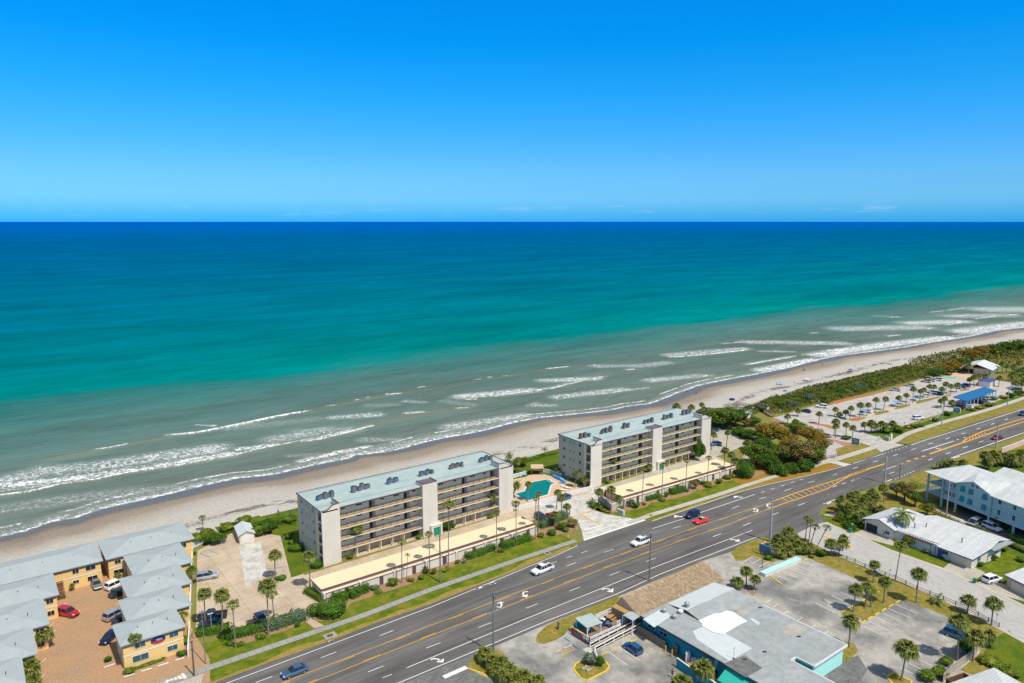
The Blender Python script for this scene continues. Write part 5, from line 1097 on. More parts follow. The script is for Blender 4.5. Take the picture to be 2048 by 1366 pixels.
mb=MB(); [mb.box(-.9,-.38+.26*k,.72,.9,-.14+.26*k,.76) for k in range(3)]; mb.build('tabletop','plank',t)
for s in (-1,1):
    mb=MB(); mb.box(-.9,s*.75-.14,.42,.9,s*.75+.14,.46); mb.build('bench','plank',t); mb=MB(); mb.tube((s*.65,-.7,0),(s*.65,.2,.72),.04,n=5); mb.tube((s*.65,.7,0),(s*.65,-.2,.72),.04,n=5); mb.box(s*.65-.04,-.8,.36,s*.65+.04,.8,.42); mb.build('leg','plank',t)
# aqua planter wall in the lot
pl=gs('R2',[(745,1055),(1115,900)],.8); t=thing('planter_wall','long low aqua-topped planter wall in the upper lot','planter',(0,0,0))
mb=MB(); mb.rail(pl,1.35,0,.75); mb.build('wall','stucco',t); mb=MB(); mb.rail(pl,1.5,.75,.85); mb.build('coping','aquaw',t)
# ---------------------------------------------------------------- white ranch house and neighbours across the side street
def roofslab(mb,pts,th=.22,mi=0,me_=None):
    """sloping roof plane given counter-clockwise from above, with thickness"""
    a=[tuple(p) for p in pts]; b=[(p[0],p[1],p[2]-th) for p in pts]; mb.face(a,mi); mb.face(b[::-1],mi); n=len(a)
    for i in range(n): mb.face([b[i],b[(i+1)%n],a[(i+1)%n],a[i]],mi if me_ is None else me_)
t=thing('ranch_house','low white-roofed ranch house with a garage gable on the side street','house',(121.7,-64.8,0),R(-5.3))
mb=MB(); mb.box(.6,-8.3,0,12.5,-.5,2.85); mb.box(.9,-27,0,11,-8.3,2.85); mb.box(2.6,-18.5,0,9,-8.3,2.9); mb.box(8,-27.2,0,14,-22,2.85); wl_=mb.build('wall','stucco',t)
mb=MB(); mb.face([(.62,-8.4,2.8),(.62,-.5,2.8),(.62,-4.5,4.1)]); mb.face([(.6,-8.4,2.8),(.6,-4.5,4.1),(.6,-.5,2.8)]); mb.build('gable','cream',wl_)
mb=MB(); roofslab(mb,[(0,.3,2.9),(0,-4.5,4.35),(13.3,-4.5,4.35),(15,.3,2.9)][::-1],me_=1); roofslab(mb,[(0,-4.5,4.35),(0,-9.0,2.9),(4,-9.0,2.9),(13.3,-9,4.2),(13.3,-4.5,4.35)],me_=1)
roofslab(mb,[(0,-19.2,2.9),(-.2,-27.7,2.9),(8.6,-27.7,3.7),(13,-27,4.1),(13.3,-9,4.1),(3.5,-9.02,3.1),(1.3,-9.1,2.95),(1.5,-19.2,3.0)],me_=1); roofslab(mb,[(13.3,-9,4.1),(13,-27,4.1),(19,-27,2.9),(19,-9,2.9)],me_=1)
ro=mb.build('roof',['whiteroof','bluetrim'],t,tri=True)
mb=MB(); mb.box(8.2,-28.3,3.05,17,-21.5,3.3); mb.build('flat_roof','greyroof',ro)
for k,(x,y) in enumerate(((5,-11),(7.5,-12.5),(6,-22),(9,-8.5))): mb=MB(); mb.tube((x,y,3.2),(x,y,4.6),.12,n=7); mb.build('vent_pipe','rail',ro)
mb=MB(); [mb.box(.2,-17.9+k*.62,2.75,3.2,-17.75+k*.62,2.9) for k in range(10)]; mb.box(.1,-18.2,2.6,.25,-11.5,2.8); mb.build('pergola','trim',t)
mb=MB(); mb.box(.5,-3.9,0,.62,-.9,2.1); mb.build('open_garage','dark',t)
addwin(t,(1.0,.8),.6,-6.7,1.0,R(-90)); addwin(t,(1.4,.9),.9,-23.8,1.2,R(-90)); addwin(t,(1.2,.9),.9,-21,1.2,R(-90)); addwin(t,(1.3,1.1,'glassb'),4,-27,1.2); addwin(t,(1.2,1.0),11.5,-27.2,1.3)
door(t,.9,-19.8,0,1.1,2.1,'bluetrim',R(-90)); mb=MB(); mb.box(.82,-26.6,0,.9,-22.2,2.1); [mb.box(.79,-26.6,k*.52,.84,-22.2,k*.52+.04) for k in range(1,4)]; mb.build('garage_door','cream',t)
mb=MB(); [mb.box(.2,y,0,.32,y+.12,2.7) for y in (-17.9,-20.4,-19)]; mb.build('post','bluetrim',t)
# other white roofs at the edges
t=thing('edge_house','white-roofed house with a beige garage door at the right edge','house',(116.6,-99.6,0),R(-20))
mb=MB(); mb.box(.5,-12,0,12,-.4,2.7); mb.build('wall','tan',t); mb=MB(); roofslab(mb,[(0,0,2.9),(0,-13,2.9),(6.5,-13,3.9),(6.5,0,3.9)],me_=1); roofslab(mb,[(6.5,0,3.9),(6.5,-13,3.9),(13,-13,2.9),(13,0,2.9)],me_=1); mb.build('roof',['whiteroof','bluetrim'],t); mb=MB(); mb.box(.4,-6.5,0,.5,-1.5,2.1); [mb.box(.37,-6.5,k*.5,.42,-1.5,k*.5+.04) for k in range(1,4)]; mb.build('garage_door','cream',t)
t=thing('corner_house','white hipped roof just showing at the bottom edge beyond the wooden fence','house',(73.2,-111.3,0),R(-14))
mb=MB(); mb.box(-11,-14,0,2.6,-.6,2.8); mb.build('wall','cream',t); mb=MB(); hip(mb,-11,-14,2.6,-.8,3,1.5,.6); mb.build('roof','whiteroof',t)
mb=MB(); mb.box(-6.4,-1.2,0,-6.2,1.6,2.3); mb.box(-6.4,1.4,0,-2,1.6,2.3); mb.box(-2.1,-1,0,-1.9,1.6,2.3); mb.build('yard_screen','brownwood',t)
# aqua raised apartment house
t=thing('raised_apartment_house','pale aqua two-storey apartment house raised on columns with a white metal roof','apartment house',(156.3,-65.5,0),R(-17.3))
mb=MB(); mb.box(.6,-42,2.9,16.2,-5,8.6); mb.box(6,-5,2.9,16.2,-.6,8.6); mb.box(.2,-19.2,2.9,.65,-9.4,8.6); wl_=mb.build('wall','aquab',t)
mb=MB(); mb.face([(.2,-9.4,8.6),(.2,-14.3,10.4),(.2,-19.2,8.6)]); mb.face([(.25,-19.2,8.6),(.25,-14.3,10.4),(.25,-9.4,8.6)]); mb.build('gable','aquab',wl_)
mb=MB(); mb.box(8,-42,0,16.2,-6,2.9); mb.build('ground_wall','tealw',wl_)
mb=MB()
roofslab(mb,[(-.7,.7,8.7),(-.7,-9.3,8.7),(8.3,-9.3,10.95),(8.3,-5.2,11.0)],me_=1); roofslab(mb,[(-.7,.7,8.7),(8.3,-5.2,11.0),(17,.7,8.7)],me_=1)
roofslab(mb,[(8.3,-5.2,11.0),(8.3,-42,11),(17,-42,8.7),(17,.7,8.7)],me_=1); roofslab(mb,[(-.7,-19.4,8.7),(-.7,-42,8.7),(8.3,-42,11),(8.3,-19.4,11)],me_=1)
roofslab(mb,[(-.3,-9.1,8.7),(-.3,-14.3,10.7),(8.2,-14.3,11.05),(8.3,-9.2,10.95)],me_=1); roofslab(mb,[(-.3,-14.3,10.7),(-.3,-19.6,8.7),(8.3,-19.4,11.0),(8.2,-14.3,11.05)],me_=1)
mb.build('roof',['whiteroof','frame'],t)
mb=MB(); mb.box(.0,-5,2.75,.65,0,2.95); mb.box(0,-5,5.6,6,0,5.8); mb.box(0,-5,2.7,6,0,2.9); mb.box(.05,-42,5.62,.6,-5,5.8,1); mb.box(.05,-42,2.7,.6,-5,2.95,1); mb.build('floor_slab',['aquab','frame'],t)
for x,y in ((.2,-.2),(.2,-5),(.2,-9.4),(.2,-19.2),(.2,-26),(.2,-33),(6,-.2)):
    mb=MB(); mb.box(x-.22,y-.22,0,x+.22,y+.22,8.55 if y>-20 else 2.8); mb.box(x-.3,y-.3,0,x+.3,y+.3,.35); mb.build('column','aquab',t)
for z in (2.9,5.8):
    mb=MB(); mb.box(.1,-4.8,z+1.0,.18,-.3,z+1.08); mb.box(.2,-.2,z+1,6,-.12,z+1.08)
    for k in range(22): mb.box(.12,-4.8+k*.21,z,.15,-4.77+k*.21,z+1)
    mb.build('balcony_railing','frame',t)
for z in (3.9,6.8):
    for y in (-5.8,-6.5,-7.2,-8.2,-8.9): addwin(t,(.55,1.2,'glassb'),.6,y,z,R(-90))
    for y in (-11.2,-13.6,-17.6): addwin(t,(1.1,1.45,'glassb'),.2,y,z,R(-90)); mb=MB(); mb.face([(-.45,-.6,.0),(-.45,.6,.0),(0,.6,1.5),(0,-.6,1.5)][::-1]); mb.face([(-.47,-.6,.0),(-.47,.6,.0),(-.02,.6,1.5),(-.02,-.6,1.5)]); mb.build('shutter','tealw',t,(.1,y,z))
    for y in (-21.5,-25.5,-30,-31.2): addwin(t,(.75,1.3),.6,y,z,R(-90))
for y in (-13.8,-15.2): addwin(t,(.6,.7),.2,y,9,R(-90))
t=thing('neighbour_house','white metal-roofed house behind the raised aqua apartment house','house',(182.5,-73.2,0),R(-20))
mb=MB(); mb.box(.5,-16,0,8,-.5,4.9); mb.build('wall','aquab',t); mb=MB(); roofslab(mb,[(0,0,5),(0,-17,5),(4,-17,6.4),(4,0,6.4)]); roofslab(mb,[(4,0,6.4),(4,-17,6.4),(8.5,-17,5),(8.5,0,5)]); mb.build('roof','whiteroof',t)
t=thing('neighbour_house','low pale roof with blue trim at the right edge past the aqua apartments','house',(196,-82,0),R(-20))
mb=MB(); mb.box(0,-12,0,9,0,4); mb.build('wall','aquab',t); mb=MB(); hip(mb,0,-12,9,0,4,1.4); mb.build('roof','lightroof',t)
pl=gs('R3',[(1780,742),(1900,700),(2048,640)])+[(262,-64)]; t=thing('garden_wall','long pale pink garden wall beside the highway verge at the right edge','wall',(0,0,0)); mb=MB(); mb.rail(pl,.25,0,1.7); mb.build('wall','pinkwall',t); mb=MB(); mb.rail(pl,.4,1.7,1.8); mb.build('coping','frame',t)
# fences
def postmesh(pr,h,m):
    mb=MB(); mb.box(-pr,-pr,0,pr,pr,h); o=mb.build('post',m); d=o.data; bpy.data.objects.remove(o); return d
def post_fence(pts,lab,h=1.0,step=2.4,m='bark',rails=(.35,.75),name='post_and_rail_fence',pr=.07):
    t=thing(name,lab,'fence',(0,0,0)); pc=postmesh(pr,h,m)
    for i,(a,b) in enumerate(zip(pts[:-1],pts[1:])):
        n=max(1,round(math.dist(a,b)/step))
        for k in range(1 if i else 0,n+1): link('post',pc,t,(a[0]+(b[0]-a[0])*k/n,a[1]+(b[1]-a[1])*k/n,0))
    mb=MB()
    for z in rails: mb.rail(pts,.05,z,z+.09)
    mb.build('rails',m,t); return t
post_fence(gs('Z7',[(345,240),(490,292),(670,375),(850,440),(1040,535),(1280,625),(1500,720),(1775,870)]),'dark post and rail fence along the side street')
post_fence(gs('Z8',[(1200,650),(1440,770),(1520,810),(1700,870)]),'dark mesh fence between the ranch house and the aqua apartments',1.4,3,'bark',(.1,.5,.9,1.3))
post_fence(gs('R6',[(640,530),(700,520),(780,500)]),'small dark railing by the blue bus shelter',1.0,1.2,'rail',(.5,.95),'railing',.04)
pl=gs('S8',[(1230,632),(1340,520),(1480,420),(1560,350),(1625,270)]); t=thing('wooden_fence','curved weathered grey wooden fence at the right end of the lot','fence',(0,0,0)); mb=MB(); mb.rail(pl,.06,.05,1.7); mb.build('boards','conc2',t); mb=MB(); mb.rail(pl,.14,.4,.5); mb.rail(pl,.14,1.3,1.4); mb.build('rails','wood',t)
# ---------------------------------------------------------------- pool, fence, gazebo
def vinyl_fence(pts,lab,h=1.35):
    t=thing('vinyl_fence',lab,'fence',(0,0,0)); mb=MB()
    for a,b in zip(pts[:-1],pts[1:]):
        n=int(math.dist(a,b)/.16); d=math.atan2(b[1]-a[1],b[0]-a[0])
        for k in range(n): p=(a[0]+(b[0]-a[0])*k/n,a[1]+(b[1]-a[1])*k/n); mb.box(p[0]-.045,p[1]-.02,.1,p[0]+.045,p[1]+.02,h-.1)
    mb.build('pickets','vinyl',t); mb=MB(); mb.rail(pts,.09,.1,.22); mb.rail(pts,.1,h-.14,h); mb.build('rails','vinyl',t)
    pc=postmesh(.08,h+.08,'vinyl')
    for i,(a,b) in enumerate(zip(pts[:-1],pts[1:])):
        n=max(1,round(math.dist(a,b)/2.3))
        for k in range(1 if i else 0,n+1): link('post',pc,t,(a[0]+(b[0]-a[0])*k/n,a[1]+(b[1]-a[1])*k/n,0))
    return t
vinyl_fence([(56.0,1.6),(57.6,-.3),(84.0,-.9),(85.6,.6)],'long white picket fence along the drive in front of the swimming pool')
vinyl_fence([(56.2,20.5),(64,21.5),(77,21.5)],'white picket fence behind the bushes at the back left of the pool deck',1.3); vinyl_fence([(83,20),(84,18),(84.5,13)],'white picket fence right of the gazebo beside the green hedge',1.3)
PL=gs('S3',[(245,750),(415,705),(460,590),(560,545),(780,505),(850,510),(960,575),(875,600),(825,765),(500,865),(440,865)])
t=thing('swimming_pool','angular teal swimming pool with a white rim between the condominiums','pool')
M['poolw']=mat('pool_water',(.0,.2,.155),(.0,.165,.14),.4,.12,spec=.3,bump=.15,bsc=2); mb=MB(); P=PL if sum(PL[i][0]*PL[(i+1)%len(PL)][1]-PL[(i+1)%len(PL)][0]*PL[i][1] for i in range(len(PL)))>0 else PL[::-1]
mb.face([(p[0],p[1],.07) for p in P]); mb.build('water','poolw',t,tri=True); mb=MB(); mb.rail(P+[P[0]],.4,0,.11); mb.build('coping','frame',t)
mb=MB(); mb.rail(gs('S3',[(800,520),(925,585)]),.25,.05,.09); mb.rail(gs('S3',[(840,515),(940,578)]),.25,.05,.095); mb.build('pool_step','concw',t)
t=thing('gazebo','tan-roofed open gazebo at the back of the pool deck','gazebo',(80.6,20.3,0),R(-37))
mb=MB(); roofslab(mb,[(-2,-1.9,2.5),(2,-1.9,2.5),(2,0,3.1),(-2,0,3.1)]); roofslab(mb,[(-2,0,3.1),(2,0,3.1),(2,1.9,2.5),(-2,1.9,2.5)]); mb.build('roof','tan',t)
for x in (-1.7,1.7):
    for y in (-1.5,1.5): mb=MB(); mb.box(x-.12,y-.12,0,x+.12,y+.12,2.55); mb.build('post','brownwood',t)
mb=MB(); mb.box(-1.5,-.4,.7,1.5,.4,.78); mb.box(-1.2,-.2,0,-1,.2,.7); mb.box(1,-.2,0,1.2,.2,.7); mb.build('table','dark',t)
def lounger(p,rz,lab,m='blue',grp=None):
    t=thing('pool_lounger',lab,'lounger',(*p,.05),rz,grp); mb=MB(); mb.box(-.3,-.95,.3,.3,.35,.36); mb.build('seat',m,t); mb=MB(); mb.face([(-.3,.35,.36),(.3,.35,.36),(.3,.95,.75),(-.3,.95,.75)]); mb.face([(-.3,.95,.7),(.3,.95,.7),(.3,.35,.3),(-.3,.35,.3)]); mb.build('backrest',m,t)
    mb=MB(); [mb.box(sx*.28-.02,y,0,sx*.28+.02,y+.04,.3) for sx in(-1,1) for y in(-.9,.3)]; mb.build('frame','frame',t); return t
for k in range(6): lounger(g('S3',930+k*32,472+k*14),R(-20),'%s blue lounger from the left in the row beside the hedge'%ordn[k],'blue' if k<4 else 'skyb','loungers in the row beside the hedge')
for (x,y,m,l) in ((285,450,'skyb','light blue lounger near the white building corner at the pool'),(400,440,'skyb','light blue lounger beside the bushes at the back of the pool deck'),(1100,640,'whitew','white lounger nearest the hedge in the shaded pool corner'),(1160,665,'whitew','white lounger beside the round table shadow in the pool corner'),(1090,700,'whitew','white lounger next to the picket fence behind the parked car'),(1075,570,'blue','single dark blue lounger standing apart at the end of the row')): lounger(g('S3',x,y),R(40),l,m)
# ---------------------------------------------------------------- vehicles
RIMN=[0]
def loft(st,mb,mi=0):
    n=len(st); rings=[]
    for x,zb,zt,hw in st:
        r=[(x,-hw*.93,zb),(x,-hw,zb+(zt-zb)*.35),(x,-hw*.985,zb+(zt-zb)*.75),(x,-hw*.86,zt),(x,hw*.86,zt),(x,hw*.985,zb+(zt-zb)*.75),(x,hw,zb+(zt-zb)*.35),(x,hw*.93,zb)]; rings.append(r)
    for a,b in zip(rings[:-1],rings[1:]):
        for k in range(8): j=(k+1)%8; mb.face([a[k],a[j],b[j],b[k]][::-1],mi)
    mb.face(rings[0],mi); mb.face(rings[-1][::-1],mi)
TYP={'sedan':dict(L=4.75,st=[(-2.36,.4,.78,.72),(-2.2,.25,.98,.87),(-1.5,.2,1.02,.91),(0,.2,.98,.92),(1.0,.2,.96,.91),(1.8,.22,.86,.88),(2.25,.27,.7,.78),(2.38,.35,.58,.62)],cb=(-1.85,1.0,.84),ct=(-1.15,.22,.62),z=(.95,1.43),wb=1.4),
 'coupe':dict(L=4.7,st=[(-2.3,.4,.8,.74),(-2.15,.25,.97,.88),(-1.3,.2,.98,.93),(0,.2,.93,.92),(.9,.2,.92,.91),(1.9,.22,.84,.88),(2.3,.3,.68,.74)],cb=(-1.5,.55,.82),ct=(-.95,-.05,.6),z=(.92,1.33),wb=1.37),
 'suv':dict(L=4.8,st=[(-2.38,.45,1.0,.82),(-2.3,.3,1.08,.92),(-1,.25,1.1,.95),(.9,.25,1.07,.94),(1.8,.27,1.0,.91),(2.25,.32,.85,.82),(2.4,.42,.7,.68)],cb=(-2.28,1.15,.88),ct=(-2.0,.3,.7),z=(1.06,1.7),wb=1.42),
 'hatch':dict(L=4.2,st=[(-2.08,.42,.95,.78),(-2.0,.28,1.0,.87),(-.8,.2,1.0,.9),(.8,.2,.98,.89),(1.6,.23,.86,.86),(2.0,.28,.7,.76),(2.1,.38,.6,.62)],cb=(-1.98,1.05,.83),ct=(-1.6,.15,.64),z=(.97,1.55),wb=1.3),
 'van':dict(L=5.0,st=[(-2.48,.45,1.0,.85),(-2.4,.3,1.1,.95),(-1,.25,1.12,.97),(1.2,.25,1.08,.96),(2.0,.27,.95,.92),(2.4,.35,.8,.8)],cb=(-2.38,1.75,.92),ct=(-2.15,.85,.74),z=(1.08,1.8),wb=1.5),
 'pickup':dict(L=5.8,st=[(-.75,.35,1.15,.95),(0,.3,1.15,.97),(1.2,.3,1.13,.96),(2.2,.32,1.1,.94),(2.75,.36,1.0,.88),(2.9,.45,.8,.76)],cb=(-.7,1.4,.9),ct=(-.45,.75,.74),z=(1.12,1.85),wb=1.82)}
CARC={}
def car(kind,colname,p,rz,lab,cat=None,grp=None,far=False,roof=None):
    key=(kind,colname,far,roof)
    if key in CARC:
        t=copy_tree(CARC[key]); t.location=(*p,.075); t.rotation_euler=(0,0,rz); t['label']=lab; t['category']=cat or kind
        if 'group' in t.keys(): del t['group']
        if grp: t['group']=grp
        return t
    d=TYP[kind]; t=thing('parked_car',lab,cat or kind,(*p,.075),rz,grp)
    mb=MB(); loft(d['st'],mb)
    if kind=='pickup':
        loft([(-2.9,.5,.72,.9),(-2.8,.4,.72,.95),(-.75,.35,.72,.95)],mb); mb.box(-2.88,-.95,.7,-.75,-.87,1.15); mb.box(-2.88,.87,.7,-.75,.95,1.15); mb.box(-2.9,-.95,.7,-2.8,.95,1.13)
    mb.build('body',colname,t,smooth=False)
    x0,x1,hw=d['cb']; y0,y1,hh=d['ct']; z0,z1=d['z']; mb=MB()
    b=[(x0,-hw,z0),(x1,-hw,z0),(x1,hw,z0),(x0,hw,z0)]; c=[(y0,-hh,z1),(y1,-hh,z1),(y1,hh,z1),(y0,hh,z1)]
    for i in range(4): j=(i+1)%4; mb.face([b[i],b[j],c[j],c[i]])
    mb.face(c); mb.build('windows','glass',t)
    mb=MB(); mb.prism([(y0-.04,-hh-.02),(y1+.02,-hh-.02),(y1+.02,hh+.02),(y0-.04,hh+.02)],z1-.02,z1+.04,bot=True)
    for s in (-1,1):
        for (xa,xb) in ((x0,y0),(x1,y1),((x0+x1)/2-.05,(y0+y1)/2-.05)): mb.tube((xa,s*hw*1.0,z0),(xb,s*hh*1.0,z1),.045,n=4)
    rf=mb.build('roof',roof or colname,t)
    if kind=='pickup': mb=MB(); mb.box(-2.78,-.86,.73,-.78,.86,.75); mb.build('truck_bed','acd',t)
    for sx in (-1,1):
        for sy in (-1,1):
            w_=.34 if kind!='pickup' else .38; hwx=d['st'][2][3]; mb=MB(); mb.tube((0,-.11,0),(0,.11,0),w_,n=14); o=mb.build('wheel','tyre',t,(sx*d['wb']+(.05 if kind=='pickup' else 0),sy*(hwx-.08),w_-.04))
            if not far: mb=MB(); mb.tube((0,sy*.1,0),(0,sy*.125,0),w_*.62,n=10); mb.build('rim','rim',o)
    xr=d['st'][0][0] if kind!='pickup' else -2.9; xf=d['st'][-1][0]; hwf=d['st'][-1][3]
    for sy in (-1,1):
        mb=MB(); mb.box(xf-.22,sy*(hwf+.04)-.13,.62 if kind in('sedan','coupe','hatch') else .78,xf-.02,sy*(hwf+.04)+.13,.74 if kind in('sedan','coupe','hatch') else .93); mb.build('headlight','head',t)
        mb=MB(); mb.box(xr-.02,sy*.68-.12,.72,xr+.18,sy*.68+.12,.9); mb.build('taillight','tail',t)
    mb=MB(); mb.box(xf-.03,-.5,.42,xf+.03,.5,.58); mb.build('grille','dark',t)
    CARC[key]=t; return t
for nm,c,mt in (('c_red',(.5,.015,.03),.2),('c_redb',(.8,.01,.01),0),('c_white',(.85,.86,.87),0),('c_silver',(.5,.53,.56),.5),('c_grey',(.2,.23,.24),.4),('c_dark',(.03,.05,.06),.3),('c_navy',(.01,.02,.09),.3),('c_teal',(.04,.13,.2),.4),('c_blue',(.01,.12,.28),.3),('c_steel',(.08,.18,.32),.5),('c_beige',(.55,.52,.36),.2),('c_maroon',(.3,.01,.03),.3),('c_plum',(.07,.01,.09),.2)): M[nm]=paint(nm,c,mt)
def ccar(kind,col,v,c,a,b,lab,cat=None,grp=None,far=False,roof=None):
    p=g(v,*c); A=g(v,*a); B=g(v,*b); return car(kind,col,p,math.atan2(B[1]-A[1],B[0]-A[0]),lab,cat,grp,far,roof)
ccar('suv','c_red','Z1',(508,862),(430,862),(570,890),'dark red SUV parked on the brick court beside the left motel wing','SUV')
ccar('sedan','c_grey','Z1',(722,648),(708,605),(738,672),'dark grey sedan parked by the yellow seaward motel wall','car')
ccar('suv','c_white','Z1',(868,650),(820,668),(915,625),'white SUV with its nose under a small palm on the brick court','SUV')
ccar('sedan','c_dark','Z1',(900,705),(850,722),(955,675),'black sedan half under the eave beside the white SUV','car')
ccar('suv','c_silver','Z1',(862,875),(815,895),(910,845),'silver-grey SUV nosed toward the right motel wing','SUV')
ccar('sedan','c_dark','Z1',(925,900),(880,925),(970,870),'dark car almost hidden under the eave below the silver-grey SUV','car')
ccar('sedan','c_navy','Z1',(822,1042),(872,985),(775,1070),'navy sedan facing the viewer beside the front motel unit','car')
ccar('suv','c_silver','Z2',(203,588),(155,598),(242,583),'silver SUV parked at the left side of the concrete lot','SUV')
ccar('pickup','c_dark','Z2',(242,888),(355,875),(130,905),'black pickup truck parked near the hedge in the concrete lot','pickup truck')
ccar('sedan','c_dark','Z2',(225,945),(300,935),(140,955),'dark car hidden behind the hedge below the black pickup','car')
ccar('sedan','c_steel','Z2',(605,905),(572,855),(632,945),'blue-grey sedan parked nose down at the long clipped hedge','car')
ccar('sedan','c_steel','R1',(665,965),(755,932),(590,997),'metallic blue-grey sedan driving on the highway nearest the bottom edge','car')
ccar('pickup','c_white','Z5',(1085,345),(1145,330),(1055,366),'white compact crew pickup driving in front of the left verge','pickup truck')
ccar('pickup','c_white','R4',(1290,822),(1385,803),(1250,852),'white full-size pickup truck with an open dark bed on the highway','pickup truck')
ccar('suv','c_navy','R4',(1945,475),(2040,440),(1870,505),'dark navy SUV driving beside the red convertible','SUV')
ccar('coupe','c_redb','R2',(112,540),(170,522),(60,556),'bright red convertible with a tan soft top on the highway','convertible',roof='tan')
ccar('sedan','c_teal','Z4',(550,808),(600,790),(500,828),'dark blue-grey sedan parked along the white pool fence','car')
ccar('suv','c_dark','Z4',(378,962),(335,935),(435,998),'dark SUV parked behind the right end of the garage row','SUV')
ccar('sedan','c_red','Z4',(455,955),(425,930),(500,985),'red sedan parked behind the bushes beside the dark SUV','car')
ccar('sedan','c_steel','Z4',(1665,408),(1708,402),(1625,414),'slate blue sedan parked right of the farther condominium','car')
ccar('hatch','c_blue','S1',(1540,835),(1640,880),(1440,745),'blue hatchback parked in the bay below the deck ramp','car')
ccar('suv','c_blue','Z7',(1400,962),(1320,945),(1470,1000),'dark blue SUV in the shade of palms by the curved fence','SUV')
ccar('suv','c_white','Z7',(1712,462),(1640,480),(1790,440),'white SUV parked on the driveway beside the green bin','SUV')
ccar('van','c_silver','Z8',(1588,775),(1650,748),(1530,800),'silver minivan parked under the edge of the aqua apartments','minivan')
ccar('suv','c_white','Z8',(1745,815),(1690,790),(1800,835),'white SUV beside the silver minivan at the aqua apartments','SUV')
ccar('sedan','c_red','Z8',(720,790),(690,790),(760,800),'red car inside the open garage of the ranch house','car')
for kind,col,v,c,a,b,lab,cat in (('suv','c_white','Y1',(1382,430),(1435,438),(1325,425),'white SUV parked against the dune thicket nearest the beach walkway','SUV'),('sedan','c_dark','Y1',(1200,482),(1245,490),(1150,475),'dark sedan left of the white SUV at the dune thicket','car'),
 ('sedan','c_white','S5',(860,975),(900,985),(800,968),'white car behind two sabal palms in the middle park row','car'),('suv','c_white','Y2',(955,818),(910,822),(1005,812),'white SUV driving across the park lot aisle','SUV'),
 ('sedan','c_silver','Y2',(720,525),(765,528),(670,520),'silver car alone at the thicket edge of the park lot','car'),('sedan','c_silver','Y2',(872,478),(920,482),(828,472),'silver sedan left of the group at the thicket edge','car'),
 ('suv','c_beige','Y2',(1040,437),(1080,443),(990,430),'pale olive SUV at the thicket edge of the park lot','SUV'),('suv','c_white','Y2',(1085,425),(1120,430),(1050,420),'white SUV between the olive SUV and the last white SUV','SUV'),('suv','c_white','Y2',(1158,418),(1200,425),(1105,410),'white SUV last in the thicket edge row near the green bay','SUV'),
 ('suv','c_white','Y2',(1105,552),(1150,560),(1065,545),'white SUV under the third palm pair of the middle row','SUV'),('sedan','c_teal','Y2',(1165,562),(1190,566),(1140,558),'teal car beside the white SUV in the middle row','car'),('sedan','c_silver','Y2',(1352,500),(1385,505),(1310,495),'silver car between palms at the far end of the middle row','car'),
 ('sedan','c_steel','Y2',(1400,492),(1425,496),(1375,488),'blue-grey car next to the plum car at the far park row','car'),('suv','c_plum','Y2',(1437,480),(1480,488),(1400,472),'plum-coloured SUV at the far end of the middle park row','SUV'),
 ('suv','c_plum','Y2',(1372,702),(1430,712),(1315,690),'dark plum SUV at the left end under the blue canopy','SUV'),('sedan','c_white','Y2',(1462,700),(1500,705),(1420,690),'white sedan under the blue canopy beside the plum SUV','car'),('suv','c_navy','Y2',(1575,655),(1610,665),(1520,645),'navy SUV in the middle under the blue canopy','SUV'),('sedan','c_silver','Y2',(1640,635),(1680,645),(1600,625),'silver sedan at the right end under the blue canopy','car'),
 ('sedan','c_maroon','Y2',(1765,1022),(1810,1015),(1715,1030),'dark red car driving on the highway behind the utility pole','car'),('suv','c_teal','Y2',(2035,775),(2060,768),(2000,785),'dark teal SUV on the highway at the right edge','SUV'),
 ('sedan','c_white','S6',(1800,865),(1850,875),(1760,855),'white sedan parked by the trees at the right edge','car'),('sedan','c_teal','S6',(1880,890),(1950,900),(1830,885),'teal car in the tree shade at the right edge','car'),('sedan','c_white','Y1',(790,905),(840,915),(740,895),'white car hidden under the sea grape trees','car')):
    ccar(kind,col,v,c,a,b,lab,cat,far=True)
# ---------------------------------------------------------------- park buildings
t=thing('carport_canopy','long blue flat parking canopy on white posts in the park lot','canopy')
mb=MB(); mb.prism([(280.5,-27.2),(313,-27.2),(316,-20.7),(283,-20.7)],3.45,[3.5,3.5,3.9,3.9],bot=True); mb.build('roof','canopyb',t)
for k in range(9):
    for y in (-26.8,-24.2): mb=MB(); x=281.5+k*3.9+(y+27)*.4; mb.box(x-.12,y-.12,0,x+.12,y+.12,3.5); mb.build('post','frame',t)
t=thing('park_pavilion','park pavilion with pale metal gable roof among palms','pavilion',(361.8,4,0),R(10))
mb=MB(); mb.box(2.2,-9,0,16,-2,3.2); mb.build('wall','cream',t); mb=MB(); roofslab(mb,[(0,-11,3.4),(18,-11,3.4),(18,-3.5,5.8),(0,-3.5,5.8)]); roofslab(mb,[(0,-3.5,5.8),(18,-3.5,5.8),(18,4,3.4),(0,4,3.4)]); mb.build('roof','lightroof',t)
for k in range(5): mb=MB(); mb.box(.5+k*4,-10.6,0,.9+k*4,-10.2,3.4); mb.build('post','frame',t)
for k in range(3): mb=MB(); mb.box(4+k*4,-9.08,0,5.2+k*4,-9,2.2); mb.build('door',['greend','pink','dark'][k],t)
t=thing('storage_building','small white flat-roofed building with navy roof in the park lot','building',(*g('S6',1360,835),0),R(4)); mb=MB(); mb.box(0,0,0,9,5,2.9); mb.build('wall','frame',t); mb=MB(); mb.box(-.3,-.3,2.9,9.3,5.3,3.1); mb.build('roof','bluetrim',t); mb=MB(); mb.box(1,-.08,0,3,0,2.2); mb.build('door','lightroof',t)
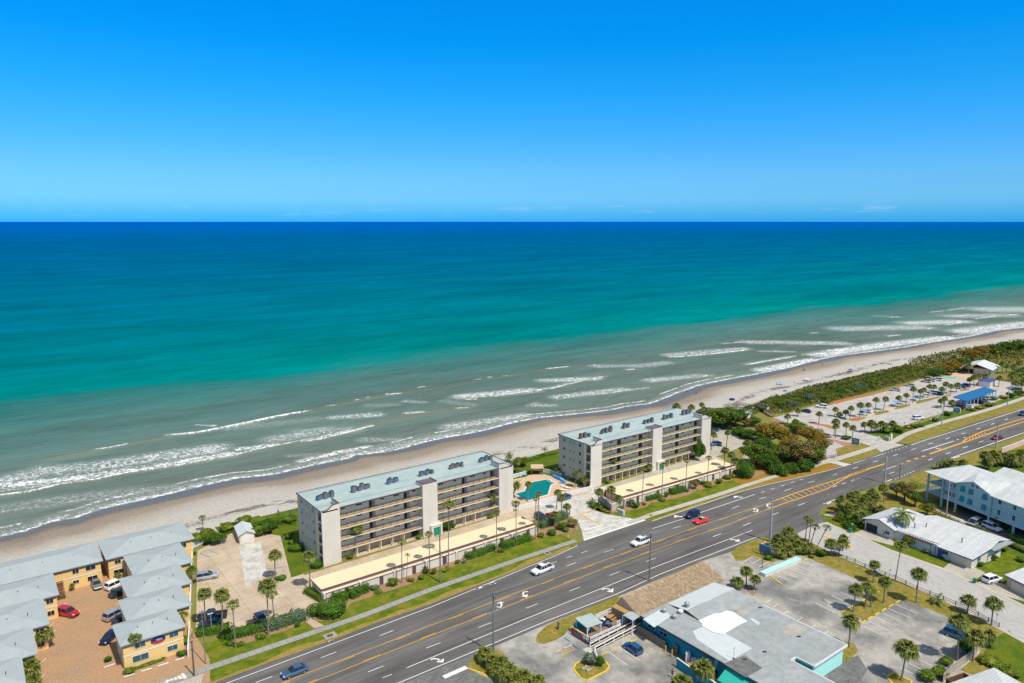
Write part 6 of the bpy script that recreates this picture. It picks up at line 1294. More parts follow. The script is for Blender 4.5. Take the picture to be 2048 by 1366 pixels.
t=thing('pool_house','pale blue-roofed low building half hidden under the park edge trees','building',(*g('Y1',470,600,0),0),R(5)); mb=MB(); mb.box(0,0,0,7,12,2.6); mb.build('wall','frame',t); mb=MB(); roofslab(mb,[(-.5,-.5,2.7),(3.5,-.5,3.7),(3.5,12.5,3.7),(-.5,12.5,2.7)]); roofslab(mb,[(3.5,-.5,3.7),(7.5,-.5,2.7),(7.5,12.5,2.7),(3.5,12.5,3.7)]); mb.build('roof','roofblue',t)
# monument signs
def monument(v,a,b,h,lab,face='sign_t',cap='sign_w',letters=2,side=-1):
    A=g(v,*a);B=g(v,*b); L_=math.dist(A,B); t=thing('monument_sign',lab,'sign',(*A,0),math.atan2(B[1]-A[1],B[0]-A[0]))
    mb=MB(); mb.box(0,-.15,0,L_,.15,h); mb.build('wall',cap,t); mb=MB(); mb.box(.15,side*.17,.25,L_-.15,side*.15,h-.15); mb.build('panel',face,t)
    mb=MB()
    for r in range(letters):
        x=L_*.2+.1*r; zz=h*(.62-.22*r)
        while x<L_*.8: w_=random.uniform(.12,.2); mb.box(x,side*.2,zz,x+w_,side*.175,zz+h*.11); x+=w_+.07
    mb.build('lettering','letter' if face=='sign_w' else 'sign_w',t); return t
monument('R4',(990,425),(1075,462),1.55,'cream monument sign with dark lettering at the condominium entrance','sign_w','sign_w')
monument('R6',(975,325),(1085,350),2.6,'large teal monument sign left of the park entrance','sign_t'); monument('R6',(1430,270),(1490,288),1.5,'small teal monument sign right of the park entrance')
monument('S6',(645,1300),(785,1330),2.2,'teal monument sign in front of the blue parking canopy')
t=thing('white_pillar','tall white slab pillar behind the small teal park sign','sign',(*g('R6',1515,270),0)); mb=MB(); mb.box(-.5,-.2,0,.5,.2,2.2); mb.build('slab','sign_w',t); mb=MB(); mb.box(-.6,-.3,0,.6,.3,.25); mb.build('plinth','conc2',t)
t=thing('roadside_sign_structure','shaded blue back of a tall pylon sign among palms by the highway','sign',(*g('R2',790,885),0),R(100)); mb=MB(); mb.box(-2.0,-.25,.7,2.0,.25,2.7); mb.build('sign_box','acb',t); 
for x in (-1.6,1.6): mb=MB(); mb.box(x-.12,-.12,0,x+.12,.12,.7); mb.build('post','bark',t)
mb=MB(); mb.box(-1.8,-.3,.9,1.8,-.25,2.5); mb.build('panel','tealw',t)
def pole_sign(v,b,h,lab,m='frame',w=.6,hh=.6,shape='box',name='street_sign',m2=None,pm='steel',rz=0):
    p=g(v,*b); t=thing(name,lab,'sign',(*p,0),rz); mb=MB(); mb.tube((0,0,0),(0,0,h),.04,n=6); mb.build('post',pm,t)
    mb=MB()
    if shape=='oct': 
        q=[(w/2*math.cos(R(22.5+45*k)),w/2*math.sin(R(22.5+45*k))) for k in range(8)]; f=[(x,-.06,h-w/2+z_) for x,z_ in q]; bk=[(x,-.04,z_) for x,_,z_ in f]; mb.face(f); mb.face(bk[::-1]); [mb.face([f[i],bk[i],bk[(i+1)%8],f[(i+1)%8]]) for i in range(8)]
    else: mb.box(-w/2,-.07,h-hh,w/2,-.04,h)
    mb.build('panel',m,t)
    if m2: mb=MB(); mb.box(-w*.36,-.08,h-hh*.85,w*.36,-.07,h-hh*.5); mb.box(-w*.3,-.08,h-hh*.38,w*.3,-.07,h-hh*.2); mb.build('marking',m2,t)
    return t
pole_sign('Z8',(312,752),2.5,'red octagonal stop sign on the corner of the side street','tail',.8,shape='oct'); pole_sign('Z8',(470,830),2.2,'street name sign pole beside the green bin','frame',.5,.3); pole_sign('Z8',(455,940),3.2,'green street name sign on a thin pole at the yellow island','greenbin',.9,.25)
pole_sign('Z7',(800,415),1.8,'small sign seen edge-on beside the street fence, near the tall palm','steel',.3,.4,rz=R(80)); pole_sign('Z7',(1752,835),2.2,'small white sign behind the last sabal palm on the street','frame',.3,.4,rz=R(80))
pole_sign('R4',(490,660),2.4,'grey back of a road sign at the left side of the condominium entrance','steel',.6,.7,rz=R(150)); pole_sign('R6',(205,710),2.2,'square sign back standing on the leaf-strewn verge','cream',.9,.9,rz=R(160))
pole_sign('R6',(1350,285),1.9,'blue and white sign near the small teal park sign','skyb',.9,.8,m2='frame'); pole_sign('R3',(950,385),2.0,'white sign panel beside the shrubs at the edge of the park lot','sign_w',.7,.7); pole_sign('R3',(1025,320),2.2,'small brown-backed sign at the driveway bend of the park lot','trim',.5,.5)
pole_sign('R6',(565,185),2.2,'dark sign post at the park entrance road','dark',.7,.4); pole_sign('R3',(635,435),2.0,'dark sign at the shrubs next to the park aisle','dark',.6,.5); pole_sign('R6',(775,540),2.0,'teal-grey small sign at the bus stop walk','sign_t',.8,.4)
for k,(x,y) in enumerate(((912,500),(1350,395),(1712,285))): pole_sign('Y1',(x,y),1.9,'blue accessible parking sign, %s along the dune thicket edge'%ordn[k],'skyb',.6,.6,m2='frame')
for k,(x,y) in enumerate(((265,570),(580,515),(1225,380))): pole_sign('Y2',(x,y),1.9,'small pale sign, %s at the far thicket edge'%ordn[k],'skyb',.6,.6)
pole_sign('Y1',(770,490),2.4,'white information board at the beach walkway','sign_w',1.4,1.1,m2='acb')
t=thing('bus_shelter','small bright blue bus shelter under the orange sea grape','bus shelter',(*g('R6',580,535),0),R(10)); mb=MB(); mb.box(-1.5,-.7,2.2,1.5,.7,2.35); mb.build('roof','skyb',t)
for x in (-1.3,1.3):
    for y in (-.55,.55): mb=MB(); mb.box(x-.06,y-.06,0,x+.06,y+.06,2.2); mb.build('post','blue',t)
mb=MB(); mb.box(-1,-.1,.4,1,.3,.48); mb.build('bench','blue',t); mb=MB(); mb.box(-1.3,.5,.3,1.3,.56,1.9); mb.build('back_panel','blue',t)
# bins, hydrant, covers, rocks
def wheelie(p,lab,m='greenbin',rz=0):
    t=thing('wheeled_bin',lab,'bin',(*p,.06),rz); mb=MB(); b0=[(-.25,-.28),(.25,-.28),(.25,.25),(-.25,.25)]; v0=[(x,y,.08) for x,y in b0]; v1=[(x*1.25,y*1.2,1.0) for x,y in b0]; mb.face(v0[::-1]); [mb.face([v0[i],v0[(i+1)%4],v1[(i+1)%4],v1[i]]) for i in range(4)]; mb.build('body',m,t); mb=MB(); mb.box(-.34,-.38,1.0,.34,.36,1.08); mb.build('lid',m,t); 
    for s in (-1,1): mb=MB(); mb.tube((s*.27,.28,.12),(s*.33,.28,.12),.12,n=10); mb.build('wheel','tyre',t)
wheelie(g('Z8',455,845),'green wheeled bin at the ranch house driveway by the sign pole'); wheelie(g('Z7',1555,475),'green wheeled bin on the gutter beside the white SUV',rz=.5)
p=g('R4',358,745); t=thing('fire_hydrant','yellow fire hydrant on the verge left of the entrance drive','hydrant',(*p,.02)); mb=MB(); mb.tube((0,0,0),(0,0,.65),.13,n=10); mb.tube((0,0,.65),(0,0,.85),.16,.05,n=10); mb.tube((0,0,0),(0,0,.08),.2,n=10); mb.build('barrel','yplastic',t); mb=MB(); mb.tube((-.26,0,.48),(.26,0,.48),.08,n=8); mb.tube((0,-.24,.48),(0,0,.48),.09,n=8); mb.build('outlet','yplastic',t)
def cover(v,p,lab,s=.9,sq=True,m='dark'):
    q=g(v,*p); t=thing('drain_cover',lab,'drain cover',(*q,.1)); mb=MB(); mb.box(-s,-s*.8,-.06,s,s*.8,.02) if sq else mb.tube((0,0,-.06),(0,0,.02),s,n=16); mb.build('frame','walk',t); mb=MB(); mb.box(-s*.45,-s*.35,.02,s*.45,s*.35,.035) if sq else mb.tube((0,0,.02),(0,0,.035),s*.6,n=14); mb.build('grate',m,t)
cover('R1',(1025,573),'square storm drain grate in the verge above the blue-grey sedan',1.25,m='brownwood'); cover('R4',(95,940),'round drain cover in the verge near the white compact pickup',.9,False,'brownwood'); cover('R4',(1420,453),'round rusty cover set in the pale sidewalk',.6,False,'brownwood'); cover('R4',(515,282),'small dark manhole cover in the entrance drive',.3,False)
for k,(x,y,r) in enumerate(((865,1085,.42),(900,1060,.35),(930,1110,.45),(960,1095,.3))):
    p=g('S1',x,y); rnd=random.Random(k); bm=bmesh.new(); bmesh.ops.create_icosphere(bm,subdivisions=2,radius=r)
    for v_ in bm.verts: v_.co*=rnd.uniform(.8,1.15); v_.co.z*=.7
    me=bpy.data.meshes.new('boulder'); bm.to_mesh(me); bm.free(); me.materials.append(M['rock']); tag(link('boulder',me,None,(*p,.2)),['leftmost pale boulder on the small yellow-kerbed island','rear pale boulder on the small yellow-kerbed island','largest front boulder on the small yellow-kerbed island','rightmost boulder on the small yellow-kerbed island'][k],'boulder')
p=g('S1',520,540); t=thing('dead_stump','short dead palm stump on the dry grass point beside the highway','stump',(*p,0)); mb=MB(); mb.tube((0,0,0),(.1,0,1.6),.22,.17,n=8); mb.build('trunk','bark',t); mb=MB(); mb.tube((.1,0,1.6),(.12,0,1.75),.19,.1,n=8); mb.build('broken_top','wood',t)
# ---------------------------------------------------------------- poles and wires
def upole(v,b,h,lab,arms,m='polew',r=.2,rz=0,extra=None):
    p=g(v,*b) if v else b; t=thing('utility_pole',lab,'utility pole',(*p,0),rz); mb=MB(); mb.tube((0,0,0),(0,0,h),r,r*.65,n=9); mb.build('pole',m,t)
    for z,l,ax in arms:
        mb=MB(); (mb.box(-l/2,-.06,z-.07,l/2,.06,z+.07) if ax=='x' else mb.box(-.06,-l/2,z-.07,.06,l/2,z+.07)); c=mb.build('crossarm','steel' if m!='polec' else 'polec',t)
        for s in (-1,-.35,.35,1):
            mb=MB(); q=s*l/2*.93; mb.tube((q if ax=='x' else 0,q if ax=='y' else 0,z+.07),(q if ax=='x' else 0,q if ax=='y' else 0,z+.3),.05,n=6); mb.build('insulator','rail',c)
    if extra: extra(t)
    return p
def xf(z):
    def f(t): mb=MB(); mb.tube((.4,0,z-.6),(.4,0,z+.3),.25,n=10); mb.build('transformer','steel',t)
    return f
q1=upole('Z3',(1148,1050),11.4,'grey-green utility pole standing on the verge before the nearer garage row',[(11.0,2.4,'x')])
q2=upole('R5',(1060,350),12.4,'tall wooden utility pole rising from the palm clump at the bottom',[(12.0,1.6,'y'),(11.3,1.6,'y'),(8.6,2.6,'x')])
q3=upole(None,(55.9,-50.6),11.5,'wooden utility pole behind the thatched roof beside the highway',[(11.1,1.8,'y'),(10.4,1.8,'y'),(9.5,1.2,'x')])
q4=upole('R2',(820,735),11.5,'thick pale concrete utility pole by the palm island',[(11.2,1.2,'y'),(8.6,.9,'x')],'polec',.3)
q5=upole('R6',(1425,860),10.5,'concrete utility pole before the raised aqua house beside the highway',[(10.2,1.6,'y'),(8.4,1.4,'x')],'polec',.28,extra=xf(7.5))
q6=upole('R3',(1715,685),9.8,'tall pale utility pole in front of the dark red car',[(9.5,1.4,'y')],'polec',.28)
q7=upole('R3',(1078,425),9.6,'pale utility pole on the park verge before the blue canopy',[(9.3,.8,'y')],'polec',.2)
q8=upole('R3',(1850,190),8.4,'pale utility pole on the far park verge at the right edge',[(8.2,.8,'y')],'polec',.2)
q11=upole('S4',(850,1010),10.2,'slim concrete pole in front of the aqua apartment house',[(9.9,1.8,'x'),(9.4,1.4,'x')],'polec',.18,R(-60))
q12=upole('R6',(1630,815),5.5,'short dark service pole beside the concrete pole near the highway',[(5.2,1.8,'x'),(4.6,1.8,'y')],'polew',.14)
q9=upole('Z1',(1535,1225),10.5,'tall green street lamp post on the lawn left of the concrete lot',[(10.2,.8,'x')],'polew',.1)
q10=upole('Z1',(1450,1315),6.8,'short wooden pole where the white boundary wall meets the sidewalk',[(6.5,.5,'x')],'bark',.16)
def wires(a,b,offs,lab):
    t=thing('power_lines',lab,'power lines'); 
    for (oy,z) in offs:
        mb=MB(); pr=None
        for k in range(13):
            u=k/12; p=(a[0]+(b[0]-a[0])*u,a[1]+(b[1]-a[1])*u+oy,z-4*1.0*u*(1-u))
            if pr: mb.tube(pr,p,.014,n=4,cap=False)
            pr=p
        mb.build('cable','steel',t)
wires((-60,-54),q2,[(-.7,12.2),(.7,12.2),(0,11.5),(0,8.7)],'thin power lines leaving the frame left of the tall wooden pole'); wires(q2,q3,[(-.7,12.0),(.7,12.0),(0,11.0),(0,8.7)],'thin power lines between the tall wooden pole and the thatch'); wires(q3,q4,[(-.6,11.3),(.6,11.3),(0,9.5)],'thin power lines between the thatch and the thick concrete pole'); wires(q4,q5,[(-.5,11.2),(.5,11.2),(0,8.6)],'thin power lines crossing the highway shoulder past the palm island'); wires(q5,q6,[(-.6,10.1),(.6,10.1)],'thin power lines toward the far right end of the highway')
# lamp posts
def lamp(v,b,h,lab,rz=0,m='steel',arm=1.2):
    p=g(v,*b); t=thing('lamp_post',lab,'lamp post',(*p,0),rz); mb=MB(); mb.tube((0,0,0),(0,0,h),.08,.06,n=7); mb.build('post',m,t)
    for s in (-1,1): mb=MB(); mb.tube((0,0,h),(s*arm*.6,0,h+.1),.04,n=5); mb.box(s*arm*.5-.25,-.15,h+.05,s*arm*.5+.25,.15,h+.18); mb.build('lamp_head','lightroof',t)
lamp('R2',(738,1005),6.2,'thin dark lamp post at the small bays near the aqua planter',0,'rail'); lamp('Y1',(592,660),8,'tall floodlight post with a white head beside the pale blue roof',0,'rail',.6); lamp('Z2',(238,1000),4.2,'short lamp post with a square head behind the hedge',0,'steel',.6); lamp('Z7',(652,470),3.6,'twin-headed lamp under the palm beside the street fence',0,'bark',.8)
# ---------------------------------------------------------------- beach things
def umbrella(v,p,m,lab,r=1.1,h=2.1,z=-1.0,tilt=.1):
    q=g(v,*p,z); t=thing('beach_umbrella',lab,'beach umbrella',(*q,z)); t.rotation_euler=(tilt,0,0); mb=MB(); n=10
    for k in range(n): a,b=2*math.pi*k/n,2*math.pi*(k+1)/n; P=[(r*math.cos(a),r*math.sin(a),h-.45),(r*math.cos(b),r*math.sin(b),h-.45),(0,0,h)]; mb.face(P,k%2 if isinstance(m,tuple) else 0); mb.face([(x,y,z_-.02) for x,y,z_ in P][::-1],0)
    mb.build('canopy',list(m) if isinstance(m,tuple) else m,t); mb=MB(); mb.tube((0,0,-.3),(0,0,h),.03,n=5); mb.build('pole','frame',t)
def bchair(v,p,m,lab,z=-1.0,rz=0):
    q=g(v,*p,z); t=thing('beach_chair',lab,'beach chair',(*q,z),rz); mb=MB(); mb.box(-.35,-.5,.2,.35,.2,.26); mb.build('seat',m,t); mb=MB(); mb.face([(-.35,.2,.26),(.35,.2,.26),(.35,.6,.85),(-.35,.6,.85)]); mb.face([(-.35,.6,.8),(.35,.6,.8),(.35,.2,.2),(-.35,.2,.2)]); mb.build('backrest',m,t); mb=MB(); [mb.box(s*.36-.02,-.5,0,s*.36+.02,.3,.22) for s in (-1,1)]; mb.build('frame','steel',t)
umbrella('Y1',(1208,135),('skyb','frame'),'light blue and white beach umbrella, largest on the sand',1.5); umbrella('Y1',(918,180),'skyb','turquoise beach umbrella nearest the wet sand',1.2); umbrella('Y1',(1355,212),'blue','dark blue beach umbrella near the thicket edge'); umbrella('Y1',(965,260),'blue','blue beach umbrella amid the seaweed line',1.0,1.6); umbrella('Y1',(365,355),'navy','navy and white shade tent near the wooden beach steps',1.3,1.6); umbrella('Z4',(1345,165),'skyb','blue beach umbrella peeking over the farther condominium roof',1.5,2.4)
umbrella('Y2',(670,262),('skyb','yelcurb'),'striped blue and yellow beach umbrella far down the beach',1.4); umbrella('Y2',(258,335),'navy','purple-navy beach umbrella far down the beach',1.3); umbrella('Y2',(710,325),'navy','dark beach umbrella near the far thicket',1.2)
umbrella('S5',(1400,845),'skyb','small turquoise shade over a park picnic spot, right one',1.3,2.2,0); umbrella('S5',(800,985),'skyb','small turquoise shade over a park picnic spot, left one',1.0,2.0,0); umbrella('S5',(1785,745),'skyb','small turquoise shade over a park picnic spot by the far palms',1.2,2.2,0)
for k,(v,p,m,l) in enumerate((('Y1',(1085,155),'navy','dark blue beach chair left of the largest umbrella'),('Y1',(1105,150),'frame','white beach chair next to the dark blue one'),('Y1',(1340,212),'blue','blue beach chair under the dark blue umbrella'),('Y1',(950,255),'skyb','light blue lounger on the seaweed line'),('Y1',(350,352),'blue','blue chair beside the shade tent'),('Y1',(1695,30),'navy','navy chair far along the beach above the thicket'),('Y2',(245,335),'navy','dark chair under the purple-navy umbrella'),('Y2',(640,258),'navy','dark chair beside the striped umbrella'),('Y1',(1375,20),'pink','coral beach towel chair near the water'),('Y2',(395,288),'pink','coral beach chair far along the sand'),('Y2',(120,372),'pink','coral beach chair above the seaweed line'))): bchair(v,p,m,l)
# people: one continuous skinned body each, clothes and hair as children
def person(v,p,z,lab,shirt='black',pants='black',pose=0,rz=0,skin='skin'):
    q=g(v,*p,z); t=thing('person',lab,'person',(*q,z),rz)
    J=[(0,0,.95),(0,.0,1.2),(0,.0,1.42),(0,.01,1.55),(0,.02,1.68), (.1,0,.9),(.12,-.02-.12*pose,.5),(.13,.02-.2*pose,.06),(.14,-.14-.2*pose,.04), (-.1,0,.9),(-.12,.0+.12*pose,.5),(-.13,.05+.28*pose,.06),(-.14,-.1+.28*pose,.04), (.2,0,1.4),(.27,.02+.08*pose,1.12),(.28,-.06-.1*pose,.88),(.28,-.1-.1*pose,.78), (-.2,0,1.4),(-.27,.02-.08*pose,1.12),(-.28,-.06+.1*pose,.88),(-.28,-.1+.1*pose,.78)]
    Ed=[(0,1),(1,2),(2,3),(3,4),(0,5),(5,6),(6,7),(7,8),(0,9),(9,10),(10,11),(11,12),(2,13),(13,14),(14,15),(15,16),(2,17),(17,18),(18,19),(19,20)]
    Rr=[.14,.13,.13,.055,.1,.09,.06,.042,.035,.09,.06,.042,.035,.055,.042,.032,.03,.055,.042,.032,.03]
    def skin_(name,idx,sc,m,par):
        me=bpy.data.meshes.new(name); mp={i:k for k,i in enumerate(idx)}; me.from_pydata([J[i] for i in idx],[(mp[a],mp[b]) for a,b in Ed if a in mp and b in mp],[]); o=bpy.data.objects.new(name,me); COL.objects.link(o); o.parent=par
        o.modifiers.new('skin','SKIN'); sv=me.skin_vertices[0].data
        for i in idx: sv[mp[i]].radius=(Rr[i]*sc,Rr[i]*sc*.85)
        sv[0].use_root=True; s=o.modifiers.new('sub','SUBSURF'); s.levels=1; s.render_levels=1; me.materials.append(M[m]); return o
    skin_('body',list(range(21)),1,skin,t); skin_('shirt',[0,1,2,13,14,17,18],1.14,shirt,t); skin_('trousers',[0,5,6,9,10] if pants!='black' else [0,5,6,7,9,10,11],1.16,pants,t)
    mb=MB(); mb.tube((0,.03,1.66),(0,.04,1.8),.105,.06,n=10); mb.tube((0,.05,1.58),(0,.04,1.68),.08,.1,n=10); mb.build('hair','hair',t)
person('S2',(228,795),.03,'person in dark clothes walking beside the board gate in the lot','black','black',1,R(-60))
person('Z4',(588,925),.05,'person in dark clothes standing by the entrance bushes','navy','black',0,R(30))
for k,(v,p,s,pn,l) in enumerate((('Y1',(1175,15),'navy','black','left person in dark clothes at the water edge'),('Y1',(1190,18),'black','navy','right person in dark clothes at the water edge'),('Y3',(1012,445),'pink','red','person in pink standing in the swash'),('Y1',(1583,60),'navy','skyb','person in dark shirt standing above the seaweed line'),('Y1',(1555,75),'pink','pink','person in pink beside the seaweed line'),('Y2',(650,330),'red','pink','left person in red near the far thicket'),('Y2',(665,332),'pink','navy','right person in pink near the far thicket'),('Z4',(1522,35),'black','navy','person wading alone beyond the farther condominium'),('Z4',(1450,22),'navy','navy','person sitting at the water beyond the farther condominium'),('Y2',(312,285),'skyb','frame','person in light blue far along the sand'),('Y1',(870,180),'black','black','person in black beside the turquoise umbrella'))):
    person(v,p,-1.6 if k in(0,1,2,7,8) else -1.0,l,s,pn,k%2*.6,R(40*k))
def lifeguard_post(v,p,lab,h=3): 
    q=g(v,*p,-.4); t=thing('beach_post',lab,'post',(*q,-.4)); mb=MB(); mb.tube((0,0,0),(0,0,h),.1,n=6); mb.build('post','bark',t); mb=MB(); mb.box(-.25,-.06,h-.8,.25,-.02,h-.2); mb.build('panel','acb',t)
lifeguard_post('Y1',(1054,300),'dark signpost on the sand at the thicket edge'); lifeguard_post('Z2',(735,130),'thin marker post on the sand left of the condominium',2.2); lifeguard_post('Z2',(825,130),'second thin marker post on the sand nearer the condominium',2.2)
# wooden beach crossovers
def crossover(v,pts,lab,z0=1.0,w=1.6,sup=True):
    P=gs(v,pts,z0); t=thing('beach_crossover',lab,'boardwalk'); mb=MB(); mb.rail(P,w,z0-.1,z0); mb.build('walkway','wood',t); mb=MB()
    for s in (-1,1):
        O=[]
        for i,p in enumerate(P):
            a=P[max(0,i-1)];b=P[min(len(P)-1,i+1)]; dx,dy=b[0]-a[0],b[1]-a[1]; l=math.hypot(dx,dy); O.append((p[0]-dy/l*w/2*s,p[1]+dx/l*w/2*s))
        mb.rail(O,.08,z0+.95,z0+1.05); mb.rail(O,.06,z0+.45,z0+.52)
        for a,b in zip(O[:-1],O[1:]):
            n=max(1,round(math.dist(a,b)/2))
            for k in range(n+1): q=(a[0]+(b[0]-a[0])*k/n,a[1]+(b[1]-a[1])*k/n); mb.box(q[0]-.06,q[1]-.06,-1.2,q[0]+.06,q[1]+.06,z0+1.05)
    mb.build('handrail','wood',t)
crossover('Y1',[(560,415),(430,390),(350,445)],'wooden beach steps beside the thicket next to the condominium'); crossover('Y1',[(1625,150),(1690,130),(1640,110)],'wooden beach crossover with a small deck at the thicket edge'); crossover('Y1',[(1870,60),(1992,50)],'far wooden beach crossover at the top of the thicket'); crossover('Y1',[(820,520),(740,470),(600,420)],'wooden walkway through the thicket to the beach steps',.6)
# ---------------------------------------------------------------- vegetation
RN=np.random.RandomState(5)
def leafmesh(name,P,Nn,size,m,aspect=.6):
    """one four-sided leaf per point; P,N x3; faces roughly turned to Nn with scatter"""
    n=len(P); d=Nn+RN.normal(0,.55,(n,3)); d/=np.linalg.norm(d,axis=1)[:,None]+1e-9
    r=RN.normal(0,1,(n,3)); a=np.cross(d,r); a/=np.linalg.norm(a,axis=1)[:,None]+1e-9; b=np.cross(d,a)
    s=(size*RN.uniform(.6,1.3,n))[:,None]
    co=np.stack([P-a*s, P-b*s*aspect, P+a*s, P+b*s*aspect],1).reshape(-1,3)
    me=bpy.data.meshes.new(name); me.vertices.add(4*n); me.vertices.foreach_set('co',co.ravel().astype(np.float32)); q=np.arange(4*n,dtype=np.int32).reshape(n,4)
    me.loops.add(4*n); me.loops.foreach_set('vertex_index',q.ravel()); me.polygons.add(n); me.polygons.foreach_set('loop_start',q[:,0].copy())
    try: me.polygons.foreach_set('loop_total',np.full(n,4,dtype=np.int32))
    except Exception: pass
    me.update(calc_edges=True)
    for x in (m if isinstance(m,(list,tuple)) else [m]): me.materials.append(M[x])
    return me
def sph(n): v=RN.normal(0,1,(n,3)); return v/np.linalg.norm(v,axis=1)[:,None]
def blob_pts(n,lobes,fill=.72):
    """points in lumpy unit crown: lobes = list of (centre, radius)"""
    w=np.array([r**2 for _,r in lobes]); idx=RN.choice(len(lobes),n,p=w/w.sum()); d=sph(n); rr=fill+(1-fill)*RN.rand(n)**.6
    c=np.array([l[0] for l in lobes])[idx]; r=np.array([l[1] for l in lobes])[idx]
    return c+d*(r*rr)[:,None], d
def lobes_round(k,spread=.62,r0=.34,r1=.5,flat=1.,bottom=-.3):
    o=[]
    for i in range(k):
        d=sph(1)[0]; 
        if d[2]<bottom: d[2]=-d[2]*.5
        o.append((d*np.array([1,1,flat])*spread*RN.uniform(.75,1.05),RN.uniform(r0,r1)))
    o.append((np.zeros(3),.6)); return o
CRC={}
def crown(kind,m,var=0):
    k=(kind,m,var)
    if k in CRC: return CRC[k]
    if kind=='shrub': P,d=blob_pts(1100,lobes_round(12,.6,.22,.42,.85,-.2),.55); s=.09
    elif kind=='clip': P=sph(2600)*.97; P[:,2]=np.sign(P[:,2])*np.abs(P[:,2])**.8; d=P; P=P*RN.uniform(.92,1.02,(2600,1)); s=.06
    elif kind=='tree': P,d=blob_pts(5200,lobes_round(16,.68,.22,.4,.8,-.15),.6); s=.05
    elif kind=='loose': P,d=blob_pts(2600,lobes_round(13,.72,.16,.32,.8,-.1),.5); s=.055
    else: P,d=blob_pts(2200,lobes_round(10,.6,.25,.42,.8,-.1)); s=.06
    CRC[k]=leafmesh('crown',P,d,s,m); return CRC[k]
def core(me_name,m):
    k=('core',m)
    if k in CRC: return CRC[k]
    bm=bmesh.new(); bmesh.ops.create_icosphere(bm,subdivisions=2,radius=.78)
    for v in bm.verts: v.co*=RN.uniform(.85,1.05)
    me=bpy.data.meshes.new('core'); bm.to_mesh(me); bm.free(); me.materials.append(M[m]); CRC[k]=me; return me
def joincore(me,m,sc=.8):
    """puts a dark leafy inner mass inside a leaf mesh"""
    return me
SHN=[0]
def shrub(v,p,r,h,m,lab,kind='shrub',grp=None,var=None,cat='shrub'):
    q=g(v,*p); SHN[0]+=1; t=thing('shrub',lab,cat,(*q,.02),SHN[0]*1.3,grp)
    c=link('foliage',crown(kind,m,SHN[0]%2 if var is None else var),t,(0,0,h*.5)); c.scale=(r,r,h*.56)
    if kind!='loose': k_=link('inner_foliage',core('c',m),t,(0,0,h*.48)); k_.scale=((r*.95,r*.95,h*.52) if kind=='clip' else (r*.72,r*.72,h*.42))
    mb=MB(); mb.tube((0,0,0),(.05,.03,h*.5),.07,.04,n=6); 
    for k in range(3): a=k*2.1; mb.tube((.05,.03,h*.3),(r*.5*math.cos(a),r*.5*math.sin(a),h*.65),.04,.02,n=5)
    mb.build('stem','bark',t); return t
def hedge(v,pts,w,h,m,lab,lumpy=.12,z0=0,size=.13,dens=34,cat='hedge'):
    P=gs(v,pts); segs=[]; L_=0
    for a,b in zip(P[:-1],P[1:]): segs.append((a,b,math.dist(a,b))); L_+=segs[-1][2]
    n=int(L_*(w+2*h)*dens); pr=np.array([s[2] for s in segs])/L_; idx=RN.choice(len(segs),n,p=pr); t=RN.rand(n)
    A=np.array([s[0] for s in segs])[idx]; B=np.array([s[1] for s in segs])[idx]; D=(B-A)/np.array([s[2] for s in segs])[idx][:,None]; Nn=np.stack([-D[:,1],D[:,0]],1)
    th=RN.uniform(-.15,math.pi+.15,n); cx=np.sign(np.cos(th))*np.abs(np.cos(th))**.6; cz=np.sign(np.sin(th))*np.abs(np.sin(th))**.6
    base=A+(B-A)*t[:,None]; lm=1+lumpy*np.sin(base[:,0]*1.7+base[:,1])+lumpy*.7*np.sin(base[:,0]*3.9+1)+RN.normal(0,.05,n)
    xy=base+Nn*(cx*w/2*lm)[:,None]; z=z0+h*.05+np.clip(cz,0,1)*h*.92*lm
    PP=np.column_stack([xy,z]); NN=np.column_stack([Nn*cx[:,None],cz])
    # rounded ends
    for e,sg in ((P[0],-1),(P[-1],1)):
        k=int(w*h*dens*1.2)+10; d=sph(k); d[:,2]=np.abs(d[:,2]); q=np.array([*e,0])+d*np.array([w/2,w/2,h*.95]); PP=np.vstack([PP,q]); NN=np.vstack([NN,d])
    T=thing('hedge',lab,cat); me=leafmesh('foliage',PP,NN,size,m); link('foliage',me,T)
    mb=MB(); mb.rail(P,w*.72,z0,z0+h*.74); mb.build('inner_branches','leafd',T); return T
TRN=[0]
def tree(v,p,r,h,m,lab,kind='tree',grp=None,flat=.62,ch=None,cat='tree',core_=True):
    q=g(v,*p); TRN[0]+=1; t=thing('broadleaf_tree',lab,cat,(*q,0),TRN[0]*2.1,grp); cz=h-r*flat
    c=link('crown',crown(kind,m,TRN[0]%3),t,(0,0,cz)); c.scale=(r,r,r*flat)
    mb=MB(); mb.tube((0,0,0),(.1*r,.05*r,cz*.5),.05*r+.08,.04*r+.05,n=8)
    rnd=random.Random(TRN[0])
    for k in range(7): a=k*.9+rnd.random(); rr=r*rnd.uniform(.4,.75); mb.tube((.1*r,.05*r,cz*.45),(rr*math.cos(a),rr*math.sin(a),cz+r*flat*rnd.uniform(-.4,.4)),.03*r+.04,.02,n=6)
    mb.build('trunk','bark',t); return t
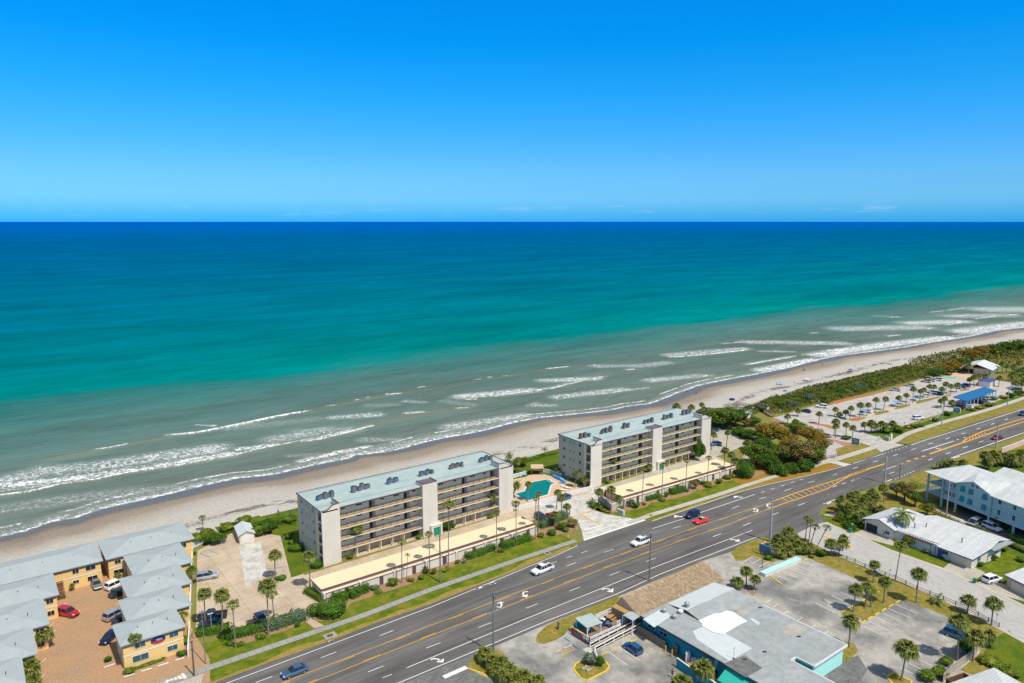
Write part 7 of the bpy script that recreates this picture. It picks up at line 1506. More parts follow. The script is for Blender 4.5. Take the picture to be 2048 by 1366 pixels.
# palms
def frond_fan(mb,az,el,pet,rad,nb,mi,droop=.35,spread=2.1,rnd=random):
    """fan leaf: petiole then blades"""
    d=Vector((math.cos(az)*math.cos(el),math.sin(az)*math.cos(el),math.sin(el))); s=Vector((-math.sin(az),math.cos(az),0)); u=s.cross(d)*-1
    o=d*pet*.15; e=d*pet+Vector((0,0,-.06*pet)); mb.face([o-s*.025,e-s*.018,e+s*.018,o+s*.025],mi)
    for k in range(nb):
        a=-spread/2+spread*k/(nb-1); dd=(d*math.cos(a)+s*math.sin(a)); L_=rad*(1-.22*abs(a)/(spread/2))*rnd.uniform(.9,1.08)
        m1=e+dd*L_*.55+u*(.06*math.cos(a*3)); tip=e+dd*L_+Vector((0,0,-droop*L_*rnd.uniform(.7,1.4)))
        p=(dd.cross(u)).normalized()*(.085*rad+.012); mb.face([e,m1+p,m1-p],mi); mb.face([m1-p,m1+p,tip],mi)
def frond_pin(mb,az,el,ln,mi,nl=13,lw=.55,droop=.9,rnd=random):
    s=Vector((-math.sin(az),math.cos(az),0)); pts=[]; e=el
    p=Vector((0,0,0)); st=ln/nl
    for k in range(nl+1):
        pts.append(p.copy()); d=Vector((math.cos(az)*math.cos(e),math.sin(az)*math.cos(e),math.sin(e))); p=p+d*st; e-=droop*1.7/nl
    for k in range(nl):
        a,b=pts[k],pts[k+1]; mb.face([a-s*.03,b-s*.025,b+s*.025,a+s*.03],mi); w_=lw*math.sin(math.pi*(k+1.2)/(nl+1.8))
        for sg in (-1,1):
            for f in (.25,.75):
                m_=a+(b-a)*f; tip=m_+s*sg*w_+(b-a).normalized()*w_*.45+Vector((0,0,-w_*.3)); mb.face([m_-(b-a)*.26,m_+(b-a)*.26,tip+(b-a)*.1,tip-(b-a)*.1],mi)
PC={}
def palm_crown(kind,var):
    if (kind,var) in PC: return PC[kind,var]
    rnd=random.Random(hash((len(kind),var))%999+var*17); mb=MB()
    if kind=='sabal':
        n=38
        for k in range(n):
            z=1-1.5*(k+.5)/n; el=math.asin(max(-.75,z)); az=k*2.39996+rnd.uniform(-.15,.15); frond_fan(mb,az,el,(.85 if el<.5 else .4)*rnd.uniform(.6,1.2),1.12*rnd.uniform(.8,1.15),9,0,.25+.45*(el<.2),rnd=rnd)
        for k in range(8): frond_fan(mb,k*.785+.3,-1.05,.8,.7,6,1,.2,1.4,rnd)
    elif kind=='thin':    # tall wind-cut washingtonia
        n=20
        for k in range(n): z=1-1.25*(k+.5)/n; el=math.asin(z); frond_fan(mb,k*2.39996,el,(.65 if el<.6 else .3)*rnd.uniform(.8,1.1),.85,8,0,.3,rnd=rnd)
        for k in range(6): frond_fan(mb,k*1.05,-1.2,.5,.5,5,1,.1,1.2,rnd)
    elif kind=='coconut':
        for k in range(19): z=1-1.35*(k+.5)/19; frond_pin(mb,k*2.39996+rnd.uniform(-.1,.1),math.asin(z),3.3*rnd.uniform(.85,1.05),0,droop=.95,rnd=rnd)
        for k in range(3): frond_pin(mb,k*2+.5,-.9,2.2,1,droop=.3,rnd=rnd)
    elif kind=='date':
        for k in range(46): z=1-1.5*(k+.5)/46; frond_pin(mb,k*2.39996,math.asin(max(-.8,z)),2.5*rnd.uniform(.85,1.05),0,nl=11,lw=.38,droop=.8,rnd=rnd)
    elif kind=='tuft':    # small palm with few fronds
        for k in range(11): z=1-1.1*(k+.5)/11; frond_pin(mb,k*2.39996,math.asin(z),1.7*rnd.uniform(.8,1.1),0,nl=9,lw=.35,droop=.8,rnd=rnd)
    me=bpy.data.meshes.new('crown'); me.from_pydata(mb.v,[],mb.f); me.materials.append(M['palm' if kind in('sabal','thin') else 'palmg']); me.materials.append(M['palmd']); me.polygons.foreach_set('material_index',mb.m); me.update(); PC[kind,var]=me; return me
def trunk_mesh(kind):
    if ('t',kind) in PC: return PC['t',kind]
    mb=MB(); n=9; prev=None
    for k in range(8):
        z0,z1=k/8,(k+1)/8; f=lambda z:(1.25-.55*min(1,z*3)+.12*math.sin(z*40)*.3) if kind!='boot' else 1+.25*(z>.55)
        b0=.03*math.sin(z0*2.6); b1=.03*math.sin(z1*2.6); mb.tube((b0*0,0,z0),(b1*0,0,z1),f(z0),f(z1),n=n,cap=(k==7))
    me=bpy.data.meshes.new('trunk'); me.from_pydata(mb.v,[],mb.f); me.materials.append(M['trunk']); me.update(); PC['t',kind]=me; return me
PN=[0]
def palm(kind,v,b,c,lab,s=1.,tr=None,grp=None,hmin=1.5,bz=0):
    s*={'Z7':.78,'Z6':.72,'S2':.8,'R2':.8,'Z5':.82,'Z8':.82,'Z1':.82,'Y1':.9,'Y2':.9,'S4':.85}.get(v,.95)
    PN[0]+=1; i=PN[0]; B,Tp,h=top(v,*b,*c,bz=bz); h=max(hmin,h-bz); dx,dy=Tp[0]-B[0],Tp[1]-B[1]
    t=thing('palm_tree',lab,'palm tree',(*B,bz),0,grp); L_=math.sqrt(dx*dx+dy*dy+h*h); t.rotation_euler=Vector((dx,dy,h)).to_track_quat('Z','Y').to_euler()
    tr=tr or {'sabal':.17,'thin':.14,'coconut':.15,'date':.22,'tuft':.09}[kind]
    tk=link('trunk',trunk_mesh('boot' if kind=='date' else 'a'),t); tk.scale=(tr,tr,L_)
    cr=link('crown',palm_crown(kind,i%4),t,(0,0,L_-.05),i*1.7); cr.scale=(s,s,s); return t
# ---------------------------------------------------------------- where the plants stand
def G(rows):
    for r in rows: palm(*r[:4],r[5],r[4])
def GR(rows,grp,fmt,names=None):
    for k,r in enumerate(rows): palm(*r[:4],fmt%(names[k] if names else (ordn+['seventh','eighth','ninth','tenth','eleventh','twelfth','thirteenth','fourteenth','fifteenth','sixteenth'])[k]),r[4],None,grp)
G([('thin','Z2',(175,232),(165,130),.9,'small palm sticking out of the shrubs right of the motel beach roof'),
('sabal','Z2',(92,640),(85,515),.8,'palm squeezed between the white wall and the third motel roof'),
('sabal','Z2',(190,935),(177,690),1.0,'palm in front of the black pickup truck cab'),
('sabal','Z2',(315,992),(315,700),1.05,'sabal palm in front of the black pickup truck bed'),
('thin','Z2',(415,1100),(392,778),1.15,'pale-trunked palm rising from the left end of the long clipped hedge'),
('sabal','Z2',(710,592),(706,400),1.0,'palm in the little green bed beside the blue bay marking'),
('sabal','Z2',(660,1010),(648,630),1.25,'tall palm rising from the middle of the long clipped hedge'),
('thin','Z2',(705,892),(685,700),1.1,'curved thin palm just behind the tall palm of the clipped hedge'),
('sabal','Z2',(972,668),(960,410),1.05,'tall palm at the left end wall of the nearer garage row'),
('sabal','Z3',(505,852),(530,640),.95,'leaning palm before the left half of the nearer condominium'),
('thin','Z3',(863,1055),(862,745),.95,'first tall thin palm from the left along the nearer garage row'),
('tuft','Z3',(897,1032),(906,845),.5,'short thin palm with a tiny crown next to the first tall thin palm'),
('thin','Z3',(1070,985),(1062,692),.9,'tall thin palm just left of the grey-green utility pole'),
('thin','Z3',(1205,942),(1210,470),1.35,'tallest palm, right of the grey-green utility pole, with dead fronds'),
('thin','Z3',(1562,832),(1562,530),.9,'tall thin palm before the right stair tower of the nearer condominium'),
('sabal','Z3',(1525,560),(1530,412),.85,'palm in the small bed at the right garage doors of the nearer condominium'),
('thin','Z3',(1708,777),(1705,468),1.05,'tall thin palm before the corner of the pool'),
('thin','Z4',(333,1100),(340,800),.85,'left of the twin thin palms at the right end of the nearer garage row'),
('thin','Z4',(352,1055),(360,762),.85,'right of the twin thin palms at the right end of the nearer garage row'),
('sabal','Z4',(490,882),(500,750),.75,'palm left of the car parked at the white pool fence'),
('sabal','Z4',(525,945),(530,785),.75,'palm in front of the car parked at the white pool fence'),
('sabal','Z4',(563,925),(570,855),.8,'short palm by the standing person at the entrance bushes'),
('sabal','Z4',(480,1012),(478,915),.85,'palm above the silvery hedge beside the red parked sedan'),
('date','Z4',(163,802),(195,695),.85,'bushy feather palm against the white tower beside the pool'),
('sabal','Z4',(277,822),(285,690),.75,'thin palm standing at the pool rim in front of the water'),
('coconut','Z4',(146,532),(140,478),.75,'coconut palm on the sand behind the pool fence'),
('tuft','Z4',(407,492),(403,435),1.1,'small lone palm on the sand between the condominiums'),
('sabal','Z4',(195,640),(200,530),.7,'palm in the green bushes behind the pool deck'),
('sabal','S3',(1282,640),(1305,395),.85,'left palm against the end wall of the farther condominium'),
('sabal','S3',(1440,640),(1440,485),.85,'right palm against the end wall of the farther condominium'),
('sabal','S3',(1360,500),(1388,225),.75,'upper palm crown at the end wall of the farther condominium'),
('tuft','S3',(1020,440),(1012,325),1.3,'small feather palm at the back corner of the farther condominium'),
('sabal','Z4',(880,665),(910,508),.8,'leaning palm before the left half of the farther condominium'),
('sabal','Z4',(1172,605),(1170,556),.9,'low thick palm at the left foot of the elevator tower'),
('sabal','Z4',(800,850),(806,745),.95,'left palm at the refuse enclosure by the entrance'),
('sabal','Z4',(895,882),(897,725),.85,'tall thin palm in front of the refuse enclosure'),
('sabal','Z4',(945,872),(950,792),.8,'short palm at the right side of the refuse enclosure'),
('tuft','Z4',(750,850),(760,815),1.0,'low feather palm at the left edge of the entrance planting'),
('thin','Z4',(1122,838),(1136,582),.9,'first thin palm from the left along the farther garage row'),
('thin','Z4',(1267,792),(1280,550),1.0,'second thin palm from the left along the farther garage row'),
('thin','Z4',(1443,742),(1455,517),1.0,'third thin palm from the left along the farther garage row'),
('thin','Z4',(1603,692),(1617,497),.9,'fourth thin palm from the left along the farther garage row'),
('sabal','Z4',(1725,622),(1735,440),.95,'fifth palm from the left along the farther garage row'),
('sabal','Z4',(1775,648),(1785,472),.85,'sixth palm from the left along the farther garage row'),
('sabal','Z4',(1785,600),(1815,515),.85,'leaning dark-trunked palm at the right end of the farther garage row'),
('sabal','Z4',(1632,445),(1655,325),.8,'palm behind the right stair tower of the farther condominium'),
('sabal','Z4',(1625,400),(1632,300),.8,'palm half hidden by the right stair tower of the farther condominium'),
('sabal','Z4',(1745,425),(1757,310),.8,'palm right of the slate blue sedan in the rear drive'),
('sabal','Z4',(1378,190),(1378,115),1.25,'left palm behind the farther condominium roof'),
('sabal','Z4',(1490,185),(1488,122),1.05,'middle palm behind the farther condominium roof'),
('sabal','Z4',(1563,170),(1565,103),.85,'upper right palm behind the farther condominium roof'),
('sabal','Z4',(1580,185),(1583,135),.85,'lower right palm behind the farther condominium roof'),
('sabal','Y1',(540,905),(540,820),1.1,'sabal palm before the dark shade of the sea grape trees')])
P1=[('Y1',(995,618),(1000,520)),('Y1',(1115,527),(1118,455)),('Y1',(1085,637),(1085,575)),('Y1',(1352,612),(1360,492)),('Y1',(1527,530),(1545,440)),('Y1',(1580,540),(1590,497)),('Y1',(1650,552),(1665,470)),('Y1',(1702,570),(1722,428)),('Y1',(1815,538),(1828,392)),('Y1',(1897,522),(1920,392)),('Y1',(1520,755),(1550,580)),('Y1',(1540,780),(1550,630)),('Y1',(1662,768),(1665,615)),('Y1',(1732,772),(1745,650)),('Y1',(1875,712),(1870,612)),('Y1',(1945,717),(1950,615))]
nm=['at the red path bend beside the sea grapes','beside the dark sedan at the thicket edge','low and silvery on the red path','alone on the red mulch point of the first island','upper left in the first cluster of the middle row','lower right in the first cluster of the middle row','leaning third from the left in the middle row','fourth from the left in the middle row','fifth and largest from the left in the middle row','sixth from the left in the middle row','taller of two before the large teal sign','shorter of two before the large teal sign','second from right behind the large teal sign','rightmost behind the large teal sign','left end of the clump above the small teal sign','second in the clump above the small teal sign']
for k,(v,b,c) in enumerate(P1): palm('sabal',v,b,c,'park sabal palm '+nm[k],1.15 if k in(8,10) else (.95 if k!=2 else .8),None,'sabal palms in the park lot')
P2=[((512,745),(530,608),1),((598,725),(630,600),1.05),((740,692),(760,590),1),((830,667),(840,562),.95),((905,648),(910,498),1.1),((975,632),(985,520),1),((1003,602),(1020,508),1),((1058,592),(1080,472),1),((1105,575),(1125,475),1),((1195,572),(1205,500),1.05),((1245,558),(1247,447),1.05),((1292,552),(1300,470),1),((1350,538),(1367,455),1.1)]
for k,(b,c,s) in enumerate(P2): palm('sabal','Y2',b,c,'sabal palm, %s from the left in the right part of the middle park row'%((ordn+['seventh','eighth','ninth','tenth','eleventh','twelfth','thirteenth'])[k]),s,None,'sabal palms of the middle park row')
P3=[((475,952),(478,845),1.1,'second from left in the dense clump above the blue park sign'),((515,958),(518,875),1.1,'third in the dense clump above the blue park sign'),((560,955),(585,858),1.2,'fourth in the dense clump above the blue park sign'),((600,940),(620,870),1.1,'right side of the dense clump above the blue park sign'),((690,915),(697,855),1.25,'low one beside the round bushes right of the dense clump'),((1190,702),(1196,618),1,'left of three at the left end of the blue canopy'),((1232,692),(1232,598),1,'middle of three at the left end of the blue canopy'),((1292,690),(1312,635),1.1,'right of three at the left end of the blue canopy'),((1490,475),(1490,400),1,'left one in the clump before the park pavilion'),((1530,485),(1532,378),1.2,'second in the clump before the park pavilion'),((1575,465),(1582,368),1.2,'third in the clump before the park pavilion'),((1622,452),(1650,372),1.2,'right one in the clump before the park pavilion'),((1480,352),(1478,255),1.2,'left one partly hiding the pavilion roof'),((1562,332),(1560,275),1.2,'middle one partly hiding the pavilion roof'),((1620,335),(1635,285),1.2,'right one partly hiding the pavilion roof'),((1785,482),(1800,388),1.2,'lone one beside the white storage building'),((1825,345),(1830,240),1.3,'left one right of the pavilion'),((1865,345),(1872,262),1.2,'right one right of the pavilion'),((1925,335),(1945,268),1.3,'left one in the right edge grove'),((1990,310),(2005,235),1.3,'upper one in the right edge grove'),((1945,505),(1968,440),1.3,'lower left one in the right edge grove'),((2020,500),(2030,430),1.3,'lower right one in the right edge grove'),((2030,360),(2040,300),1.3,'topmost one in the right edge grove'),((1905,420),(1925,360),1.1,'small one in the right edge grove')]
for b,c,s,l in P3: palm('sabal','Y2',b,c,'park palm, '+l,s,None,'park palms')
G([('thin','Z8',(45,912),(72,712),1.2,'leftmost of three leaning palms at the side street mouth'),('thin','R2',(1215,748),(1242,520),1.1,'middle of three leaning palms at the side street mouth'),('thin','R2',(1235,752),(1290,578),1.2,'right of three leaning palms at the side street mouth'),
('thin','R2',(1268,845),(1405,585),1.2,'strongly leaning palm near the yellow traffic island kerb'),('sabal','R2',(1500,890),(1570,742),1.25,'leaning sabal palm in the bushes beside the fence start'),('sabal','R2',(1450,880),(1440,745),1.2,'bushy low palm left of the leaning sabal palm'),('sabal','R2',(1560,830),(1575,690),1.0,'upper small palm in the bushes beside the fence start'),
('sabal','Z8',(370,690),(375,550),1.0,'palm near the stop sign on the corner'),('sabal','Z8',(768,562),(760,430),1.0,'palm left of the reddish tree on the corner'),('thin','Z7',(848,462),(905,135),1.7,'tall palm in front of the ranch house beside the side street'),('coconut','Z8',(930,880),(940,670),1.35,'large coconut palm standing against the ranch house roof'),
('tuft','Z8',(790,880),(785,830),.9,'tiny palm against the ranch house garage wall'),
('sabal','Z7',(652,472),(665,300),1.05,'palm with a twin lamp below it beside the street fence'),('sabal','Z7',(475,732),(500,520),1.25,'left sabal palm of the four in the strip between the two lots'),('sabal','Z7',(580,692),(600,500),1.1,'second sabal palm of the four in the strip between the lots'),('sabal','Z7',(632,692),(640,530),.9,'third sabal palm of the four in the strip between the lots'),('sabal','Z7',(745,652),(762,450),1.2,'right sabal palm of the four in the strip between the lots'),
('sabal','Z7',(1035,652),(1062,380),1.35,'tall lone sabal palm below the side street'),('sabal','Z7',(1492,745),(1510,615),1.25,'round sabal palm below the street near the right edge'),('sabal','Z7',(1708,852),(1730,640),1.4,'yellowish palm at the right end of the street fence'),
('sabal','Z7',(435,1047),(455,800),1.35,'palm on the gravel patch at the aqua end wall'),('sabal','Z7',(903,1347),(955,1048),1.65,'large sabal palm on the yellow-kerbed island at the bottom'),('sabal','Z7',(1402,1168),(1420,800),1.45,'tall palm with pale trunk before the dark blue SUV'),('sabal','Z7',(1540,1168),(1570,935),1.6,'thick palm beside the curved wooden fence'),('sabal','Z7',(1670,1040),(1690,930),1.2,'low palm crown right of the curved wooden fence'),
('sabal','Z6',(1302,402),(1305,285),1.2,'left of two palms in the bed beside the restaurant gable'),('sabal','Z6',(1352,432),(1372,345),1.1,'right of two palms in the bed beside the restaurant gable'),('sabal','Z6',(1225,420),(1245,362),1.25,'low bushy palm at the restaurant gable'),
('sabal','S2',(528,850),(545,680),1.6,'full round palm in the teal service yard'),('sabal','S2',(330,1000),(330,830),1.5,'round palm cut by the bottom edge beside the yard wall'),
('sabal','Z1',(325,1110),(332,985),1.25,'palm beside the left motel wing on the brick court'),('sabal','Z1',(200,1370),(225,1232),1.45,'larger palm lower down beside the left motel wing'),('sabal','Z1',(60,1440),(60,1345),1.5,'palm in the bottom left corner'),('sabal','Z1',(250,1400),(255,1350),.9,'small palm at the bottom edge left'),
('thin','Z1',(998,1240),(1010,1028),1.25,'palm in front of the yellow motel end wall'),('thin','Z1',(1290,1070),(1262,940),1.25,'palm shading the corner of the front motel roof'),('thin','Z1',(1362,1012),(1358,858),1.25,'tall palm between the motel roof and the white wall'),('tuft','Z1',(880,620),(880,575),.8,'small green palm over the white SUV'),('sabal','Z1',(540,680),(538,640),.45,'potted palm at the yellow seaward wall'),('tuft','Z1',(1330,1110),(1320,1040),1.1,'feathery palm in the bushes by the white wall')])
for k,(b,c,s) in enumerate((((600,1080),(612,1000),1.2),((672,1130),(680,1060),1.2),((745,1150),(745,1070),1.1),((805,1210),(812,1135),1.2),((700,1200),(700,1150),1.1),((925,1260),(935,1190),1.25),((1040,1290),(1045,1225),1.1),((860,1290),(865,1215),1.2),((760,1250),(765,1180),1.1))):
    palm('sabal','Z5',b,c,'low sabal palm, %s from the left in the clump at the tall wooden pole'%((ordn+['seventh','eighth','ninth'])[[0,1,3,5,2,7,8,6,4][k]]),s,None,'sabal palms in the bottom clump',1.0)
for k,(b,c,s) in enumerate((((1010,790),(1005,625),1.4),((905,800),(905,690),1.25),((965,820),(960,730),1.25),((1065,800),(1065,690),1.2),((875,890),(878,800),1.35),((930,900),(940,840),1.2),((1105,850),(1110,760),1.2),((1180,860),(1165,785),1.1),((1230,860),(1225,780),1.1),((1010,880),(1015,800),1.2))):
    palm('sabal','R2',b,c,'sabal palm, %s in the dense group right of the thick concrete pole'%(['top','upper left','centre left','upper right','lower left','lowest','right centre','lower right','rightmost','centre'][k]),s,None,'sabal palms right of the concrete pole')
for k,(b,c,s) in enumerate((((1540,420),(1548,292),1.2),((1645,400),(1650,255),1.25),((1700,390),(1705,245),1.2),((1790,400),(1790,275),1.2),((1865,380),(1865,225),1.3),((1900,400),(1905,270),1.1),((1705,480),(1700,390),1.3),((1640,490),(1635,400),1.2),((1985,330),(1980,165),1.1))):
    palm('sabal','R2',b,c,'sabal palm, %s in the grove on the corner above the ranch house'%(['leftmost','second at the back','third at the back','fourth at the back','fifth at the back','sixth at the back','front right','front left','rightmost'][k]),s,None,'sabal palms on the corner')
for k,(kd,b,c,s) in enumerate((('coconut',(780,300),(790,190),1.0),('sabal',(1440,290),(1440,60),1.25),('sabal',(1555,225),(1565,50),1.3),('sabal',(1690,230),(1700,125),1.2),('sabal',(1790,260),(1800,170),1.2),('sabal',(1900,260),(1920,160),1.3),('sabal',(880,290),(880,180),1.1),('sabal',(1030,270),(1040,190),1.1),('tuft',(1620,1160),(1625,1040),1.9),('tuft',(1870,1230),(1870,1160),1.7),('sabal',(2000,250),(1995,150),1.2))):
    palm(kd,'S4',b,c,'palm %s'%(['with long fronds behind the left corner of the aqua apartments','at the verge left of the pink wall, tall and thin-trunked','between the thin-trunked palm and the pink wall','first in the row behind the aqua apartments','second in the row behind the aqua apartments','third in the row behind the aqua apartments','low behind the aqua roof ridge, left','low behind the aqua roof ridge, right','with feathery fronds by the aqua apartment parking','with feathery fronds nearest the right edge by the aqua apartments','at the right edge behind the aqua apartments'][k]),s)
# banana-like clump
palm('tuft','Z7',(1225,660),(1228,620),'dark spiky low palm on the grass at the street fence',1.5,.2,hmin=.8)
# hedges and clipped shrubs
hedge('Z2',[(345,1035),(560,980),(660,950)],2.6,1.6,'leafd','long clipped dark hedge, left part behind the pale palm'); hedge('Z2',[(655,965),(800,920),(930,880)],2.9,2.0,'leafs','long clipped hedge, right greyish part by the exit'); hedge('Z2',[(130,1010),(250,990),(370,965)],2.2,1.5,'leafd','clipped hedge hiding the dark car beside the white wall')
hedge('Z2',[(340,1075),(420,1095),(470,1080)],1.1,.7,'leaf','low bright bushes in front of the long clipped hedge')
hedge('Z2',[(945,690),(1060,755)],1.7,1.3,'leaf','clipped hedge at the left end wall of the nearer garage row')
for (v,p,r,h,m,l,kd) in (('Z2',(1130,850),3.1,2.7,'leafd','large round clipped bush at the left corner of the nearer garage row','clip'),('Z2',(1010,850),1.8,1.9,'leafd','smaller round clipped bush beside the largest one','clip'),('Z2',(1225,800),.9,1.4,'leafd','small bush behind the largest round bush','shrub'),
 ('Z2',(760,590),1.9,.7,'leafd','low green bed under the palm at the blue bay marking','shrub'),('Z2',(880,945),.8,.9,'leafd','small dark bush at the end of the clipped hedge','shrub'),('Z2',(600,1030),1.3,.8,'leaf','low green mound before the clipped hedge','shrub'),
 ('Z2',(1270,440),1.0,1.1,'leaf','small bush under the leaning palm at the nearer condominium','shrub'),('Z2',(1780,290),1.0,1.2,'leaf','small bush at the dark opening of the nearer condominium','shrub'),('Z3',(475,880),.9,1.1,'leaf','bush before the left garage doors','shrub'),
 ('Z3',(1210,665),1.6,2.6,'leafd','tall dark bush at the right foot of the elevator tower','tree'),('Z3',(1245,650),.8,1.5,'leaf','smaller bush right of the elevator tower bush','shrub'),('Z3',(1515,575),1.2,.8,'leaf','low bush bed under the palm at the right garage doors','shrub'),
 ('Z2',(1020,500),1.6,1.4,'leafd','round bush at the foot of the left stair tower','clip'),('Z2',(870,370),2.1,1.3,'leafd','clipped bush beside the end wall of the nearer condominium','clip'),('Z2',(820,290),1.5,1.8,'leaf','bush by the walk at the end wall of the nearer condominium','shrub'),('Z2',(835,330),1.2,1.3,'leaf','green bush just below the walk bush','shrub'),
 ('Z2',(1590,640),1.7,1.9,'leaf','tall loose bush near the first tall thin palm','shrub'),('Z2',(1450,665),1.4,1.0,'leafs','silvery low bush before the nearer garage row','shrub'),('Z2',(1480,690),1.4,.6,'leafy2','yellow-green ground bush before the nearer garage row','shrub'),('Z2',(1720,605),1.0,.8,'leafy2','yellow-green bush between the first two thin palms','shrub'),('Z2',(1800,590),1.1,.9,'leaf','green bush before the second garage wall section','shrub'),('Z2',(1835,545),1.0,1.7,'leaf','upright bush before the purple door','shrub'),
 ('Z3',(940,1045),.9,.8,'leafy2','yellow-green bush by the short thin palm','shrub'),('Z3',(1040,985),1.1,1.3,'leafd','dark bush left of the utility pole','shrub'),('Z3',(1100,990),1.0,1.5,'leaf','bush behind the utility pole','shrub'),('Z3',(1180,965),1.5,.7,'leafy2','yellow-green bush at the tallest palm','shrub'),('Z3',(1275,915),.9,1.1,'leaf','bush right of the tallest palm','shrub'),('Z3',(1320,905),.9,.6,'leafs','silvery low bush right of the tallest palm','shrub'),
 ('Z3',(1600,825),1.0,.8,'leaf','low bush right of the tower palm','shrub'),('Z4',(80,1195),1.1,.8,'leaf','low bush at the base of the palm before the tower','shrub'),
 ('Z4',(375,1085),1.4,1.1,'leafy2','yellow-green bush at the twin thin palms','shrub'),('Z4',(455,1070),1.2,1.4,'leafd','dark round bush at the right end of the lawn bed','clip'),('Z4',(530,1030),2.0,2.0,'leaf','green bush below the red sedan','shrub'),('Z4',(600,1010),2.0,2.2,'leafr','reddish dark bush at the entrance corner','tree'),('Z4',(560,1045),1.3,1.1,'leaf','low green bush at the entrance corner','shrub'),
 ('Z4',(760,870),1.6,1.6,'leafd','dark bush at the left of the entrance planting','shrub'),('Z4',(840,895),1.3,.8,'leafy2','yellow-green bush before the refuse enclosure','shrub'),('Z4',(810,880),1.2,1.2,'leaf','green bush beside the refuse enclosure','shrub'),('Z4',(870,905),1.1,.6,'leafr','reddish low bush by the entrance lawn','shrub'),
 ('Z4',(965,885),1.1,1.3,'leaf','bush behind the cream monument sign','shrub'),('Z4',(1035,860),1.6,2.4,'leafs','loose tall bush at the garage row corner','loose'),('Z4',(1080,870),1.7,1.9,'leafd','dark bush right of the garage row corner','shrub'),('Z4',(1140,850),.9,.8,'leafy2','yellow-green bush at the first thin palm','shrub'),('Z4',(1270,818),1.1,.8,'leafy2','yellow-green clipped bush at the second thin palm','clip'),('Z4',(1300,790),1.0,1.7,'leafd','dark upright bush right of the second thin palm','shrub'),('Z4',(1455,750),.9,.9,'leafy2','yellow-green bush at the third thin palm','shrub'),
 ('Z4',(1515,730),2.1,3.6,'leafr','reddish loose shrub right of the third thin palm','loose'),('Z4',(1570,700),1.1,1.5,'leafd','dark bush left of the fourth thin palm','shrub'),('Z4',(1610,715),1.4,1.0,'leafy2','yellow-green clipped bush at the fourth thin palm','clip'),('Z4',(1690,690),1.5,1.6,'leafd','dark bush right of the fourth thin palm','shrub'),('Z4',(1665,640),1.6,2.6,'leafr','reddish shrub behind the dark bush','loose'),('Z4',(1750,655),1.4,1.1,'leafy2','yellow-green clipped bush at the fifth palm','clip'),('Z4',(1795,645),1.2,1.0,'leafy2','yellow-green clipped bush at the sixth palm','clip'),('Z4',(1640,660),1.0,1.2,'leaf','small green bush between the reddish shrubs','shrub'),
 ('Z4',(1540,520),2.7,7.5,'leafd','tall dense tree climbing the right half of the farther condominium','tree'),('Z4',(1565,450),2.4,6.5,'leaf','upper green tree beside the right stair tower','tree'),('Z4',(865,690),1.1,.9,'leafd','low bush at the leaning palm before the farther condominium','shrub'),('Z4',(1500,500),1.0,1.0,'leaf','small bush by the right garage doors of the farther block','shrub'),
 ('Z4',(225,560),3.2,3.2,'leaf','bright bush mass behind the pool deck','tree'),('S3',(330,420),1.6,1.6,'leafd','dark bush left behind the pool loungers','shrub'),('S3',(400,410),1.6,1.5,'leafs','silvery bush behind the light blue lounger','shrub'),('S3',(450,400),1.2,1.1,'leaf','green bush left of the orange planting','shrub'),('S3',(515,410),.8,.8,'leafo','small orange-flowered bush beside the gazebo','shrub'),('S3',(240,400),1.5,2.2,'leafd','dark bush against the white tower at the pool','shrub'),('S3',(1400,600),1.3,.8,'leafd','low bush in the corner by the end wall','shrub'),
 ('Y1',(515,1220),2.9,5.0,'leafd','very dark round clipped tree at the end of the farther garage row','clip'),('Y1',(400,1180),1.4,1.6,'leafd','small dark bush left of the very dark round tree','shrub'),('Y1',(90,1300),1.0,.9,'leafy2','yellow clipped bush nearest the lawn right of the red shrubs','clip'),('Y1',(310,1240),1.2,1.2,'leafy2','yellow clipped bush left of the very dark round tree','clip'),('Y1',(370,1215),1.0,1.1,'leafy2','small yellow clipped bush touching the very dark round tree','clip')):
    shrub(v,p,r,h,m,l,kd)
hedge('Z2',[(1140,745),(1260,735),(1390,675)],2.3,1.9,'leafd','clipped dark hedge before the left section of the nearer garage row'); hedge('Z3',[(1340,880),(1440,850),(1540,805)],1.9,1.5,'leafd','clipped hedge before the fourth section of the nearer garage row')
hedge('Z3',[(1600,800),(1690,770),(1800,735)],2.3,1.7,'leafd','clipped dark hedge before the pool end of the nearer garage row'); hedge('Z4',[(370,1020),(440,990),(560,940)],2.2,2.0,'leafs','silvery clipped hedge below the parked dark SUV'); hedge('Z4',[(1150,815),(1250,795)],1.8,1.5,'leafd','clipped hedge between the first two thin palms of the farther row'); hedge('Z4',[(1330,770),(1430,745)],2.3,1.9,'leafd','clipped dark hedge between the second and third thin palms')
hedge('S3',[(1000,420),(1100,450),(1200,500),(1340,570),(1460,610)],1.6,1.2,'leafd','clipped hedge along the end wall behind the blue loungers'); hedge('S3',[(830,370),(920,400)],1.6,1.1,'leafd','short hedge right of the gazebo'); hedge('S3',[(440,200),(560,170),(700,120),(960,60)],1.5,.8,'leaf','thin dune hedge between sand and lawn behind the pool')
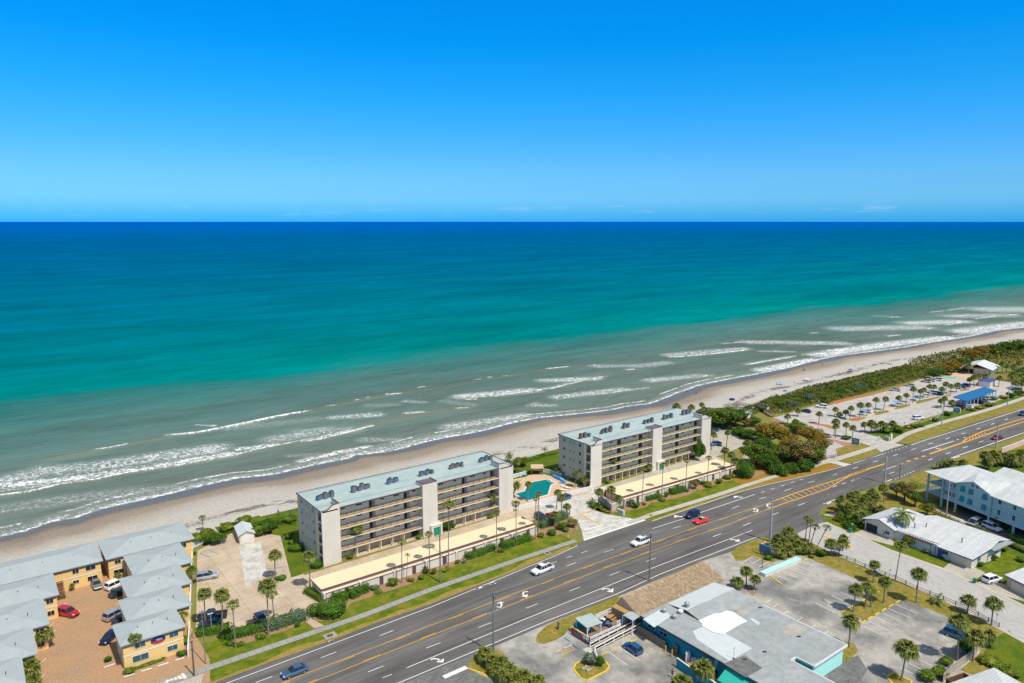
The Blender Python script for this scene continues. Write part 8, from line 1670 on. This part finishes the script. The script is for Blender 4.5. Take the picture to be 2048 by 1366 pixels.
# sea grape hedges at the dune near the small shed
for (v,p,r,h,m,l) in (('Z2',(130,330),2.9,3.0,'leaf','sea grape bush at the white gate, left one'),('Z2',(200,300),3.1,3.3,'leafy2','sea grape bush at the lot corner, lighter one'),('Z2',(265,325),3.0,3.0,'leafd','sea grape bush at the lot corner, darker right one'),('Z2',(355,230),2.5,2.2,'leafy2','loose sea grape left of the small shed'),('Z2',(590,270),2.6,3.6,'leaf','dense sea grape right of the small shed'),('Z2',(650,250),3.0,3.8,'leafd','dense sea grape in the middle right of the shed'),('Z2',(690,220),2.5,3.6,'leaf','dense sea grape farthest right of the shed'),('Z2',(480,180),2.4,2.5,'leafy2','yellowish sea grape behind the small shed'),('Z2',(810,165),2.6,1.8,'leaf','low sea grape at the corner of the nearer condominium'),('Z2',(755,170),2.0,1.5,'leaf','low scrub between the sea grapes and the condominium')):
    shrub(v,p,r,h,m,l,'tree',cat='sea grape')
# motel planting
for (v,p,r,h,m,l) in (('Z1',(300,1110),1.4,1.4,'leafd','dark bush beside the left motel wing palm'),('Z1',(810,1205),1.0,1.1,'leafd','dark bush on the small round planter of the brick court'),('Z1',(965,1290),1.4,1.0,'leafy2','yellow-green bush at the corner of the front motel unit'),('Z1',(1300,1110),1.6,1.6,'leaf','bush beside the oval sign wall, left'),('Z1',(1370,1080),1.7,1.9,'leafy2','bush beside the white wall end'),('Z1',(1360,1160),1.3,1.0,'leafd','dark bush at the foot of the white wall'),('Z1',(1405,800),.7,.9,'leaf','small bush in the gap behind the second motel unit'),('Z1',(1450,410),.7,1.0,'leaf','small bush below the white gate'),('Z1',(880,600),1.1,1.8,'leaf','green bush over the hood of the white motel SUV')):
    shrub(v,p,r,h,m,l)
hedge('Z1',[(990,1270),(1100,1235),(1230,1190)],.9,.4,'leafy2','low ground hedge along the front motel unit')
# park edge trees
for (v,p,r,h,m,l,fl) in (('Y1',(810,880),6.6,10.2,'leafo','orange-brown sea grape tree in the middle of the park edge',.6),('Y1',(1230,880),5.6,8.6,'leafo','orange sea grape tree nearest the park road',.6),('Y1',(1110,1080),7.2,9.6,'leafr','large dull reddish tree beside the highway walk',.6),('Y1',(1230,1070),5.6,8.2,'leaf','green-grey tree right of the dull reddish tree',.7),('Y1',(1370,1010),4.2,8.4,'leafo','bright orange sea grape over the blue bus shelter',.75),('Y1',(640,1080),6.0,8.2,'leaf','round green tree left of the shaded drive',.7),('Y1',(860,1170),4.8,4.4,'leafd','dark low tree above the leaf-strewn verge',.7),
 ('Y1',(1010,1170),3.8,3.8,'leafd','dark low bush tree beside the leaf-strewn verge',.7),('Y1',(250,660),9.0,8.6,'leaf','broad green oak behind the farther condominium',.42),('Y1',(130,590),6.5,6.6,'leafs','grey-green tree touching the right stair tower',.5),('Y1',(390,640),6.0,7.4,'leafd','darker green oak right of the broad one',.5),('Y1',(500,650),3.2,4.6,'leafo','small orange tree before the pale blue roof',.6),('Y1',(1080,720),4.8,5.4,'leaf','green tree behind the orange ones, near the red path',.6),('Y1',(930,1010),4.5,5.6,'leafd','dark tree filling the gap between the orange trees',.7),('Y1',(560,780),4.0,4.2,'leafd','dark bush tree at the rear drive edge',.6),('Y1',(440,740),4.2,3.6,'leafd','dark bush left along the rear drive edge',.6),('Y1',(700,800),4.2,5.0,'leafd','dark low tree under the orange-brown sea grape',.6)):
    tree(v,p,r,h,m,l,flat=fl)
for (v,p,r,h,m,l,fl) in (('Z8',(950,560),3.6,6.5,'leafr','reddish-brown tree between the corner grove and the aqua apartments',.75),('Z8',(880,520),2.8,5.0,'leafs','twiggy grey tree left of the reddish-brown tree',.8),('Z8',(1040,600),2.6,4.6,'leaf','green palm-like tree right of the reddish-brown tree',.8),('Z8',(1155,690),2.4,4.2,'leafy2','bright green round tree at the dark mesh fence',.8),('Z8',(630,690),1.7,1.8,'leafy2','yellow-flowering bush left of the ranch house roof',.8),('Z8',(980,960),2.2,3.2,'leafy2','bright green plumeria before the ranch house front',.7),('Z8',(1640,850),2.6,2.4,'leafs','twiggy silvery bush before the parked minivan',.7),('Z8',(440,800),2.3,2.2,'leafd','dark bush left of the ranch garage, lower',.8),('Z8',(500,760),2.2,2.6,'leafd','dark bush left of the ranch garage, upper',.8),('Z8',(360,740),1.8,2.0,'leaf','green bush near the stop sign',.8)):
    tree(v,p,r,h,m,l,flat=fl)
for (v,p,r,h,m,l) in (('Z8',(1640,1150),1.3,1.3,'leafd','dark bush at the corner of the ranch house end wall'),('Z8',(1750,1090),1.6,1.6,'leaf','round bush on the side lawn of the ranch house'),('Z8',(1790,1050),1.2,1.3,'leafy2','yellow-green bush on the side lawn of the ranch house'),('Z8',(1850,1010),1.4,1.4,'leaf','bush near the hedge at the right edge'),('Z8',(1090,985),1.2,1.0,'leafo','orange-leaved bush before the pergola'),('Z8',(1160,1030),1.2,1.1,'leafs','grey-green bush right of the orange-leaved one'),('Z8',(1290,1080),.6,.6,'leafd','small dark clipped bush at the ranch front walk, left'),('Z8',(1380,1105),.6,.6,'leafd','small dark clipped bush at the ranch front walk, right'),('Z8',(2010,1110),1.5,1.3,'leafd','dark bush at the right edge of the side lawn'),('Z8',(560,800),1.0,1.1,'leaf','small bush at the ranch garage corner'),
 ('R2',(1350,880),2.0,1.8,'leafd','dark bush left of the fence start'),('R2',(1130,860),2.0,1.7,'leafd','dark low bush below the dense palm group'),('R2',(800,920),1.4,1.3,'leafd','dark bush under the pylon sign'),('R2',(1240,900),.9,.7,'leaf','small bush on the red earth above the aqua planter'),
 ('S1',(960,1010),1.7,2.3,'leafs','silvery grey bush on the small yellow-kerbed island'),('S1',(1100,1040),1.2,2.2,'leafd','bright green bush beside the silvery one on the island'),
 ('S8',(1080,600),2.1,1.9,'leaf','sprawling green bush at the bottom of the wooden fence'),('S8',(1190,560),2.0,1.8,'leaf','green bush in the middle of the wooden fence'),('S8',(1260,450),1.6,1.6,'leaf','green bush beside the yellow wheel stops at the fence'),('S8',(1470,330),2.2,2.6,'leafd','dark bush in the shade below the dark blue SUV'),('S8',(1700,440),2.6,1.4,'leafy2','yellow-green bush left on the corner lawn'),('S8',(1820,500),2.3,1.2,'leaf','green bush middle of the corner lawn'),('S8',(1930,560),2.0,1.2,'leafy2','yellow-green bush right on the corner lawn'),
 ('R6',(1450,180),3.0,2.4,'leafd','dark round bush above the small teal sign'),('R6',(1620,170),3.4,3.0,'leaf','round green bush right of the dense palm clump'),('R6',(900,265),2.2,1.2,'leafd','clipped dark hedge bush behind the large teal sign'),('R3',(760,440),2.4,1.4,'leafd','dark bush by the walk near the park lot, left'),('R3',(830,430),2.2,1.3,'leaf','bush by the walk near the park lot, right'),('R3',(1000,370),2.2,1.6,'leafd','dark bush at the pale utility pole, left'),('R3',(1150,300),2.8,2.0,'leafd','dark round bush at the pale utility pole, right'),('R3',(680,450),2.0,1.2,'leafr','reddish bush near the dark aisle sign'),('R3',(1640,190),2.8,1.6,'leaf','bush before the right end of the blue canopy'),('R3',(1700,120),2.6,2.0,'leafs','silvery bush right of the blue canopy'),('R3',(1810,100),3.0,1.6,'leafo','orange bush near the far pale pole'),('R3',(1900,90),3.2,2.8,'leafd','dark bush right of the far pale pole'),('R3',(1990,60),3.6,2.6,'leaf','green bush at the right edge above the sidewalk'),('R3',(1420,240),2.4,1.0,'leaf','low bush before the blue canopy, left'),('R3',(1530,220),2.4,1.0,'leafr','low reddish bush before the blue canopy, middle'),
 ('S6',(560,590),2.4,1.6,'leafo','orange-brown bush at the green bay'),('Z8',(2040,150),3.0,2.6,'leaf','green bush behind the pink wall at the right edge'),('Y1',(1690,780),1.6,1.2,'leafd','dark hedge bush at the foot of the palms by the large sign')):
    shrub(v,p,r,h,m,l)
hedge('Z8',[(1830,935),(1960,990),(2060,1035)],1.4,1.2,'leafy2','yellow-topped clipped hedge at the right edge, upper'); hedge('Z8',[(1230,690),(1330,735),(1450,790),(1600,850)],1.3,.9,'leafy2','yellow-green hedge along the dark mesh fence'); hedge('Z8',[(1920,900),(2060,960)],2.0,1.4,'leafd','dark hedge behind the yellow-topped hedge')
# dune thicket and grove: continuous low wood, no separate plants to count
def thicket(poly,n,hf,size,m,lab,name='coastal_thicket'):
    xs=[p[0] for p in poly]; ys=[p[1] for p in poly]; P=RN.uniform([min(xs),min(ys)],[max(xs),max(ys)],(n*3,2)); keep=[]
    x,y=P[:,0],P[:,1]; c=np.zeros(len(P),bool); k=len(poly)
    for i in range(k):
        a,b=poly[i],poly[i-1]; c^=((a[1]>y)!=(b[1]>y))&(x<(b[0]-a[0])*(y-a[1])/(b[1]-a[1]+1e-12)+a[0])
    P=P[c][:n]; x,y=P[:,0],P[:,1]
    d=np.full(len(P),1e9)
    for i in range(k):
        ax,ay=poly[i-1]; bx,by=poly[i]; dx,dy=bx-ax,by-ay; t=np.clip(((x-ax)*dx+(y-ay)*dy)/(dx*dx+dy*dy+1e-9),0,1); d=np.minimum(d,np.hypot(x-ax-t*dx,y-ay-t*dy))
    bump=.5+.5*np.sin(x*.9+np.sin(y*.7)*1.7)*np.sin(y*1.1+np.sin(x*.5)*2)
    hh=hf*(.55+.45*bump)*np.clip(.25+d/3,0,1)
    z=hh*(1-.35*RN.rand(len(P))**2); gx=-np.cos(x*.9)*.5; gy=-np.cos(y*1.1)*.5
    N_=np.column_stack([gx+RN.normal(0,.3,len(P)),gy+RN.normal(0,.3,len(P)),np.full(len(P),.8)])
    return tag(link(name,leafmesh('foliage',np.column_stack([x,y,z]),N_,size,m)),lab,'thicket',None,'stuff')
T1=gs('Y1',[(640,400),(760,340),(1000,310),(1250,250),(1490,225)])+[(240,35.5),(256,35.5),(301,34.5),(351,33),(352,14.5),(312,13.5),(291,13.5),(262,13.8),(243,14.5)]+gs('Y1',[(1530,360),(1460,395),(1320,385),(1150,430),(1000,490),(850,500),(700,480),(560,530),(430,480),(560,430)])
xs_=lambda a,b,P: P
thicket(T1,30000,2.9,.28,'scrub','green dune thicket of sea grape between the beach and the park lot'); thicket(T1,7000,3.2,.28,'leafd','darker foliage mixed through the green dune thicket'); thicket(T1,3500,3.2,.28,'leafy2','yellowish leaves scattered through the dune thicket')
T2=[(345,12),(351,33.5),(415,33),(492,21),(560,16),(700,0),(760,-20),(700,-60),(560,-40),(470,-25),(430,-8),(385,9),(372,12)]
thicket(T2,22000,5.5,.55,'scrub','far green coastal wood at the right edge of the beach'); thicket(T2,9000,5.8,.55,'leafd','darker foliage in the far coastal wood'); thicket(T2,9000,6.0,.55,'leafo','orange-brown foliage in the far coastal wood')
T3=[(375,-10),(430,-12),(480,-30),(560,-50),(700,-70),(520,-60),(400,-38),(350,-33),(345,-26),(365,-14)]
thicket(T3,9000,4,.5,'leafd','dark green grove behind the park lot at the right edge'); thicket(T3,5000,4.2,.5,'leaf','lighter foliage in the grove behind the park lot')
T4=gs('Z2',[(0,130),(80,210),(150,215),(420,170),(600,120),(860,100),(870,140),(700,150),(420,200),(120,260)])
thicket(gs('Z2',[(300,180),(440,170),(760,150),(870,150),(870,190),(740,190),(560,210),(330,250)]),2600,1.2,.2,'leaf','low dune scrub behind the small shed')
thicket(gs('Y1',[(640,400),(760,340),(1000,305),(1260,245),(1500,215),(1640,150),(1640,175),(1490,240),(1250,270),(1000,330),(760,365)]),3500,1.6,.22,'thatchp','dry grey-brown twigs along the seaward edge of the thicket','dry_scrub')
for k,(p,r,h,m) in enumerate((((900,430),3.4,4.2,'leaf'),((1040,440),3.2,4.3,'leafs'),((1250,370),3.2,4.6,'leafs'),((1390,360),3.0,4.0,'leaf'),((1600,300),3.0,4.3,'leafd'),((1800,240),3.4,4.6,'leafs'),((700,470),3.0,4.0,'leafs'),((1950,190),3.6,4.6,'leaf'))):
    tree('Y1',p,r,h,m,'%s rounded sea grape clump from the left standing out of the dune thicket'%((ordn+['seventh','eighth'])[k]),flat=.7)
for k,(p,r,h,m) in enumerate((((1120,400),4.5,6,'leafd'),((1330,330),5,7,'leafo'),((1420,310),5,7,'leafd'),((1500,210),6,8,'leafo'),((1620,190),6.5,9,'leafo'),((1740,190),6,9,'leafd'),((1880,160),7,10,'leafd'),((1990,150),7,10,'leaf'),((1170,370),4,5.5,'leaf'),((1230,350),4.5,6,'leafo'))):
    tree('Y2',p,r,h,m,'%s tree from the left in the far wood line behind the park'%((ordn+['seventh','eighth','ninth','tenth'])[[0,3,4,5,6,7,8,9,1,2][k]]),flat=.65)

for (v,p,r,h,m,l,fl) in (('Y1',(960,900),5.0,7.6,'leafo','orange-green sea grape behind the middle orange-brown one',.62),('Y1',(700,960),5.0,6.4,'leafd','dark tree between the shaded drive and the orange-brown sea grape',.65),('Y1',(1060,990),5.0,7.6,'leafo','brown-tipped tree between the two orange sea grapes',.65),('Y1',(870,1060),5.0,6.6,'leaf','green tree in the middle of the park edge grove',.65),('Y1',(1330,900),4.2,7.2,'leafo','orange sea grape at the tip of the park edge grove',.7),('Y1',(760,1120),4.6,6,'leafd','dark tree just right of the round green tree',.65),('Y1',(600,640),3.6,4.4,'leaf','green tree right of the pale blue roof',.65),('Y1',(330,600),6.0,7.2,'leaf','green oak crown behind the broad green oak',.5),('Y1',(180,640),5.5,6.4,'leaf','green oak crown left of the broad green oak',.5),('Y1',(60,560),4.6,5.2,'leafs','grey-green tree nearest the farther condominium roof',.55),
 ('Y1',(1180,1150),4.0,4.6,'leafd','dark low tree under the dull reddish tree',.7),('Y1',(1320,1060),3.6,4.6,'leafd','dark low tree left of the blue bus shelter',.7)):
    tree(v,p,r,h,m,l,flat=fl)
for k,(p,s) in enumerate((((1600,370),1.5),((1750,340),1.5),((1830,320),1.5),((1670,340),1.4),((1760,460),1.4),((1950,400),1.3))):
    palm('sabal','R2',(p[0],p[1]+95),p,'extra sabal palm crown, %s in the middle of the corner grove'%ordn[k],s,None,'sabal palms inside the corner grove')
for k,p in enumerate(((1560,480),(1640,520),(1720,520),(1800,470),(1860,500),(1600,440),(1700,450),(1930,430))):
    shrub('R2',p,2.2,1.8,'leafd' if k%2 else 'leaf','%s low bush from the left under the corner grove palms'%((ordn+['seventh','eighth'])[[0,2,4,5,6,1,3,7][k]]))
for k,(p,s) in enumerate((((1500,140),1.5),((1620,100),1.5),((1760,90),1.5),((1840,110),1.5),((1960,90),1.5),((940,200),1.4),((1110,190),1.3))):
    palm('sabal','S4',(p[0],p[1]+150),p,'%s crown from the left in the palm belt behind the aqua apartments'%((ordn+['seventh'])[[2,3,4,5,6,0,1][k]]),s,None,'palm belt behind the aqua apartments')
